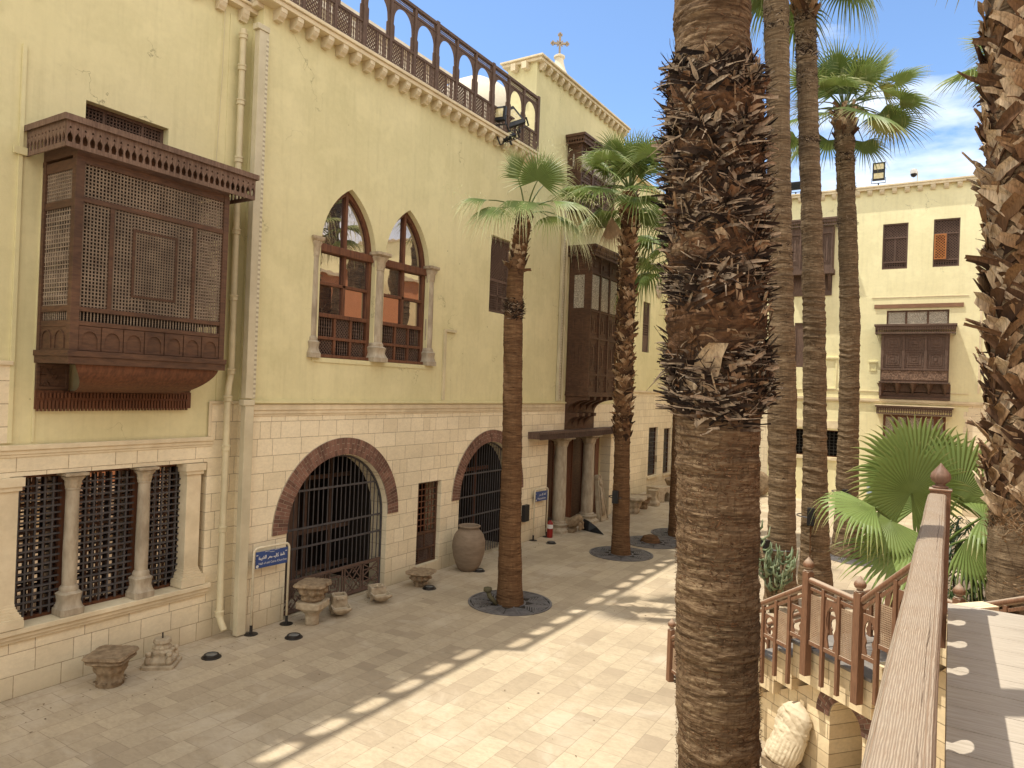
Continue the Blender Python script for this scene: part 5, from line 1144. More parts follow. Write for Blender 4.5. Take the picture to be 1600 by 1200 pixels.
for i, (h, ax, nm, Rr, sp, n, dr, tp) in enumerate([
    ((.22,.62,.25), (.15,1,.1), (.1,.1,1), .85, 120, 34, .10, .3), ((-.18,.70,0), (-.35,1,0), (-.9,.2,.4), 1.0, 60, 24, .45, .8), ((.45,.72,-.1), (.4,1,-.1), (.6,.3,.6), 1.0, 60, 24, .65, 1.1),
    ((-.78,.22,.1), (-1,.12,.1), (0,1,.3), .95, 75, 30, 1.0, 2.2), ((-.55,.02,.3), (-.75,-.25,.3), (-.2,.9,.5), .90, 80, 30, 1.0, 2.2), ((-.10,.12,.5), (-.05,-.5,.6), (0,.7,.7), .78, 95, 36, .9, 2.4),
    ((.55,.20,.3), (1,-.05,.3), (0,1,.3), 1.15, 70, 34, 1.0, 2.2), ((.62,.0,.0), (.9,-.45,0), (.3,.9,.3), 1.05, 65, 30, .9, 2.2), ((.12,.30,-.5), (.1,.5,-1), (0,.9,-.3), .9, 80, 26, .8, 1.8), ((-.5,.2,-.5), (-.7,.1,-.8), (0,1,0), .9, 70, 24, .9, 2.0), ((.5,.1,-.6), (.6,0,-.9), (0,1,0), .9, 70, 24, .9, 2.0)]):
    hub = c2_ + W3(h)*1.0; petiole(acc, c2_ + Vector((0,0,-.05)), hub, .020, .011, .12); fan_leaf(acc, hub, W3(ax), W3(nm), Rr, span=sp, n=n, droop=dr*.5, tipdroop=tp*.5, split=.42, seed=200+i, rnd0=0 if i == 0 else .16)
    for k in range(34):
        a0 = hub + W3(ax).normalized()*Rr*r_.uniform(.3,.9) + Vector((r_.uniform(-1,1), r_.uniform(-1,1), r_.uniform(-.2,.5)))*Rr*.28; L = r_.uniform(.12,.42); dx_, dy_ = r_.uniform(-.1,.1), r_.uniform(-.1,.1)
        P = [a0 + Vector((dx_*t, dy_*t, -L*.5*t*t + .12*t)) for t in (0,.33,.66,1)]; m_ = MB(); m_.tube(P, .0032, 3, cap=False); acc.append((m_, np.full(m_.n, 1.0)))
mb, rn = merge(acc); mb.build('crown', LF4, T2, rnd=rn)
P3 = [(-7.64,18.41,0,.27),(-7.66,18.4,.5,.245),(-7.70,18.36,2.9,.215),(-7.71,18.34,6.5,.205),(-7.72,18.31,9.4,.19),(-7.73,18.3,10.0,.17)]
T3 = palm('second palm of the left row, trunk spiked with tan leaf bases, one dead frond hanging', P3, 90, .03, BK3, dict(ring=.01, fine=.006, rz=5, seed=14, lump=.02))
mb, rn = merge([boots(P3, 3.2, 9.9, 60, 9, .27, .14, .12, 61, skew=1.5, thick=.012, jit=.8), shag(P3, 3.0, 9.0, 420, .12, .04, .13, 62, skew=3, thick=.003)])
mb.build('leaf_bases', BT2, T3, rnd=np.clip(rn-.12, 0, 1))
mb, rn = crown((-7.73,18.3,10.1), 1.1, 1.0, 26, 57, n=34, droop=.22, tip=.6, threads=4); mb.build('crown', LF1, T3, rnd=rn)
acc = []; petiole(acc, (-7.9,18.15,10.0), (-8.05,17.85,9.35), .025, .015, .25, .8); fan_leaf(acc, (-8.05,17.85,9.3), (.05,0,-1), (-.4,-1,0), 1.15, span=38, n=24, droop=.1, tipdroop=.2, fold=.3, seed=3); mb, rn = merge(acc); mb.build('dead_frond', LFD, T3)
P4 = [(-7.24,21.9,0,.26),(-7.28,21.9,3,.2),(-7.3,21.85,8.6,.18)]
T4 = palm('third palm of the left row, mostly hidden behind the nearest trunk', P4, 60, .04, BK3, dict(ring=.01, fine=.006, rz=5, seed=15))
mb, rn = crown((-7.3,21.85,8.8), 1.25, 1.2, 22, 59, n=26, droop=.6, tip=1.2); mb.build('crown', LF1, T4, rnd=rn)
mb, rn = boots(P4, 7.0, 8.6, 12, 8, .2, .12, .1, 64, skew=.8); mb.build('leaf_bases', BT2, T4, rnd=rn)
# --- three slim palms to the right of the nearest trunk -------------------------
def slim(label, path, seed, bnds, cr, boot=None, leaf=LF1, threads=0, cseed=1):
    t = palm(label, path, 150, .016, BK2, dict(ring=.017, fine=.009, rz=6.5, seed=seed, lump=.02), name='slim_palm_tree')
    L_ = []
    for k_, bz_ in enumerate(bnds or ()): m_, q_ = shag(path, 0, 0, 150, .09, .022, .05, seed*7+k_, bands=[bz_], spread=.055, skew=3.5); m_.build('frayed_collar', BT3, t, rnd=np.clip(q_+.1, 0, 1))
    L_.append(shag(path, 1.2, path[-1][2]-.5, 900, .05, .010, .012, seed+2, skew=3))
    mb, rn = merge(L_); mb.build('bark_fibre', BT3, t, rnd=np.clip(rn+.1, 0, 1))
    if boot: mb, rn = boots(path, *boot, seed+3, skew=.5, thick=.012, jit=.4); mb.build('leaf_bases', BT2, t, rnd=rn)
    mb, rn = crown(cr[0], cr[1], cr[2], cr[3], cseed, n=30, droop=cr[4], tip=cr[5], threads=threads); mb.build('crown', leaf, t, rnd=rn); return t
P5 = [(-3.06,16.55,0,.36),(-3.07,16.53,.6,.31),(-3.09,16.49,2,.275),(-3.16,16.43,4.5,.30),(-3.22,16.38,6.2,.262),(-3.3,16.3,8,.245),(-3.42,16.22,11,.235),(-3.53,16.15,13.25,.265),(-3.6,16.1,15,.26)]
slim('leftmost of the three slim palms, ringed trunk right beside the nearest thick trunk', P5, 71, [7.6, 12.55, 12.9, 13.6], ((-3.6,16.1,15.5),1.15,1.15,22,.3,.7), (13.6,15.1,10,9,.3,.14,.12), cseed=73)
P6 = [(-2.56,17.92,0,.40),(-2.58,17.9,.7,.33),(-2.62,17.88,1.9,.285),(-2.70,17.82,4.5,.25),(-2.76,17.77,6.3,.245),(-2.9,17.68,9,.225),(-3.05,17.56,11.6,.215),(-3.15,17.48,13.5,.24),(-3.18,17.45,14.2,.24)]
slim('middle one of the three slim palms, ringed trunk with brown boots near its top', P6, 75, [10.5, 11.75, 12.0, 12.45, 12.6, 12.9, 13.3], ((-3.18,17.45,14.6),1.1,1.1,20,.45,.9), (13.3,14.3,8,10,.34,.15,.16), cseed=77)
P7 = [(-2.43,22.68,0,.44),(-2.44,22.68,.8,.36),(-2.47,22.69,1.3,.31),(-2.50,22.65,4,.27),(-2.55,22.6,6.8,.27),(-2.66,22.52,9,.25),(-2.78,22.44,11,.235),(-2.85,22.38,12.4,.27),(-2.87,22.36,12.85,.25)]
T7 = slim('rightmost of the three slim palms, whole round green crown open against the sky', P7, 79, [9.6, 10.6, 11.35, 11.5, 11.95], ((-2.87,22.36,12.9),1.15,1.15,26,.14,.4), (12.1,12.85,6,10,.32,.15,.14), cseed=81, threads=10)
P8 = [(2.3,22.0,0,.35),(2.2,22.0,2,.28),(1.45,22.0,13.2,.24)]
acc = []; cc_ = Vector((-2.87,22.36,12.9)); fv = Vector((.525,-.851,0)); rv = Vector((.851,.525,0)); zv = Vector((0,0,1))
for i, (h_, ax_) in enumerate((((1.0,-.35,.3),(.8,-.7,.2)), ((.95,.45,.3),(.9,.3,.3)), ((-1.1,.0,.2),(-1,-.5,.2)), ((.7,-.5,.6),(.3,-1,.3)))):
    hb = cc_ + rv*h_[0]+zv*h_[1]+fv*h_[2]; petiole(acc, cc_, hb, .02, .012, .15); fan_leaf(acc, hb, rv*ax_[0]+zv*ax_[1]+fv*ax_[2], rv*.2+zv*.5+fv, .8, span=95, n=26, droop=.3, tipdroop=.5, split=.4, seed=300+i, rnd0=.2)
mb, rn = merge(acc); mb.build('yellowing_fronds', LF3, T7, rnd=rn)
slim('palm behind the right-edge trunk, only its left fans showing against the sky', P8, 83, None, ((1.45,22.0,13.3),1.2,1.1,22,.2,.5), (12.3,13.2,6,9,.32,.15,.14), cseed=85)
# --- young fan palm beside the stairs -------------------------------------------
YP = thing('young_fan_palm', 'young bright green fan palm with big round fans beside the stair rails', 'palm', (-.25,9.9,0), 0, None, off=(.25,-9.9,0))
acc = []; base = Vector((-.22,9.95,2.55))
fv = Vector((.525,-.851,0)); rv = Vector((.851,.525,0)); zv = Vector((0,0,1))
def yl(px_hub, axis2, nrm2, Rr, span, n, droop, seed, tip=.25, spl=.62, rnd0=0):
    hub = Vector(px_hub); ax = rv*axis2[0] + zv*axis2[1] + fv*axis2[2]; nm = rv*nrm2[0] + zv*nrm2[1] + fv*nrm2[2]
    petiole(acc, base, hub, .022, .012, .06); fan_leaf(acc, hub, ax, nm, Rr, span=span, n=n, droop=droop, tipdroop=tip, split=spl, seed=seed, fold=.14, rnd0=rnd0)
yl((-.37,9.70,3.42), (.12,1,.1), (0,.1,1), .78, 165, 52, .10, 1)
yl((-.30,9.90,3.58), (.0,1,-.1), (0,.2,1), .98, 120, 46, .08, 2, spl=.66)
yl((.12,10.0,3.40), (.45,.9,0), (-.2,.3,1), .95, 110, 40, .1, 3)
yl((-.72,9.30,3.26), (-1,.12,.1), (.1,1,.35), .80, 70, 30, .35, 4, tip=.7)
yl((-.55,9.35,3.12), (-.5,-.6,.4), (-.1,.6,.8), .55, 100, 30, .3, 5)
yl((-.30,9.45,2.92), (-1,-.35,.15), (.2,1,.4), .95, 42, 16, .3, 6)
yl((.35,9.75,3.22), (.8,-.1,.3), (0,.9,.5), .62, 120, 34, .35, 7, tip=.6)
yl((.20,9.75,2.95), (.6,-.6,.3), (0,.6,.8), .6, 90, 26, .4, 8, tip=.7)
yl((-.25,10.2,3.25), (-.4,.8,-.5), (0,.3,1), .8, 100, 34, .15, 9)
mb, rn = merge(acc); mb.build('crown', LF2, YP, rnd=rn)
mb = trunk_mb([(-.25,9.9,0,.16),(-.22,9.95,2.7,.14)], 40, .04, ring=.01, fine=.01, seed=4); mb.build('trunk', BK3, YP, smooth=True)
mb, rn = boots([(-.25,9.9,0,.15),(-.22,9.95,2.7,.13)], .4, 2.6, 20, 7, .2, .1, .1, 91); mb.build('leaf_bases', BT2, YP, rnd=rn)
# dark shrub under the right palm
SH = thing('long_leaved_shrub', 'dark green shrub of long drooping leaves between the handrail and the right palm', 'shrub', (.25,10.3,0), 0)
r_ = random.Random(8); mb = MB(); vs = []; fs = []; rn = []
for i in range(1500):
    a_ = r_.uniform(0, 2*PI); z = .5+2.6*r_.random()**.8; rad = (.62*math.sin(min(1,(3.4-z)/1.6)*PI/2)+.08)*r_.random()**.5; b0 = Vector((math.cos(a_)*rad, math.sin(a_)*rad, z)); L = r_.uniform(.18,.34); w_ = .014
    d = Vector((math.cos(a_)*.5+r_.uniform(-.4,.4), math.sin(a_)*.5+r_.uniform(-.4,.4), r_.uniform(-.3,.5))).normalized(); sd_ = d.cross(Vector((0,0,1))).normalized(); n0 = len(vs); rv_ = r_.random()
    for t in (0,.35,.7,1): p = b0 + d*L*t + Vector((0,0,-L*.8*t*t)); ww = w_*math.sin(PI*(.12+.85*t)); vs += [p-sd_*ww, p+sd_*ww]; rn += [rv_*.9]*2
    for k in range(3): fs.append((n0+2*k, n0+2*k+1, n0+2*k+3, n0+2*k+2))
mb.addq([tuple(v) for v in vs], fs); mb.build('foliage', LFS, SH, rnd=rn)
mb = MB()
for i in range(9): a_ = i*.7; mb.tube([(0,0,0),(.15*math.cos(a_),.15*math.sin(a_),1.2),(.35*math.cos(a_),.35*math.sin(a_),2.6)], [.03,.022,.01], 6)
mb.build('stem', BK3, SH, smooth=True)
# succulent in front of the slim palm
SU = thing('succulent_plant', 'pale green succulent with finger-like upturned leaves in front of a slim palm trunk', 'succulent', (-3.05,15.6,0), 0)
r_ = random.Random(4); acc = []; st_ = MB()
for i in range(9):
    a_ = r_.uniform(0, 2*PI); tip = Vector((math.cos(a_)*r_.uniform(.1,.45), math.sin(a_)*r_.uniform(.1,.45), r_.uniform(.8,1.75))); st_.tube([(0,0,0), tip*.5+Vector((.03,0,0)), tip], [.05,.04,.03], 7)
    for k in range(15):
        t = .5+.5*k/14; p = tip*t; b = r_.uniform(0, 2*PI); d = Vector((math.cos(b), math.sin(b), .1)); L = r_.uniform(.16,.34)
        m_ = MB(); m_.tube([p, p+d*L*.45+Vector((0,0,-.02)), p+d*L*.8+Vector((0,0,L*.2)), p+d*L*.85+Vector((0,0,L*.75))], [.018,.028,.024,.005], 6); acc.append((m_, np.full(m_.n, r_.random())))
mb, rn = merge(acc); mb.build('finger_leaves', LFE, SU, smooth=True, rnd=rn); st_.build('stem', BK2, SU, smooth=True)
# ================================================================ tree grates
def grate(label, x, y, r, extra=None):
    t = thing('tree_grate', label, 'tree grate', (x, y, 0), 0, 'round tree grates in the paving')
    mb = MB(); n = 72; inner = r*.38
    def ringm(r0, r1, z0, z1):
        vs = []; 
        for k in range(n): c, s_ = math.cos(2*PI*k/n), math.sin(2*PI*k/n); vs += [(r0*c,r0*s_,z0),(r1*c,r1*s_,z0),(r1*c,r1*s_,z1),(r0*c,r0*s_,z1)]
        mb.addq(vs, [q for k in range(n) for q in ((4*k+3, 4*k+2, 4*((k+1)%n)+2, 4*((k+1)%n)+3), (4*k+2, 4*k+1, 4*((k+1)%n)+1, 4*((k+1)%n)+2), (4*k, 4*k+3, 4*((k+1)%n)+3, 4*((k+1)%n)))])
    ringm(r*.95, r, .004, .022); ringm(inner*.9, inner, .004, .02)
    for s_ in range(8):
        a0 = 2*PI*s_/8; c, s2 = math.cos(a0), math.sin(a0); mb.bar((inner*c, inner*s2, .012), (r*.96*c, r*.96*s2, .012), .03, .018)
        for k in range(1, 9):
            t_ = inner + (r*.95-inner)*k/9; am = a0+PI/8
            for sg in (1, -1):
                p = Vector((t_*math.cos(a0 if sg > 0 else a0+PI/4), t_*math.sin(a0 if sg > 0 else a0+PI/4), .012)); d = Vector((math.cos(am), math.sin(am), 0))
                L = min((r*.95-t_), .9*r); e = p + d*L*.62; q_ = Vector((math.cos(am), math.sin(am), 0))
                # stop at the sector's middle line
                den = d.x*-math.sin(am)+d.y*math.cos(am)
                cr0 = p.x*-math.sin(am)+p.y*math.cos(am)
                dd = Vector((math.cos(am - sg*.75), math.sin(am - sg*.75), 0)) if False else (d*.8 + Vector((-math.sin(am), math.cos(am), 0))*sg*.6).normalized()
                h = abs(cr0)/.6; e = p + dd*min(h*.93, r)
                if e.length > r*.94: e = e*(r*.94/e.length)
                mb.bar(p, e, .026, .016)
    mb.build('cast_iron_ring', IRD2, t)
    mb = MB(); vs = [(0,0,.003)] + [(r*.96*math.cos(2*PI*k/48), r*.96*math.sin(2*PI*k/48), .003) for k in range(48)]; mb.add(vs, [(0, 1+k, 1+(k+1)%48) for k in range(48)]); mb.build('soil', mat('dark_soil', (.045,.038,.03), (.025,.02,.016), .95, 12, bump=.6), t)
    return t
IRD2 = mat('cast_iron', (.19,.18,.18), (.13,.125,.125), .6, 12, metal=.1)
grate('round iron grate under the first palm of the left row', -7.72, 12.72, .88)
grate('round iron grate under the second palm of the left row', -7.65, 18.45, .88)
G3 = grate('round iron grate holding only earth and a stump, beyond the second palm', -7.5, 20.5, .88)
grate('round iron grate under the third palm of the left row', -7.3, 22.3, .88)
grate('sunlit round grate at the foot of the rightmost slim palm', -2.1, 22.5, 1.0)
mb = stone([(.30,0,2),(.26,.08,2.2),(.20,.16,2.5),(.12,.2,2)], 36, 4, .03, 9, seed=5); tag(mb.build('tree_stump', BK3, None, smooth=True, loc=(-7.6,20.55,.004)), 'low cut stump in the round grate beyond the second palm', 'stump')
mb = MB(); mb.tube([(-7.83,12.38,.02),(-7.95,12.30,.18),(-8.0,12.28,.30)], [.04,.05,.045], 8); mb.lathe(-8.0,12.28,[(.04,.26),(.09,.30),(.085,.36),(.02,.38)],10); tag(mb.build('small_cactus', mat('dull_cactus', (.12,.11,.06), (.08,.07,.04)), None, smooth=True), 'small stubby cactus at the foot of the first palm of the left row', 'cactus')
# ================================================================ stone fragments along the wall
FRG = 'ancient stone fragments set out along the wall'
def acanthus(path, rows, seed, m=8, w=.09, L=.13, out=.05):
    Z = []; T = []
    for i, z in enumerate(rows):
        for k in range(m): Z.append(z); T.append(2*PI*(k+.5*(i%2))/m)
    N = len(Z); r2 = np.random.default_rng(seed); return flakes(path, np.array(Z), np.array(T), L*(.85+.3*r2.random(N)), w*(.9+.2*r2.random(N)), out*(.7+.6*r2.random(N)), .15*r2.normal(size=N), .55+0*r2.random(N), seed, .018, rag=.25, taper=.25, st=7)[0]
def carve(mb, lf): m_, _ = merge([(mb, np.zeros(mb.n)), (lf, np.zeros(lf.n))]); return m_
def frag(name, label, cat, loc, mb, m=CARV, rz=0, group=FRG, scale=1):
    o = mb.build(name, m, None, smooth=True, loc=loc); o.rotation_euler = (0,0,R(rz)); o.scale = (scale,)*3; tag(o, label, cat, group); return o
frag('carved_capital', 'dark weathered acanthus capital, leftmost stone on the ground by the wall', 'capital', (-10.22,5.78,0), carve(stone([(.175,0,2.2),(.185,.05,2),(.165,.10,2),(.175,.18,2.2),(.20,.27,2.8),(.25,.34,3.0),(.285,.37,4.5),(.25,.39,6),(.29,.43,9),(.28,.46,9),(.0,.465,4)], 160, 12, .012, 24, leaf=.10, seed=1), acanthus([(0,0,0,.175),(0,0,.2,.18),(0,0,.4,.25)], (.02,.17), 3)), CARV, 32)
cb = thing('sculpted_column_base', 'pale column base with draped figures on a slab, second stone from the left', 'column base', (-10.30,6.62,0), 40, FRG)
stone([(.24,0,12),(.24,.05,12),(.235,.055,12),(.0,.06,4)], 64, 3, .006, 10, seed=2).build('slab', CARV2, cb, smooth=True, auto=50)
stone([(.20,.055,2.6),(.205,.10,2.3),(.165,.18,2),(.145,.24,2),(.125,.26,2),(.14,.285,2),(.125,.31,2),(.105,.33,2),(.125,.355,2),(.12,.41,2),(.0,.415,2)], 80, 6, .008, 14, leaf=.18, seed=3).build('drum', CARV2, cb, smooth=True)
for k in range(4):
    a_ = PI/4+k*PI/2; q = stone([(.035,.05,2),(.055,.09,2),(.045,.15,2),(.03,.175,2),(.045,.20,2),(.042,.235,2),(.0,.26,2)], 24, 4, .006, 16, seed=k+9, x=.215*math.cos(a_), y=.215*math.sin(a_)); q.build('carved_figure', CARV2, cb, smooth=True)
mb = MB(); mb.cyl(0,0,.41,.50,.012,n=8); mb.build('iron_pin', IRD, cb)
dc = thing('stacked_double_capital', 'ragged tan capital stacked on a second smoother capital, left of the large gate', 'capital', (-9.93,9.33,0), 20, FRG)
stone([(.125,0,2),(.125,.17,2),(.15,.21,2),(.19,.27,3),(.235,.31,5),(.24,.32,8),(.24,.43,9),(.0,.435,6)], 90, 6, .005, 10, seed=6, flute=16, fl=.012).build('lower_capital', CARV2, dc, smooth=True)
stone([(.16,.432,2.5),(.185,.47,3),(.19,.52,3),(.21,.57,3),(.20,.60,4),(.25,.66,4),(.275,.72,7),(.27,.77,8),(.0,.775,6)], 180, 14, .022, 24, leaf=.24, seed=7).build('upper_capital', CARV, dc, smooth=True)
acanthus([(0,0,.4,.17),(0,0,.55,.19),(0,0,.75,.25)], (.44,.55), 5, 9, .10, .12, .045).build('acanthus_leaves', CARV, dc, smooth=True)
def trough(label, loc, rz, round_=True, s=1):
    t = thing('carved_trough', label, 'stone basin', loc, rz, FRG)
    mb = stone([(.14,.06,5),(.15,.12,6),(.15,.30,8),(.145,.34,8),(.105,.345,2.4),(.095,.25,2.2),(.05,.22,2),(.0,.22,2)], 72, 5, .006, 14, seed=11) if round_ else stone([(.15,.03,9),(.155,.12,9),(.155,.26,9),(.12,.265,6),(.11,.2,5),(.0,.19,4)], 72, 5, .008, 14, seed=12)
    mb.build('jar_stand', CARV2, t, smooth=True)
    mb = stone([(.10,.07,3),(.16,.13,5),(.185,.17,7),(.185,.20,8),(.16,.205,6),(.13,.15,5),(.0,.13,4)], 72, 5, .007, 14, seed=13); o = mb.build('basin', CARV2, t, smooth=True); o.location = (.0,-.27,-.02)
    for x, y in ((-.13,-.1),(.13,-.1),(-.13,.12),(.13,.12)): mb = stone([(.035,0,3),(.035,.05,3),(.05,.12,3),(.0,.13,3)], 20, 3, .005, 16, seed=int(50+x*90+y*50), x=x, y=y); mb.build('foot', CARV2, t, smooth=True)
    for x in (-.05, .05): mb = MB(); mb.lathe(x, -.155, [(.001,.26),(.028,.275),(.03,.30),(.001,.325)], 10); mb.build('carved_knob', CARV2, t, smooth=True)
    t.scale = (s,)*3; return t
trough('carved marble jar stand with round mouth and small basin in front, before the large gate', (-10.05,10.12,0), 55, True)
trough('square-bodied carved marble stand with shallow basin, at the right end of the large gate', (-10.05,11.20,0), 60, False, 1.05)
frag('broken_capital', 'jagged small capital with flat worn top under the small grille window', 'capital', (-9.95,12.52,0), stone([(.13,0,2),(.14,.05,2),(.17,.14,2.3),(.21,.22,2.8),(.24,.27,3.5),(.30,.31,4),(.28,.33,5),(.0,.345,4)], 160, 12, .028, 20, leaf=.3, seed=21), CARV, 15)
frag('carved_capital', 'white-topped bracket capital just beyond the entrance, first of the far row of stones', 'capital', (-9.95,25.0,0), stone([(.20,0,4),(.22,.15,3),(.24,.35,3),(.36,.46,5),(.42,.52,8),(.42,.62,9),(.0,.625,6)], 72, 6, .02, 8, leaf=.3, seed=22), CARV2, 10)
frag('carved_capital', 'rough dark capital, second of the far row of stones', 'capital', (-10.1,26.2,0), stone([(.22,0,3),(.24,.2,3),(.34,.4,4),(.40,.50,6),(.0,.52,5)], 72, 6, .03, 8, leaf=.2, seed=23), CARV, 25)
frag('column_base', 'waisted square column base, third of the far row of stones', 'column base', (-10.0,27.2,0), stone([(.24,0,9),(.24,.12,9),(.17,.2,7),(.14,.4,6),(.18,.58,7),(.2,.62,9),(.0,.625,6)], 64, 5, .008, 8, seed=24), CARV2, 5)
t = thing('hollow_stone_block', 'grey stone block with an arched hollow, fourth of the far row of stones', 'stone block', (-10.2,28.5,0), 70, FRG)
mb = MB(); mb.plate([(-.5,0),(.5,0),(.5,.62),(-.5,.62)], [[(-.1,.01),(.22,.01),(.22,.25)]+arc(.06,.25,.16,10,170,6)+[(-.1,.25)]], -.35, .3); mb.box(-.45,.45,-.05,.25,.03,.6); mb.build('block', CARV2, t, bevel=.02)
frag('stone_mortar', 'dark flaring stone bowl on a foot, last of the far row beside the nearest trunk', 'stone bowl', (-10.1,30.0,0), stone([(.22,0,4),(.2,.1,3),(.14,.25,2),(.3,.5,2),(.42,.75,2),(.40,.8,2),(.3,.7,2),(.0,.6,2)], 48, 5, .01, 6, seed=26), CARV, 0)
mb = stone([(.001,-.16,2),(.5,-.15,2),(.58,-.08,2),(.58,.08,2),(.5,.15,2),(.001,.16,2)], 48, 4, .01, 5, seed=27); V = np.concatenate(mb.v); mb.v = [np.stack([V[:,0], V[:,2], V[:,1]+.58], 1)]
frag('millstone', 'round brown millstone standing on edge by the far dark door', 'millstone', (-7.35,33.3,0), mb, CARV, 0)
# lion, slab, jar
t = thing('crouching_lion_sculpture', 'worn brown stone lion crouching at the left side of the doorway', 'sculpture', (-10.22,20.25,0), 8, FRG)
stone([(.24,0,7),(.24,.10,7),(.23,.11,7),(.0,.115,5)], 48, 3, .01, 8, seed=31).build('plinth', CARV, t, smooth=True)
mb = stone([(.001,-.40,2),(.13,-.37,2),(.17,-.2,2.2),(.16,.0,2),(.185,.18,2),(.19,.28,2),(.16,.38,2),(.09,.46,2),(.001,.49,2)], 56, 6, .012, 10, seed=32); V = np.concatenate(mb.v); Y_ = V[:,2]; lift = .27 + .16*np.clip((Y_-.05)/.4, 0, 1); mb.v = [np.stack([Y_*.95, V[:,1], V[:,0]*1.05+lift], 1)]; mb.build('lion_body', CARV, t, smooth=True)
for x, y in ((.42,-.12),(.42,.12),(-.22,-.17),(-.22,.17)): mb = stone([(.05,.10,3),(.06,.14,2.5),(.045,.2,2),(.055,.32,2),(.0,.36,2)], 20, 3, .006, 12, seed=33, x=x, y=y); mb.build('leg', CARV, t, smooth=True)
mb = MB(); mb.tube([(-.38,.05,.25),(-.46,.0,.18),(-.40,-.16,.14),(-.2,-.2,.15)], [.03,.028,.025,.035], 8); mb.build('tail', CARV, t, smooth=True)
mb = MB(); r2 = [(0,0,0)]; P = [(0,0,.30),(.10,.02,.30),(.34,-.24,.03),(.62,-.42,.012)]
mb.add([(0,.05,.34),(-.05,-.1,.01),(.12,.3,.01),(.22,-.02,.30),(.42,.12,.012),(.30,-.22,.012),(.92,-.38,.012),(.5,-.05,.16)], [(0,2,1),(0,3,2),(2,3,4),(0,1,5),(0,5,3),(3,5,7),(5,6,7),(7,6,4),(3,7,4)])
o = mb.build('folded_black_cloth', BLK, None, loc=(-10.0,20.85,0)); tag(o, 'black folded umbrella cloth lying on the paving beside the lion sculpture', 'cloth')
t = thing('carved_slab', 'pale carved stone slab with a figure, leaning beside the right doorway column', 'stone slab', (-10.12,22.75,0), 90)
mb = MB(); ou = [(-.3,0),(.36,0),(.13,1.35)]+arc(.0,1.45,.15,-10,190,10); mb.plate(ou, [], 0, .14); o1 = mb.build('slab', CARV2, t, bevel=.015); o1.rotation_euler = (R(-9), 0, 0)
mb = MB(); frame_ = [Vector((p[0]*.9,0,p[1]*.97+.02)) for p in ou]
for p, q in zip(frame_, frame_[1:]+frame_[:1]): mb.bar(p+Vector((0,-.014,0)), q+Vector((0,-.014,0)), .045, .03, (0,1,0))
mb.lathe(0, -.02, [(.001,1.2),(.06,1.25),(.07,1.33),(.05,1.4),(.001,1.43)], 14)
for k in range(9): mb.tube([(-.10+.025*k,-.02,.18),(-.07+.018*k,-.035,.7),(-.05+.012*k,-.03,1.15)], [.018,.02,.014], 6)
mb.build('carved_figure', CARV2, o1, smooth=True)
jr = [(.20,0.0),(.24,.02),(.31,.16),(.375,.36),(.405,.56),(.40,.72),(.36,.86),(.29,.96),(.235,1.01),(.225,1.035),(.27,1.06),(.275,1.09),(.25,1.10),(.225,1.09),(.21,1.0),(.24,.9),(.3,.5),(.1,.1)]
mb = MB(); mb.lathe(0, 0, jr, 56); V = np.concatenate(mb.v); V[:,:2] *= (1+.015*(fbm(V*5, 4)+.0))[:,None]; mb.v = [V]; tag(mb.build('clay_jar', JAR, None, smooth=True, loc=(-9.93,14.32,0)), 'large brown clay jar standing between the small grille window and the second gate', 'jar')
# ================================================================ signs, lamps, extinguisher
def txt(par, body, size, loc, m, name='lettering', align='CENTER'):
    c = bpy.data.curves.new(name, 'FONT'); c.body = body; c.size = size; c.align_x = align; c.align_y = 'CENTER'; c.extrude = .0008; c.resolution_u = 2
    o = bpy.data.objects.new(name, c); C.objects.link(o); o.parent = par; o.location = loc; o.rotation_euler = (R(90),0,0); c.materials.append(m)
    dg = bpy.context.evaluated_depsgraph_get(); me = bpy.data.meshes.new_from_object(o.evaluated_get(dg)); q = bpy.data.objects.new(name, me); C.objects.link(q); q.parent = par; q.location = loc; q.rotation_euler = (R(90),0,0)
    bpy.data.objects.remove(o); return q
def arabic(par, strokes, loc, s, m):
    """joined letter strokes: list of polylines in sign units, drawn right to left"""
    mb = MB()
    for st in strokes:
        if len(st) == 1: x, z = st[0]; mb.box((x-.05)*s, (x+.05)*s, -.001, 0, (z-.05)*s, (z+.05)*s)
        else:
            for p, q in zip(st, st[1:]): mb.bar((p[0]*s, -.0005, p[1]*s), (q[0]*s, -.0005, q[1]*s), .10*s, .0012, (0,1,0))
    o = mb.build('arabic_lettering', m, par); o.location = loc; return o
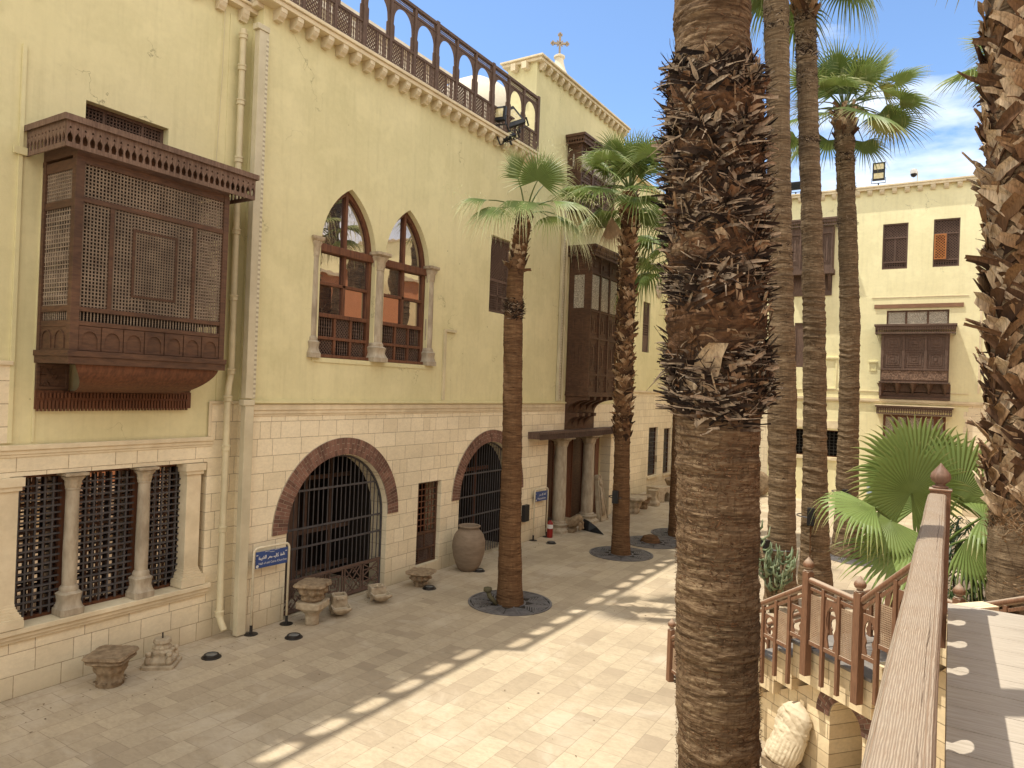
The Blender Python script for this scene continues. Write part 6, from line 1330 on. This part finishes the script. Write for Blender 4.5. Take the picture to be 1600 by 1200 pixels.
def word(x0, pat):
    """tiny arabic-like joined word; pat characters pick the exact letter shapes"""
    out = []; x = x0; base = [(x, 0)]
    for ch in pat:
        if ch == 'Q': out.append([(x,0),(x-.05,.22),(x-.2,.28),(x-.28,.12),(x-.12,0)]); out += [[(x-.1,.45)],[(x-.26,.45)]]; x -= .34     # qaf
        elif ch == 'A': out.append([(x,0),(x,.62)]); x -= .12                                                     # alif (joined)
        elif ch == 'a': x -= .04; out.append([(x,0),(x,.62)]); x -= .16                                          # alif (free)
        elif ch == 'E': out.append([(x,0),(x-.06,.2),(x-.24,.24),(x-.1,.02)]); x -= .26                           # ain
        elif ch == 'T': out.append([(x,0),(x-.04,.26),(x-.2,.26),(x-.22,.04),(x-.04,0)]); out += [[(x-.04,.44)],[(x-.2,.44)]]; x -= .34  # ta marbuta
        elif ch == 'K': out.append([(x,0),(x-.34,0)]); out.append([(x-.05,.6),(x-.3,.36),(x-.08,.16),(x-.08,0)]); x -= .36           # kaf
        elif ch == 'N': out.append([(x,0),(x-.02,.16),(x-.04,0),(x-.16,0)]); out.append([(x-.05,.36)]); x -= .16   # nun / ya teeth
        elif ch == 'Y': out.append([(x,0),(x-.02,.16),(x-.04,0),(x-.16,0)]); out += [[(x-.0,-.2)],[(x-.14,-.2)]]; x -= .16
        elif ch == 'y': out.append([(x,0),(x-.1,.12),(x-.22,-.02),(x-.1,-.2),(x-.36,-.26),(x-.5,-.06)]); x -= .5
        elif ch == 'S': out.append([(x,0),(x-.02,.14),(x-.1,0),(x-.12,.14),(x-.2,0),(x-.22,.14),(x-.3,0)]); x -= .3
        elif ch == 'M': out.append([(x,0),(x-.06,.12),(x-.18,.1),(x-.2,-.06),(x-.06,-.04)]); out.append([(x-.18,0),(x-.26,0)]); x -= .26
        elif ch == 'C': out.append([(x,0),(x-.08,.2),(x-.3,.22),(x-.36,.04),(x-.08,0)]); out.append([(x-.36,0),(x-.44,.1)]); x -= .46   # sad
        elif ch == 'R': out.append([(x,.04),(x-.06,-.1),(x-.24,-.22)]); x -= .26
        elif ch == 'L': out.append([(x,0),(x,.62)]); out.append([(x,0),(x-.14,0)]); x -= .14
        elif ch == 'D': out.append([(x,0),(x-.06,.1),(x-.16,.26)]); out.append([(x,0),(x-.2,0)]); x -= .24
        elif ch == ' ': x -= .28
    return out
def sign(label, loc, rz, w, h, rows, black=True):
    t = thing('tube_frame_sign', label, 'sign', loc, rz, 'blue signs on cream tube stands')
    mb = MB(); r = .022; hw = w/2; P = [(-hw,0,.02),(-hw,0,h-.09)] + [(-hw+.09-.09*math.cos(a_), 0, h-.09+.09*math.sin(a_)) for a_ in (PI/8,PI/4,3*PI/8,PI/2)] + [(hw-.09+.09*math.sin(a_), 0, h-.09+.09*math.cos(a_)) for a_ in (0,PI/8,PI/4,3*PI/8,PI/2)] + [(hw,0,.02)]
    mb.tube(P, r, 10); mb.build('tube_stand', CREAM, t, smooth=True)
    for s_ in (-hw, hw): mb = MB(); mb.lathe(s_, 0, [(.12,.002),(.12,.010),(.03,.014),(.026,.04),(.026,.16),(.0,.161)], 16); mb.build('foot', IRD, t, smooth=True, auto=30)
    mb = MB(); mb.box(-hw+.035, hw-.035, -.012, .004, h-.36, h-.07); pl_ = mb.build('sign_panel', BLUE, t, bevel=.006); rows(pl_, w, h)
    mb = MB(); mb.lathe(-hw+.07, 0, [(.0,-.014),(.028,-.0135),(.028,-.0122)], 16); V = np.concatenate(mb.v); mb.v = [np.stack([V[:,0], V[:,2], h-.325+V[:,1]], 1)]; mb.build('round_emblem', WHT, pl_)
    for x_, z_ in ((-hw+.06,h-.13),(hw-.07,h-.13)): mb = MB(); mb.box(x_-.02, x_+.02, -.0145, -.0122, z_-.006, z_+.006); mb.build('fixing', WHT, pl_)
    return t
def rows1(p, w, h):
    arabic(p, word(2.55, 'QAET KNAYS MCR aLQDYMT'), (0.02,-.0125,h-.205), .098, WHT)
    txt(p, 'Hall of old Cairo Churches', .054, (.02,-.0125,h-.285), WHT)
    mb = MB(); 
    for q in ((-.1,.015),(0,.0),(.1,.02)): mb.bar((q[0]-.05,-.0130,h-.10+q[1]),(q[0]+.05,-.0130,h-.105+q[1]*1.5), .006, .0012, (0,1,0))
    mb.build('flourish', WHT, p)
def rows2(p, w, h):
    arabic(p, word(2.2, 'QAET KNAYS MCR'), (0.0,-.0125,h-.19), .098, WHT)
    txt(p, 'Monasteries', .09, (0,-.0125,h-.285), WHT)
sign('nearer blue sign on a cream tube stand, left of the large brick-arched gate', (-10.30,8.66,0), 86, .74, 1.5, rows1)
sign('farther blue sign on a cream tube stand, by the red fire extinguisher', (-10.36,18.66,0), 86, .72, 1.5, rows2)
t = thing('fire_extinguisher', 'red fire extinguisher standing by the farther blue sign', 'extinguisher', (-10.22,19.02,0), 80); mb = MB(); mb.lathe(0,0,[(.085,.0),(.09,.02),(.09,.42),(.07,.48),(.03,.51),(.03,.53)],18); mb.build('cylinder', RED, t, smooth=True, auto=40)
mb = MB(); mb.box(-.02,.02,-.03,.10,.53,.56); mb.box(-.02,.02,-.03,.08,.58,.595); mb.tube([(0,.04,.54),(.1,.03,.45),(.11,.02,.2)],.012,6); mb.build('valve', BLK, t)
mb = MB(); mb.lathe(0,0,[(.0915,.28),(.0915,.40)],18); mb.build('label', WHT, t)
def uplight(label, x, y):
    t = thing('ground_light', label, 'ground light', (x,y,0), 0, 'round ground lights'); mb = MB(); mb.lathe(0,0,[(.155,.002),(.15,.012),(.12,.016),(.115,.05),(.10,.056),(.09,.05),(.0,.049)],28); mb.build('rim', IRD, t, smooth=True, auto=30)
    mb = MB(); mb.lathe(0,0,[(.088,.0495),(.087,.0515),(.0,.052)],24); mb.build('glass_lens', mat('lens_grey', (.20,.20,.19), (.13,.13,.12), .25), t, smooth=True)
for l_, x, y in (('round ground light right of the draped column base',-9.96,7.25),('round ground light in front of the double capital',-9.63,8.64),('round ground light by the jagged small capital',-9.66,12.47),('round ground light by the clay jar',-9.66,14.40),('round ground light near the farther blue sign',-9.79,18.32)): uplight(l_, x, y)
def trunklamp(label, x, y, z, rz, r, h=.34, pole=None):
    t = thing('trunk_lamp', label, 'lamp', (x,y,z), rz, 'black lamps strapped to palm trunks'); mb = MB(); mb.box(-.08,.08,-.17,-.03,0,h); mb.build('lamp_box', BLK, t, bevel=.01)
    mb = MB(); n = 24; P = [(r*math.cos(2*PI*k/n), r+r*math.sin(2*PI*k/n)-.02, h*.4) for k in range(n+1)]; mb.tube(P, .014, 5); mb.build('strap', BT3 if False else IRON, t)
    if pole: mb = MB(); mb.tube([(0,-.04,0),(.02,-.05,-pole)], .018, 6); mb.build('conduit', BK3, t)
trunklamp('black lamp strapped to the second palm of the left row', -7.72, 18.12, 1.45, 12, .24)
trunklamp('black lamp on a strap low on the leftmost slim palm, above the succulent', -3.28, 16.22, 1.05, -35, .30)
trunklamp('black lamp with a conduit pole on the middle slim palm', -2.66, 17.58, 1.6, 8, .31, .4, 1.5)
trunklamp('black lamp strap and cable at the foot of the rightmost slim palm', -2.5, 22.38, 1.75, 10, .33, .2, 1.7)
# folding chair far away in the sun
t = thing('pale_blue_chair', 'pale blue chair at the foot of the far sunlit wall, behind the rightmost slim palm', 'chair', (-2.55,32.9,0), 20); CH = mat('pale_blue_paint', (.42,.55,.68), (.36,.48,.6), .4)
mb = MB(); mb.box(-.25,.25,-.25,.25,.43,.46); mb.build('seat', CH, t); mb = MB(); mb.box(-.25,.25,.22,.25,.6,.95); mb.build('backrest', CH, t)
for x, y in ((-.23,-.23),(.23,-.23),(-.23,.23),(.23,.23)): mb = MB(); mb.tube([(x,y,0),(x,y,.45 if y < 0 else .95)], .015, 6); mb.build('leg', WHT, t)
# ================================================================ STAIR
SG = (-3.615,10.87,-.12); SA = -40; SCL = 1.027
ST = thing('stone_stair', 'sunlit stone stair climbing to the deck, with a brick-arched niche under it', 'stair', SG, SA)
ST.scale = (SCL,)*3
y_in, y_out, y_w = .10, 1.12, .20
n1, t1 = 9, 2.85; rise = 1.62/n1; run = t1/n1
def tz(t):  # tread height along the stair
    if t < 0: return 0
    if t < t1: return rise*(int(t/run)+1)
    if t < 3.72: return 1.62
    return min(2.66, 1.62+.175*(int((t-3.72)/.17)+1))
steps = [(run*k, run*(k+1), rise*(k+1)) for k in range(n1)] + [(t1,3.72,1.62)] + [(3.72+.17*k, 3.72+.17*(k+1), min(2.66,1.62+.175*(k+1))) for k in range(6)]
trd = MB(); blk = MB()
for a_, b_, z in steps:
    if a_ < 3.7: trd.box(a_-.03, b_, y_in-.02, y_out+.1, z-.035, z)
    blk.box(a_+.002, b_-.002, y_in, y_out+.08 if a_ < 4.1 else .5, max(.002, z-.42), z-.036 if a_ < 3.7 else z-.001)
trd.build('tread', SLATE, ST, bevel=.004); blk.build('stepped_block', STS, ST)
nx0, nx1, nzs, ntop = 3.05, 3.52, .93, 1.18
ou = [(0.35,0),(4.75,0),(4.75,2.2)] + [(4.7,2.25),(3.9,1.45),(3.72,1.25),(2.85,1.22),(.9,.08+.1),(.35,.05)]
rr_ = (nx1-nx0)/2; nich = [(nx0,.004),(nx1,.004),(nx1,nzs)] + [( (nx0+nx1)/2+rr_*math.cos(t), nzs+rr_*math.sin(t)) for t in [PI*k/12 for k in range(1,12)]] + [(nx0,nzs)]
mb = MB(); mb.plate(ou, [nich], y_w, y_out+.1); mb.build('side_wall', STS, ST)
brick_arch(ST, nx0-.003, nx1+.003, nzs, .19, y_w-.02, y_w+.30, nzs, rowz=.055)
mb = MB(); mb.box(nx0-.05, nx1+.05, y_w+.62, y_w+.66, .004, 1.2); mb.build('niche_back', STS, ST)
# stair railings: each rail is a thing of newels, rails, balusters and panels
def finial_mb(x, y, z, s=1):
    mb = MB(); mb.lathe(x, y, [(.045*s,z),(.05*s,z+.012*s),(.03*s,z+.022*s),(.03*s,z+.032*s),(.052*s,z+.048*s),(.062*s,z+.075*s),(.056*s,z+.10*s),(.034*s,z+.128*s),(.012*s,z+.155*s),(.002*s,z+.17*s)], 20); return mb
def rail_between(par, x0, z0, x1, z1, y, nb, stepz, kind0=0, drop=.42):
    """sloping handrail, balusters hanging below the treads, alternately lattice and ogee panels, level bottom rails"""
    ang = math.atan2(z1-z0, x1-x0)
    mb = MB(); mb.tube([(x0, y, z0), (x1, y, z1)], .036, 10); V = np.concatenate(mb.v); mb.v = [V]; mb.build('handrail', RW, par, smooth=True, auto=60)
    w_ = (x1-x0)/nb
    for k in range(nb):
        a_, b_ = x0+w_*k, x0+w_*(k+1); za = z0+(z1-z0)*k/nb; zb = z0+(z1-z0)*(k+1)/nb; zt = min(za, zb)-.10; bt = stepz((a_+b_)/2)+.09
        if k > 0:
            m_ = MB(); m_.box(a_-.021, a_+.021, y-.03, y+.012, min(bt, stepz(a_-w_/2)+.09)-drop+.02, za-.03); m_.build('baluster', RW, par, bevel=.003)
        i0, i1 = a_+.022, b_-.022
        m_ = MB(); m_.bar((i0, y, za-.085+(zb-za)*.1), (i1, y, zb-.085-(zb-za)*.1), .035, .035); m_.build('upper_rail', RW, par, bevel=.003); m_ = MB(); m_.box(i0, i1, y-.02, y+.02, bt, bt+.045); m_.build('lower_rail', RW, par, bevel=.003)
        lat = MB(); og = MB()
        bz, tz_ = bt+.046, zt-.02
        if (k+kind0) % 2 == 0:
            lattice_bead(lat, i0, i1, bz, tz_-.02, y, .021, .44, .2); lat.build('lattice_panel', RWL, par)
        else:
            c_ = (i0+i1)/2; h_ = (i1-i0)/2; H_ = tz_-bz; hole = [(c_-h_*.35, bz+.01), (c_+h_*.35, bz+.01), (c_+h_*.45, bz+H_*.10), (c_+h_*.62, bz+H_*.22), (c_+h_*.45, bz+H_*.34), (c_+h_*.72, bz+H_*.46), (c_+h_*.80, bz+H_*.60), (c_+h_*.68, bz+H_*.74), (c_+h_*.35, bz+H_*.84), (c_, bz+H_*.90)]
            hole += [(2*c_-x, z) for x, z in reversed(hole[2:-1])]
            og.plate([(i0,bz),(i1,bz),(i1,tz_),(i0,tz_)], [hole], y-.009, y+.009); og.build('ogee_panel', RW, par)
def newel(par, x, y, z0, z1, w=.09, s=1):
    mb = MB(); mb.box(x-w/2, x+w/2, y-w/2, y+w/2, z0, z1); o = mb.build('newel_post', RW, par, bevel=.006); finial_mb(x, y, z1, s).build('finial', RW, o, smooth=True, auto=35)
RA = thing('stair_railing', 'wooden railing on the near side of the stair, with carved panels and onion finials', 'railing', SG, SA, 'wooden railings of the stair')
RA.scale = (SCL,)*3
yr = 0
newel(RA, 0, yr, .004, .90); newel(RA, 2.86, yr, 1.34, 2.52); newel(RA, 3.62, yr, 1.34, 2.50)
rail_between(RA, .04, .78, 2.82, 2.33, yr-.0, 12, tz, 0); rail_between(RA, 2.90, 2.43, 3.58, 2.40, yr, 3, tz, 0); rail_between(RA, 3.66, 2.42, 4.50, 3.15, yr, 4, lambda t: tz(t)-.05, 1)
RB = thing('stair_railing', 'wooden railing on the far side of the stair, seen beyond the nearer one', 'railing', SG, SA, 'wooden railings of the stair')
RB.scale = (SCL,)*3
yr = 1.16
newel(RB, 0.05, yr, .004, .90); newel(RB, 2.92, yr, 1.5, 2.50); newel(RB, 3.80, yr, 1.5, 2.42)
rail_between(RB, .09, .78, 2.88, 2.30, yr, 12, tz, 1); rail_between(RB, 2.96, 2.36, 3.76, 2.34, yr, 3, tz, 0); rail_between(RB, 3.84, 2.32, 4.8, 2.75, yr, 4, lambda t: 1.62, 1)
# ================================================================ DECK / footbridge and its big handrail
DK = thing('timber_deck', 'raised deck of grey weathered boards at the lower right, where the camera stands', 'deck', (0,3,0))
mb0 = None; yv = -3.0-3; k = 0
while yv < 7.58-3-.05:
    wv_ = min(.335, 7.58-3-yv); mb = MB(); mb.box(.03, 3.2, .002, wv_-.006, 2.66, 2.70+random.uniform(-.0015,.0015)); o = mb.build('board', DECK, DK, bevel=.003); o.location = (0, yv, 0); yv += .335; k += 1
mb = MB(); mb.box(.03, .12, -6, 4.56, 2.40, 2.655); mb.box(3.0, 3.1, -6, 4.56, 2.4, 2.655); mb.box(.125, 2.995, 4.48, 4.56, 2.42, 2.655)
for y in (-5, -2, 1, 4.2): mb.box(.1, 3.0, y, y+.12, 2.3, 2.398)
mb.build('beam', RW, DK)
for y in (-5, -1.5, 2):
    mb = MB(); mb.box(.2, .45, y, y+.25, 0, 2.299); mb.box(2.7, 2.95, y, y+.25, 0, 2.299); mb.build('pier', STS, DK)
HR = thing('deck_railing', 'large weathered wooden handrail running from the lower right up to an onion-topped post', 'railing', (-.075,3,0), 0, 'wooden railings of the stair' if False else None)
zr = 3.72
mb = MB(); pr = [(-.070,-.055),(-.070,-.02),(-.058,-.004),(-.045,.0),(.045,.0),(.060,-.005),(.070,-.022),(.070,-.055),(.05,-.07),(-.05,-.07)]
ys = np.linspace(-5.5, 4.17, 240); vs = []
for y in ys:
    w_ = 1; 
    for x, z in pr: vs.append((x*w_ + .0015*math.sin(y*3.1), y, zr+z + .0012*math.sin(y*5+x*30)))
n_p = len(pr); q = [(i*n_p+k, i*n_p+(k+1)%n_p, (i+1)*n_p+(k+1)%n_p, (i+1)*n_p+k) for i in range(len(ys)-1) for k in range(n_p)]
mb.addq(vs, q); mb.p.append(tuple(range(n_p))); mb.build('handrail', WR, HR, smooth=True, auto=35)
mb = MB(); mb.box(-.055,.10,4.175,4.30,2.40,zr+.02); mb.box(-.065,.11,4.165,4.31,zr+.021,zr+.04); o = mb.build('newel_post', WD2 if False else RW, HR, bevel=.006); finial_mb(.02, 4.238, zr+.041, 1.30).build('finial', mat('finial_wood', (.20,.12,.085), (.13,.075,.05), .55, 6, (6,6,1)), o, smooth=True, auto=35)
mb = MB(); mb.box(-.03,.03,-5.5,4.17,2.80,2.86); mb.box(-.03,.03,-5.5,4.17,3.50,3.55); mb.build('rail', RW, HR)
yb = -5.3; kk = 0
while yb < 4.1:
    m_ = MB(); m_.box(-.03,.03,yb-.022,yb+.022,2.45,3.65); m_.build('baluster', RW, HR)
    y1 = min(yb+.31, 4.17)
    t = MB(); dst = MB()
    if kk % 2 == 0: lattice_bead(t, yb+.03, y1-.03, 2.861, 3.499, 0, .03, .46, .2); nm_ = 'lattice_panel'
    else:
        c_ = (yb+y1)/2; h_ = .115; hole = [(c_-h_*.3,2.88),(c_+h_*.3,2.88),(c_+h_*.6,3.0),(c_+h_*.4,3.08),(c_+h_*.8,3.2),(c_+h_*.85,3.3),(c_+h_*.6,3.4),(c_,3.47),(c_-h_*.6,3.4),(c_-h_*.85,3.3),(c_-h_*.8,3.2),(c_-h_*.4,3.08),(c_-h_*.6,3.0)]
        t.plate([(yb+.022,2.861),(y1-.022,2.861),(y1-.022,3.499),(yb+.022,3.499)], [hole], -.01, .01); nm_ = 'ogee_panel'
    V = np.concatenate(t.v); dst.v.append(np.stack([V[:,1], V[:,0], V[:,2]], 1))
    if t.q: dst.q.append(np.concatenate(t.q)[:, ::-1]+dst.n)
    dst.p += [tuple(i+dst.n for i in reversed(f)) for f in t.p]; dst.n += len(V)
    dst.build(nm_, RW, HR)
    yb += .31; kk += 1
# ================================================================ headless draped statue leaning on the stair wall
def statue():
    Z = np.linspace(0, 1, 150); T = 2*PI*np.arange(150)/150; zz, tt = np.meshgrid(Z, T, indexing='ij')
    prof = np.interp(Z, [0,.04,.2,.45,.62,.74,.86,.94,.985,1], [.17,.20,.215,.20,.18,.19,.19,.14,.08,.0])
    dep = np.interp(Z, [0,.2,.5,.75,.9,1], [.66,.62,.62,.6,.55,.6])
    r = prof[:,None]*np.ones_like(tt)
    # long vertical folds below, diagonal mantle folds above
    low = np.clip((.52-zz)*6, 0, 1); diag = np.clip((zz-.40)*6, 0, 1)*np.clip((.93-zz)*8, 0, 1)
    f1 = np.abs(np.sin(tt*13 + 1.6*zz + .9*np.sin(zz*5)))**.6; f2 = np.abs(np.sin((zz*21 + tt*2.1 + .9*np.sin(tt*2+zz*3))))**.7; f3 = np.abs(np.sin(zz*17 - tt*2.6 + 1))**.8
    front = .5+.5*np.cos(tt+PI/2)
    r = r*(1 + .05*low*(f1-.5)*(0.4+front) + .075*diag*(f2-.5) + .05*diag*(f3-.5)*(1-front))
    ridge = np.exp(-((zz-(.52+.10*np.cos(tt+.5)))/.03)**2); r = r*(1+.05*ridge)
    arm = np.exp(-((tt-PI*1.02)/.45)**2)*np.clip((.84-zz)*8,0,1)*np.clip((zz-.42)*8,0,1); r = r*(1+.28*arm)
    x = r*np.cos(tt); y = r*np.sin(tt)*dep[:,None]; z = zz*.74
    neck = np.exp(-(x**2+y**2)/.05**2)*.04*(zz > .93); z = z + neck
    P = np.stack([x + .05*np.sin(zz*3)*1.0, y, z + .01*fbm(np.stack([x*8,y*8,z*8],-1), 3)], -1); P += (fbm(P*22, 4)*.022)[...,None]*np.array([1,1,.3])
    mb = MB(); idx = np.arange(150*150).reshape(150,150); nx_ = np.roll(idx, -1, 1); mb.addq(P.reshape(-1,3), np.stack([idx[:-1], nx_[:-1], nx_[1:], idx[1:]], 2).reshape(-1,4)); mb.p.append(tuple(reversed(range(150)))); return mb
o = statue().build('headless_statue', STAT, None, smooth=True, loc=(-1.66,9.13,.10)); o.rotation_euler = (R(-12), R(12), R(-24)); tag(o, 'headless draped white marble torso leaning on the sunlit stair wall', 'statue')
mb = MB(); mb.box(-.15,.20,-.12,.14,0,.10); o = mb.build('statue_wedge', CARV, None, loc=(-1.66,9.14,.002)); o.rotation_euler = (0,0,R(-30)); tag(o, 'thin dark stone wedge under the foot of the marble torso', 'stone wedge')

# dry leaf litter and grit blown against the wall and over the paving
r_ = random.Random(21); mb = MB(); vs = []; fs = []
for i in range(300):
    if r_.random() < .6: x = -10.3+abs(r_.gauss(0,.45)); y = r_.uniform(3, 24)
    else: x = r_.uniform(-9.5, -2.5); y = r_.uniform(5, 26)
    L = r_.uniform(.010, .028); w_ = L*r_.uniform(.2,.6); a_ = r_.uniform(0, PI); c, s_ = math.cos(a_), math.sin(a_); n0 = len(vs); z = .004
    vs += [(x-c*L, y-s_*L, z), (x+s_*w_, y-c*w_, z+r_.uniform(.002,.012)), (x+c*L, y+s_*L, z+.003), (x-s_*w_, y+c*w_, z+r_.uniform(.002,.012))]; fs.append((n0, n0+1, n0+2, n0+3))
mb.addq(vs, fs); o = mb.build('leaf_litter', mat('dry_litter', (.36,.28,.18), (.10,.07,.045), .9, 3), None); o['kind'] = 'stuff'; o['label'] = 'dry leaf scraps and grit scattered on the paving'; o['category'] = 'litter'
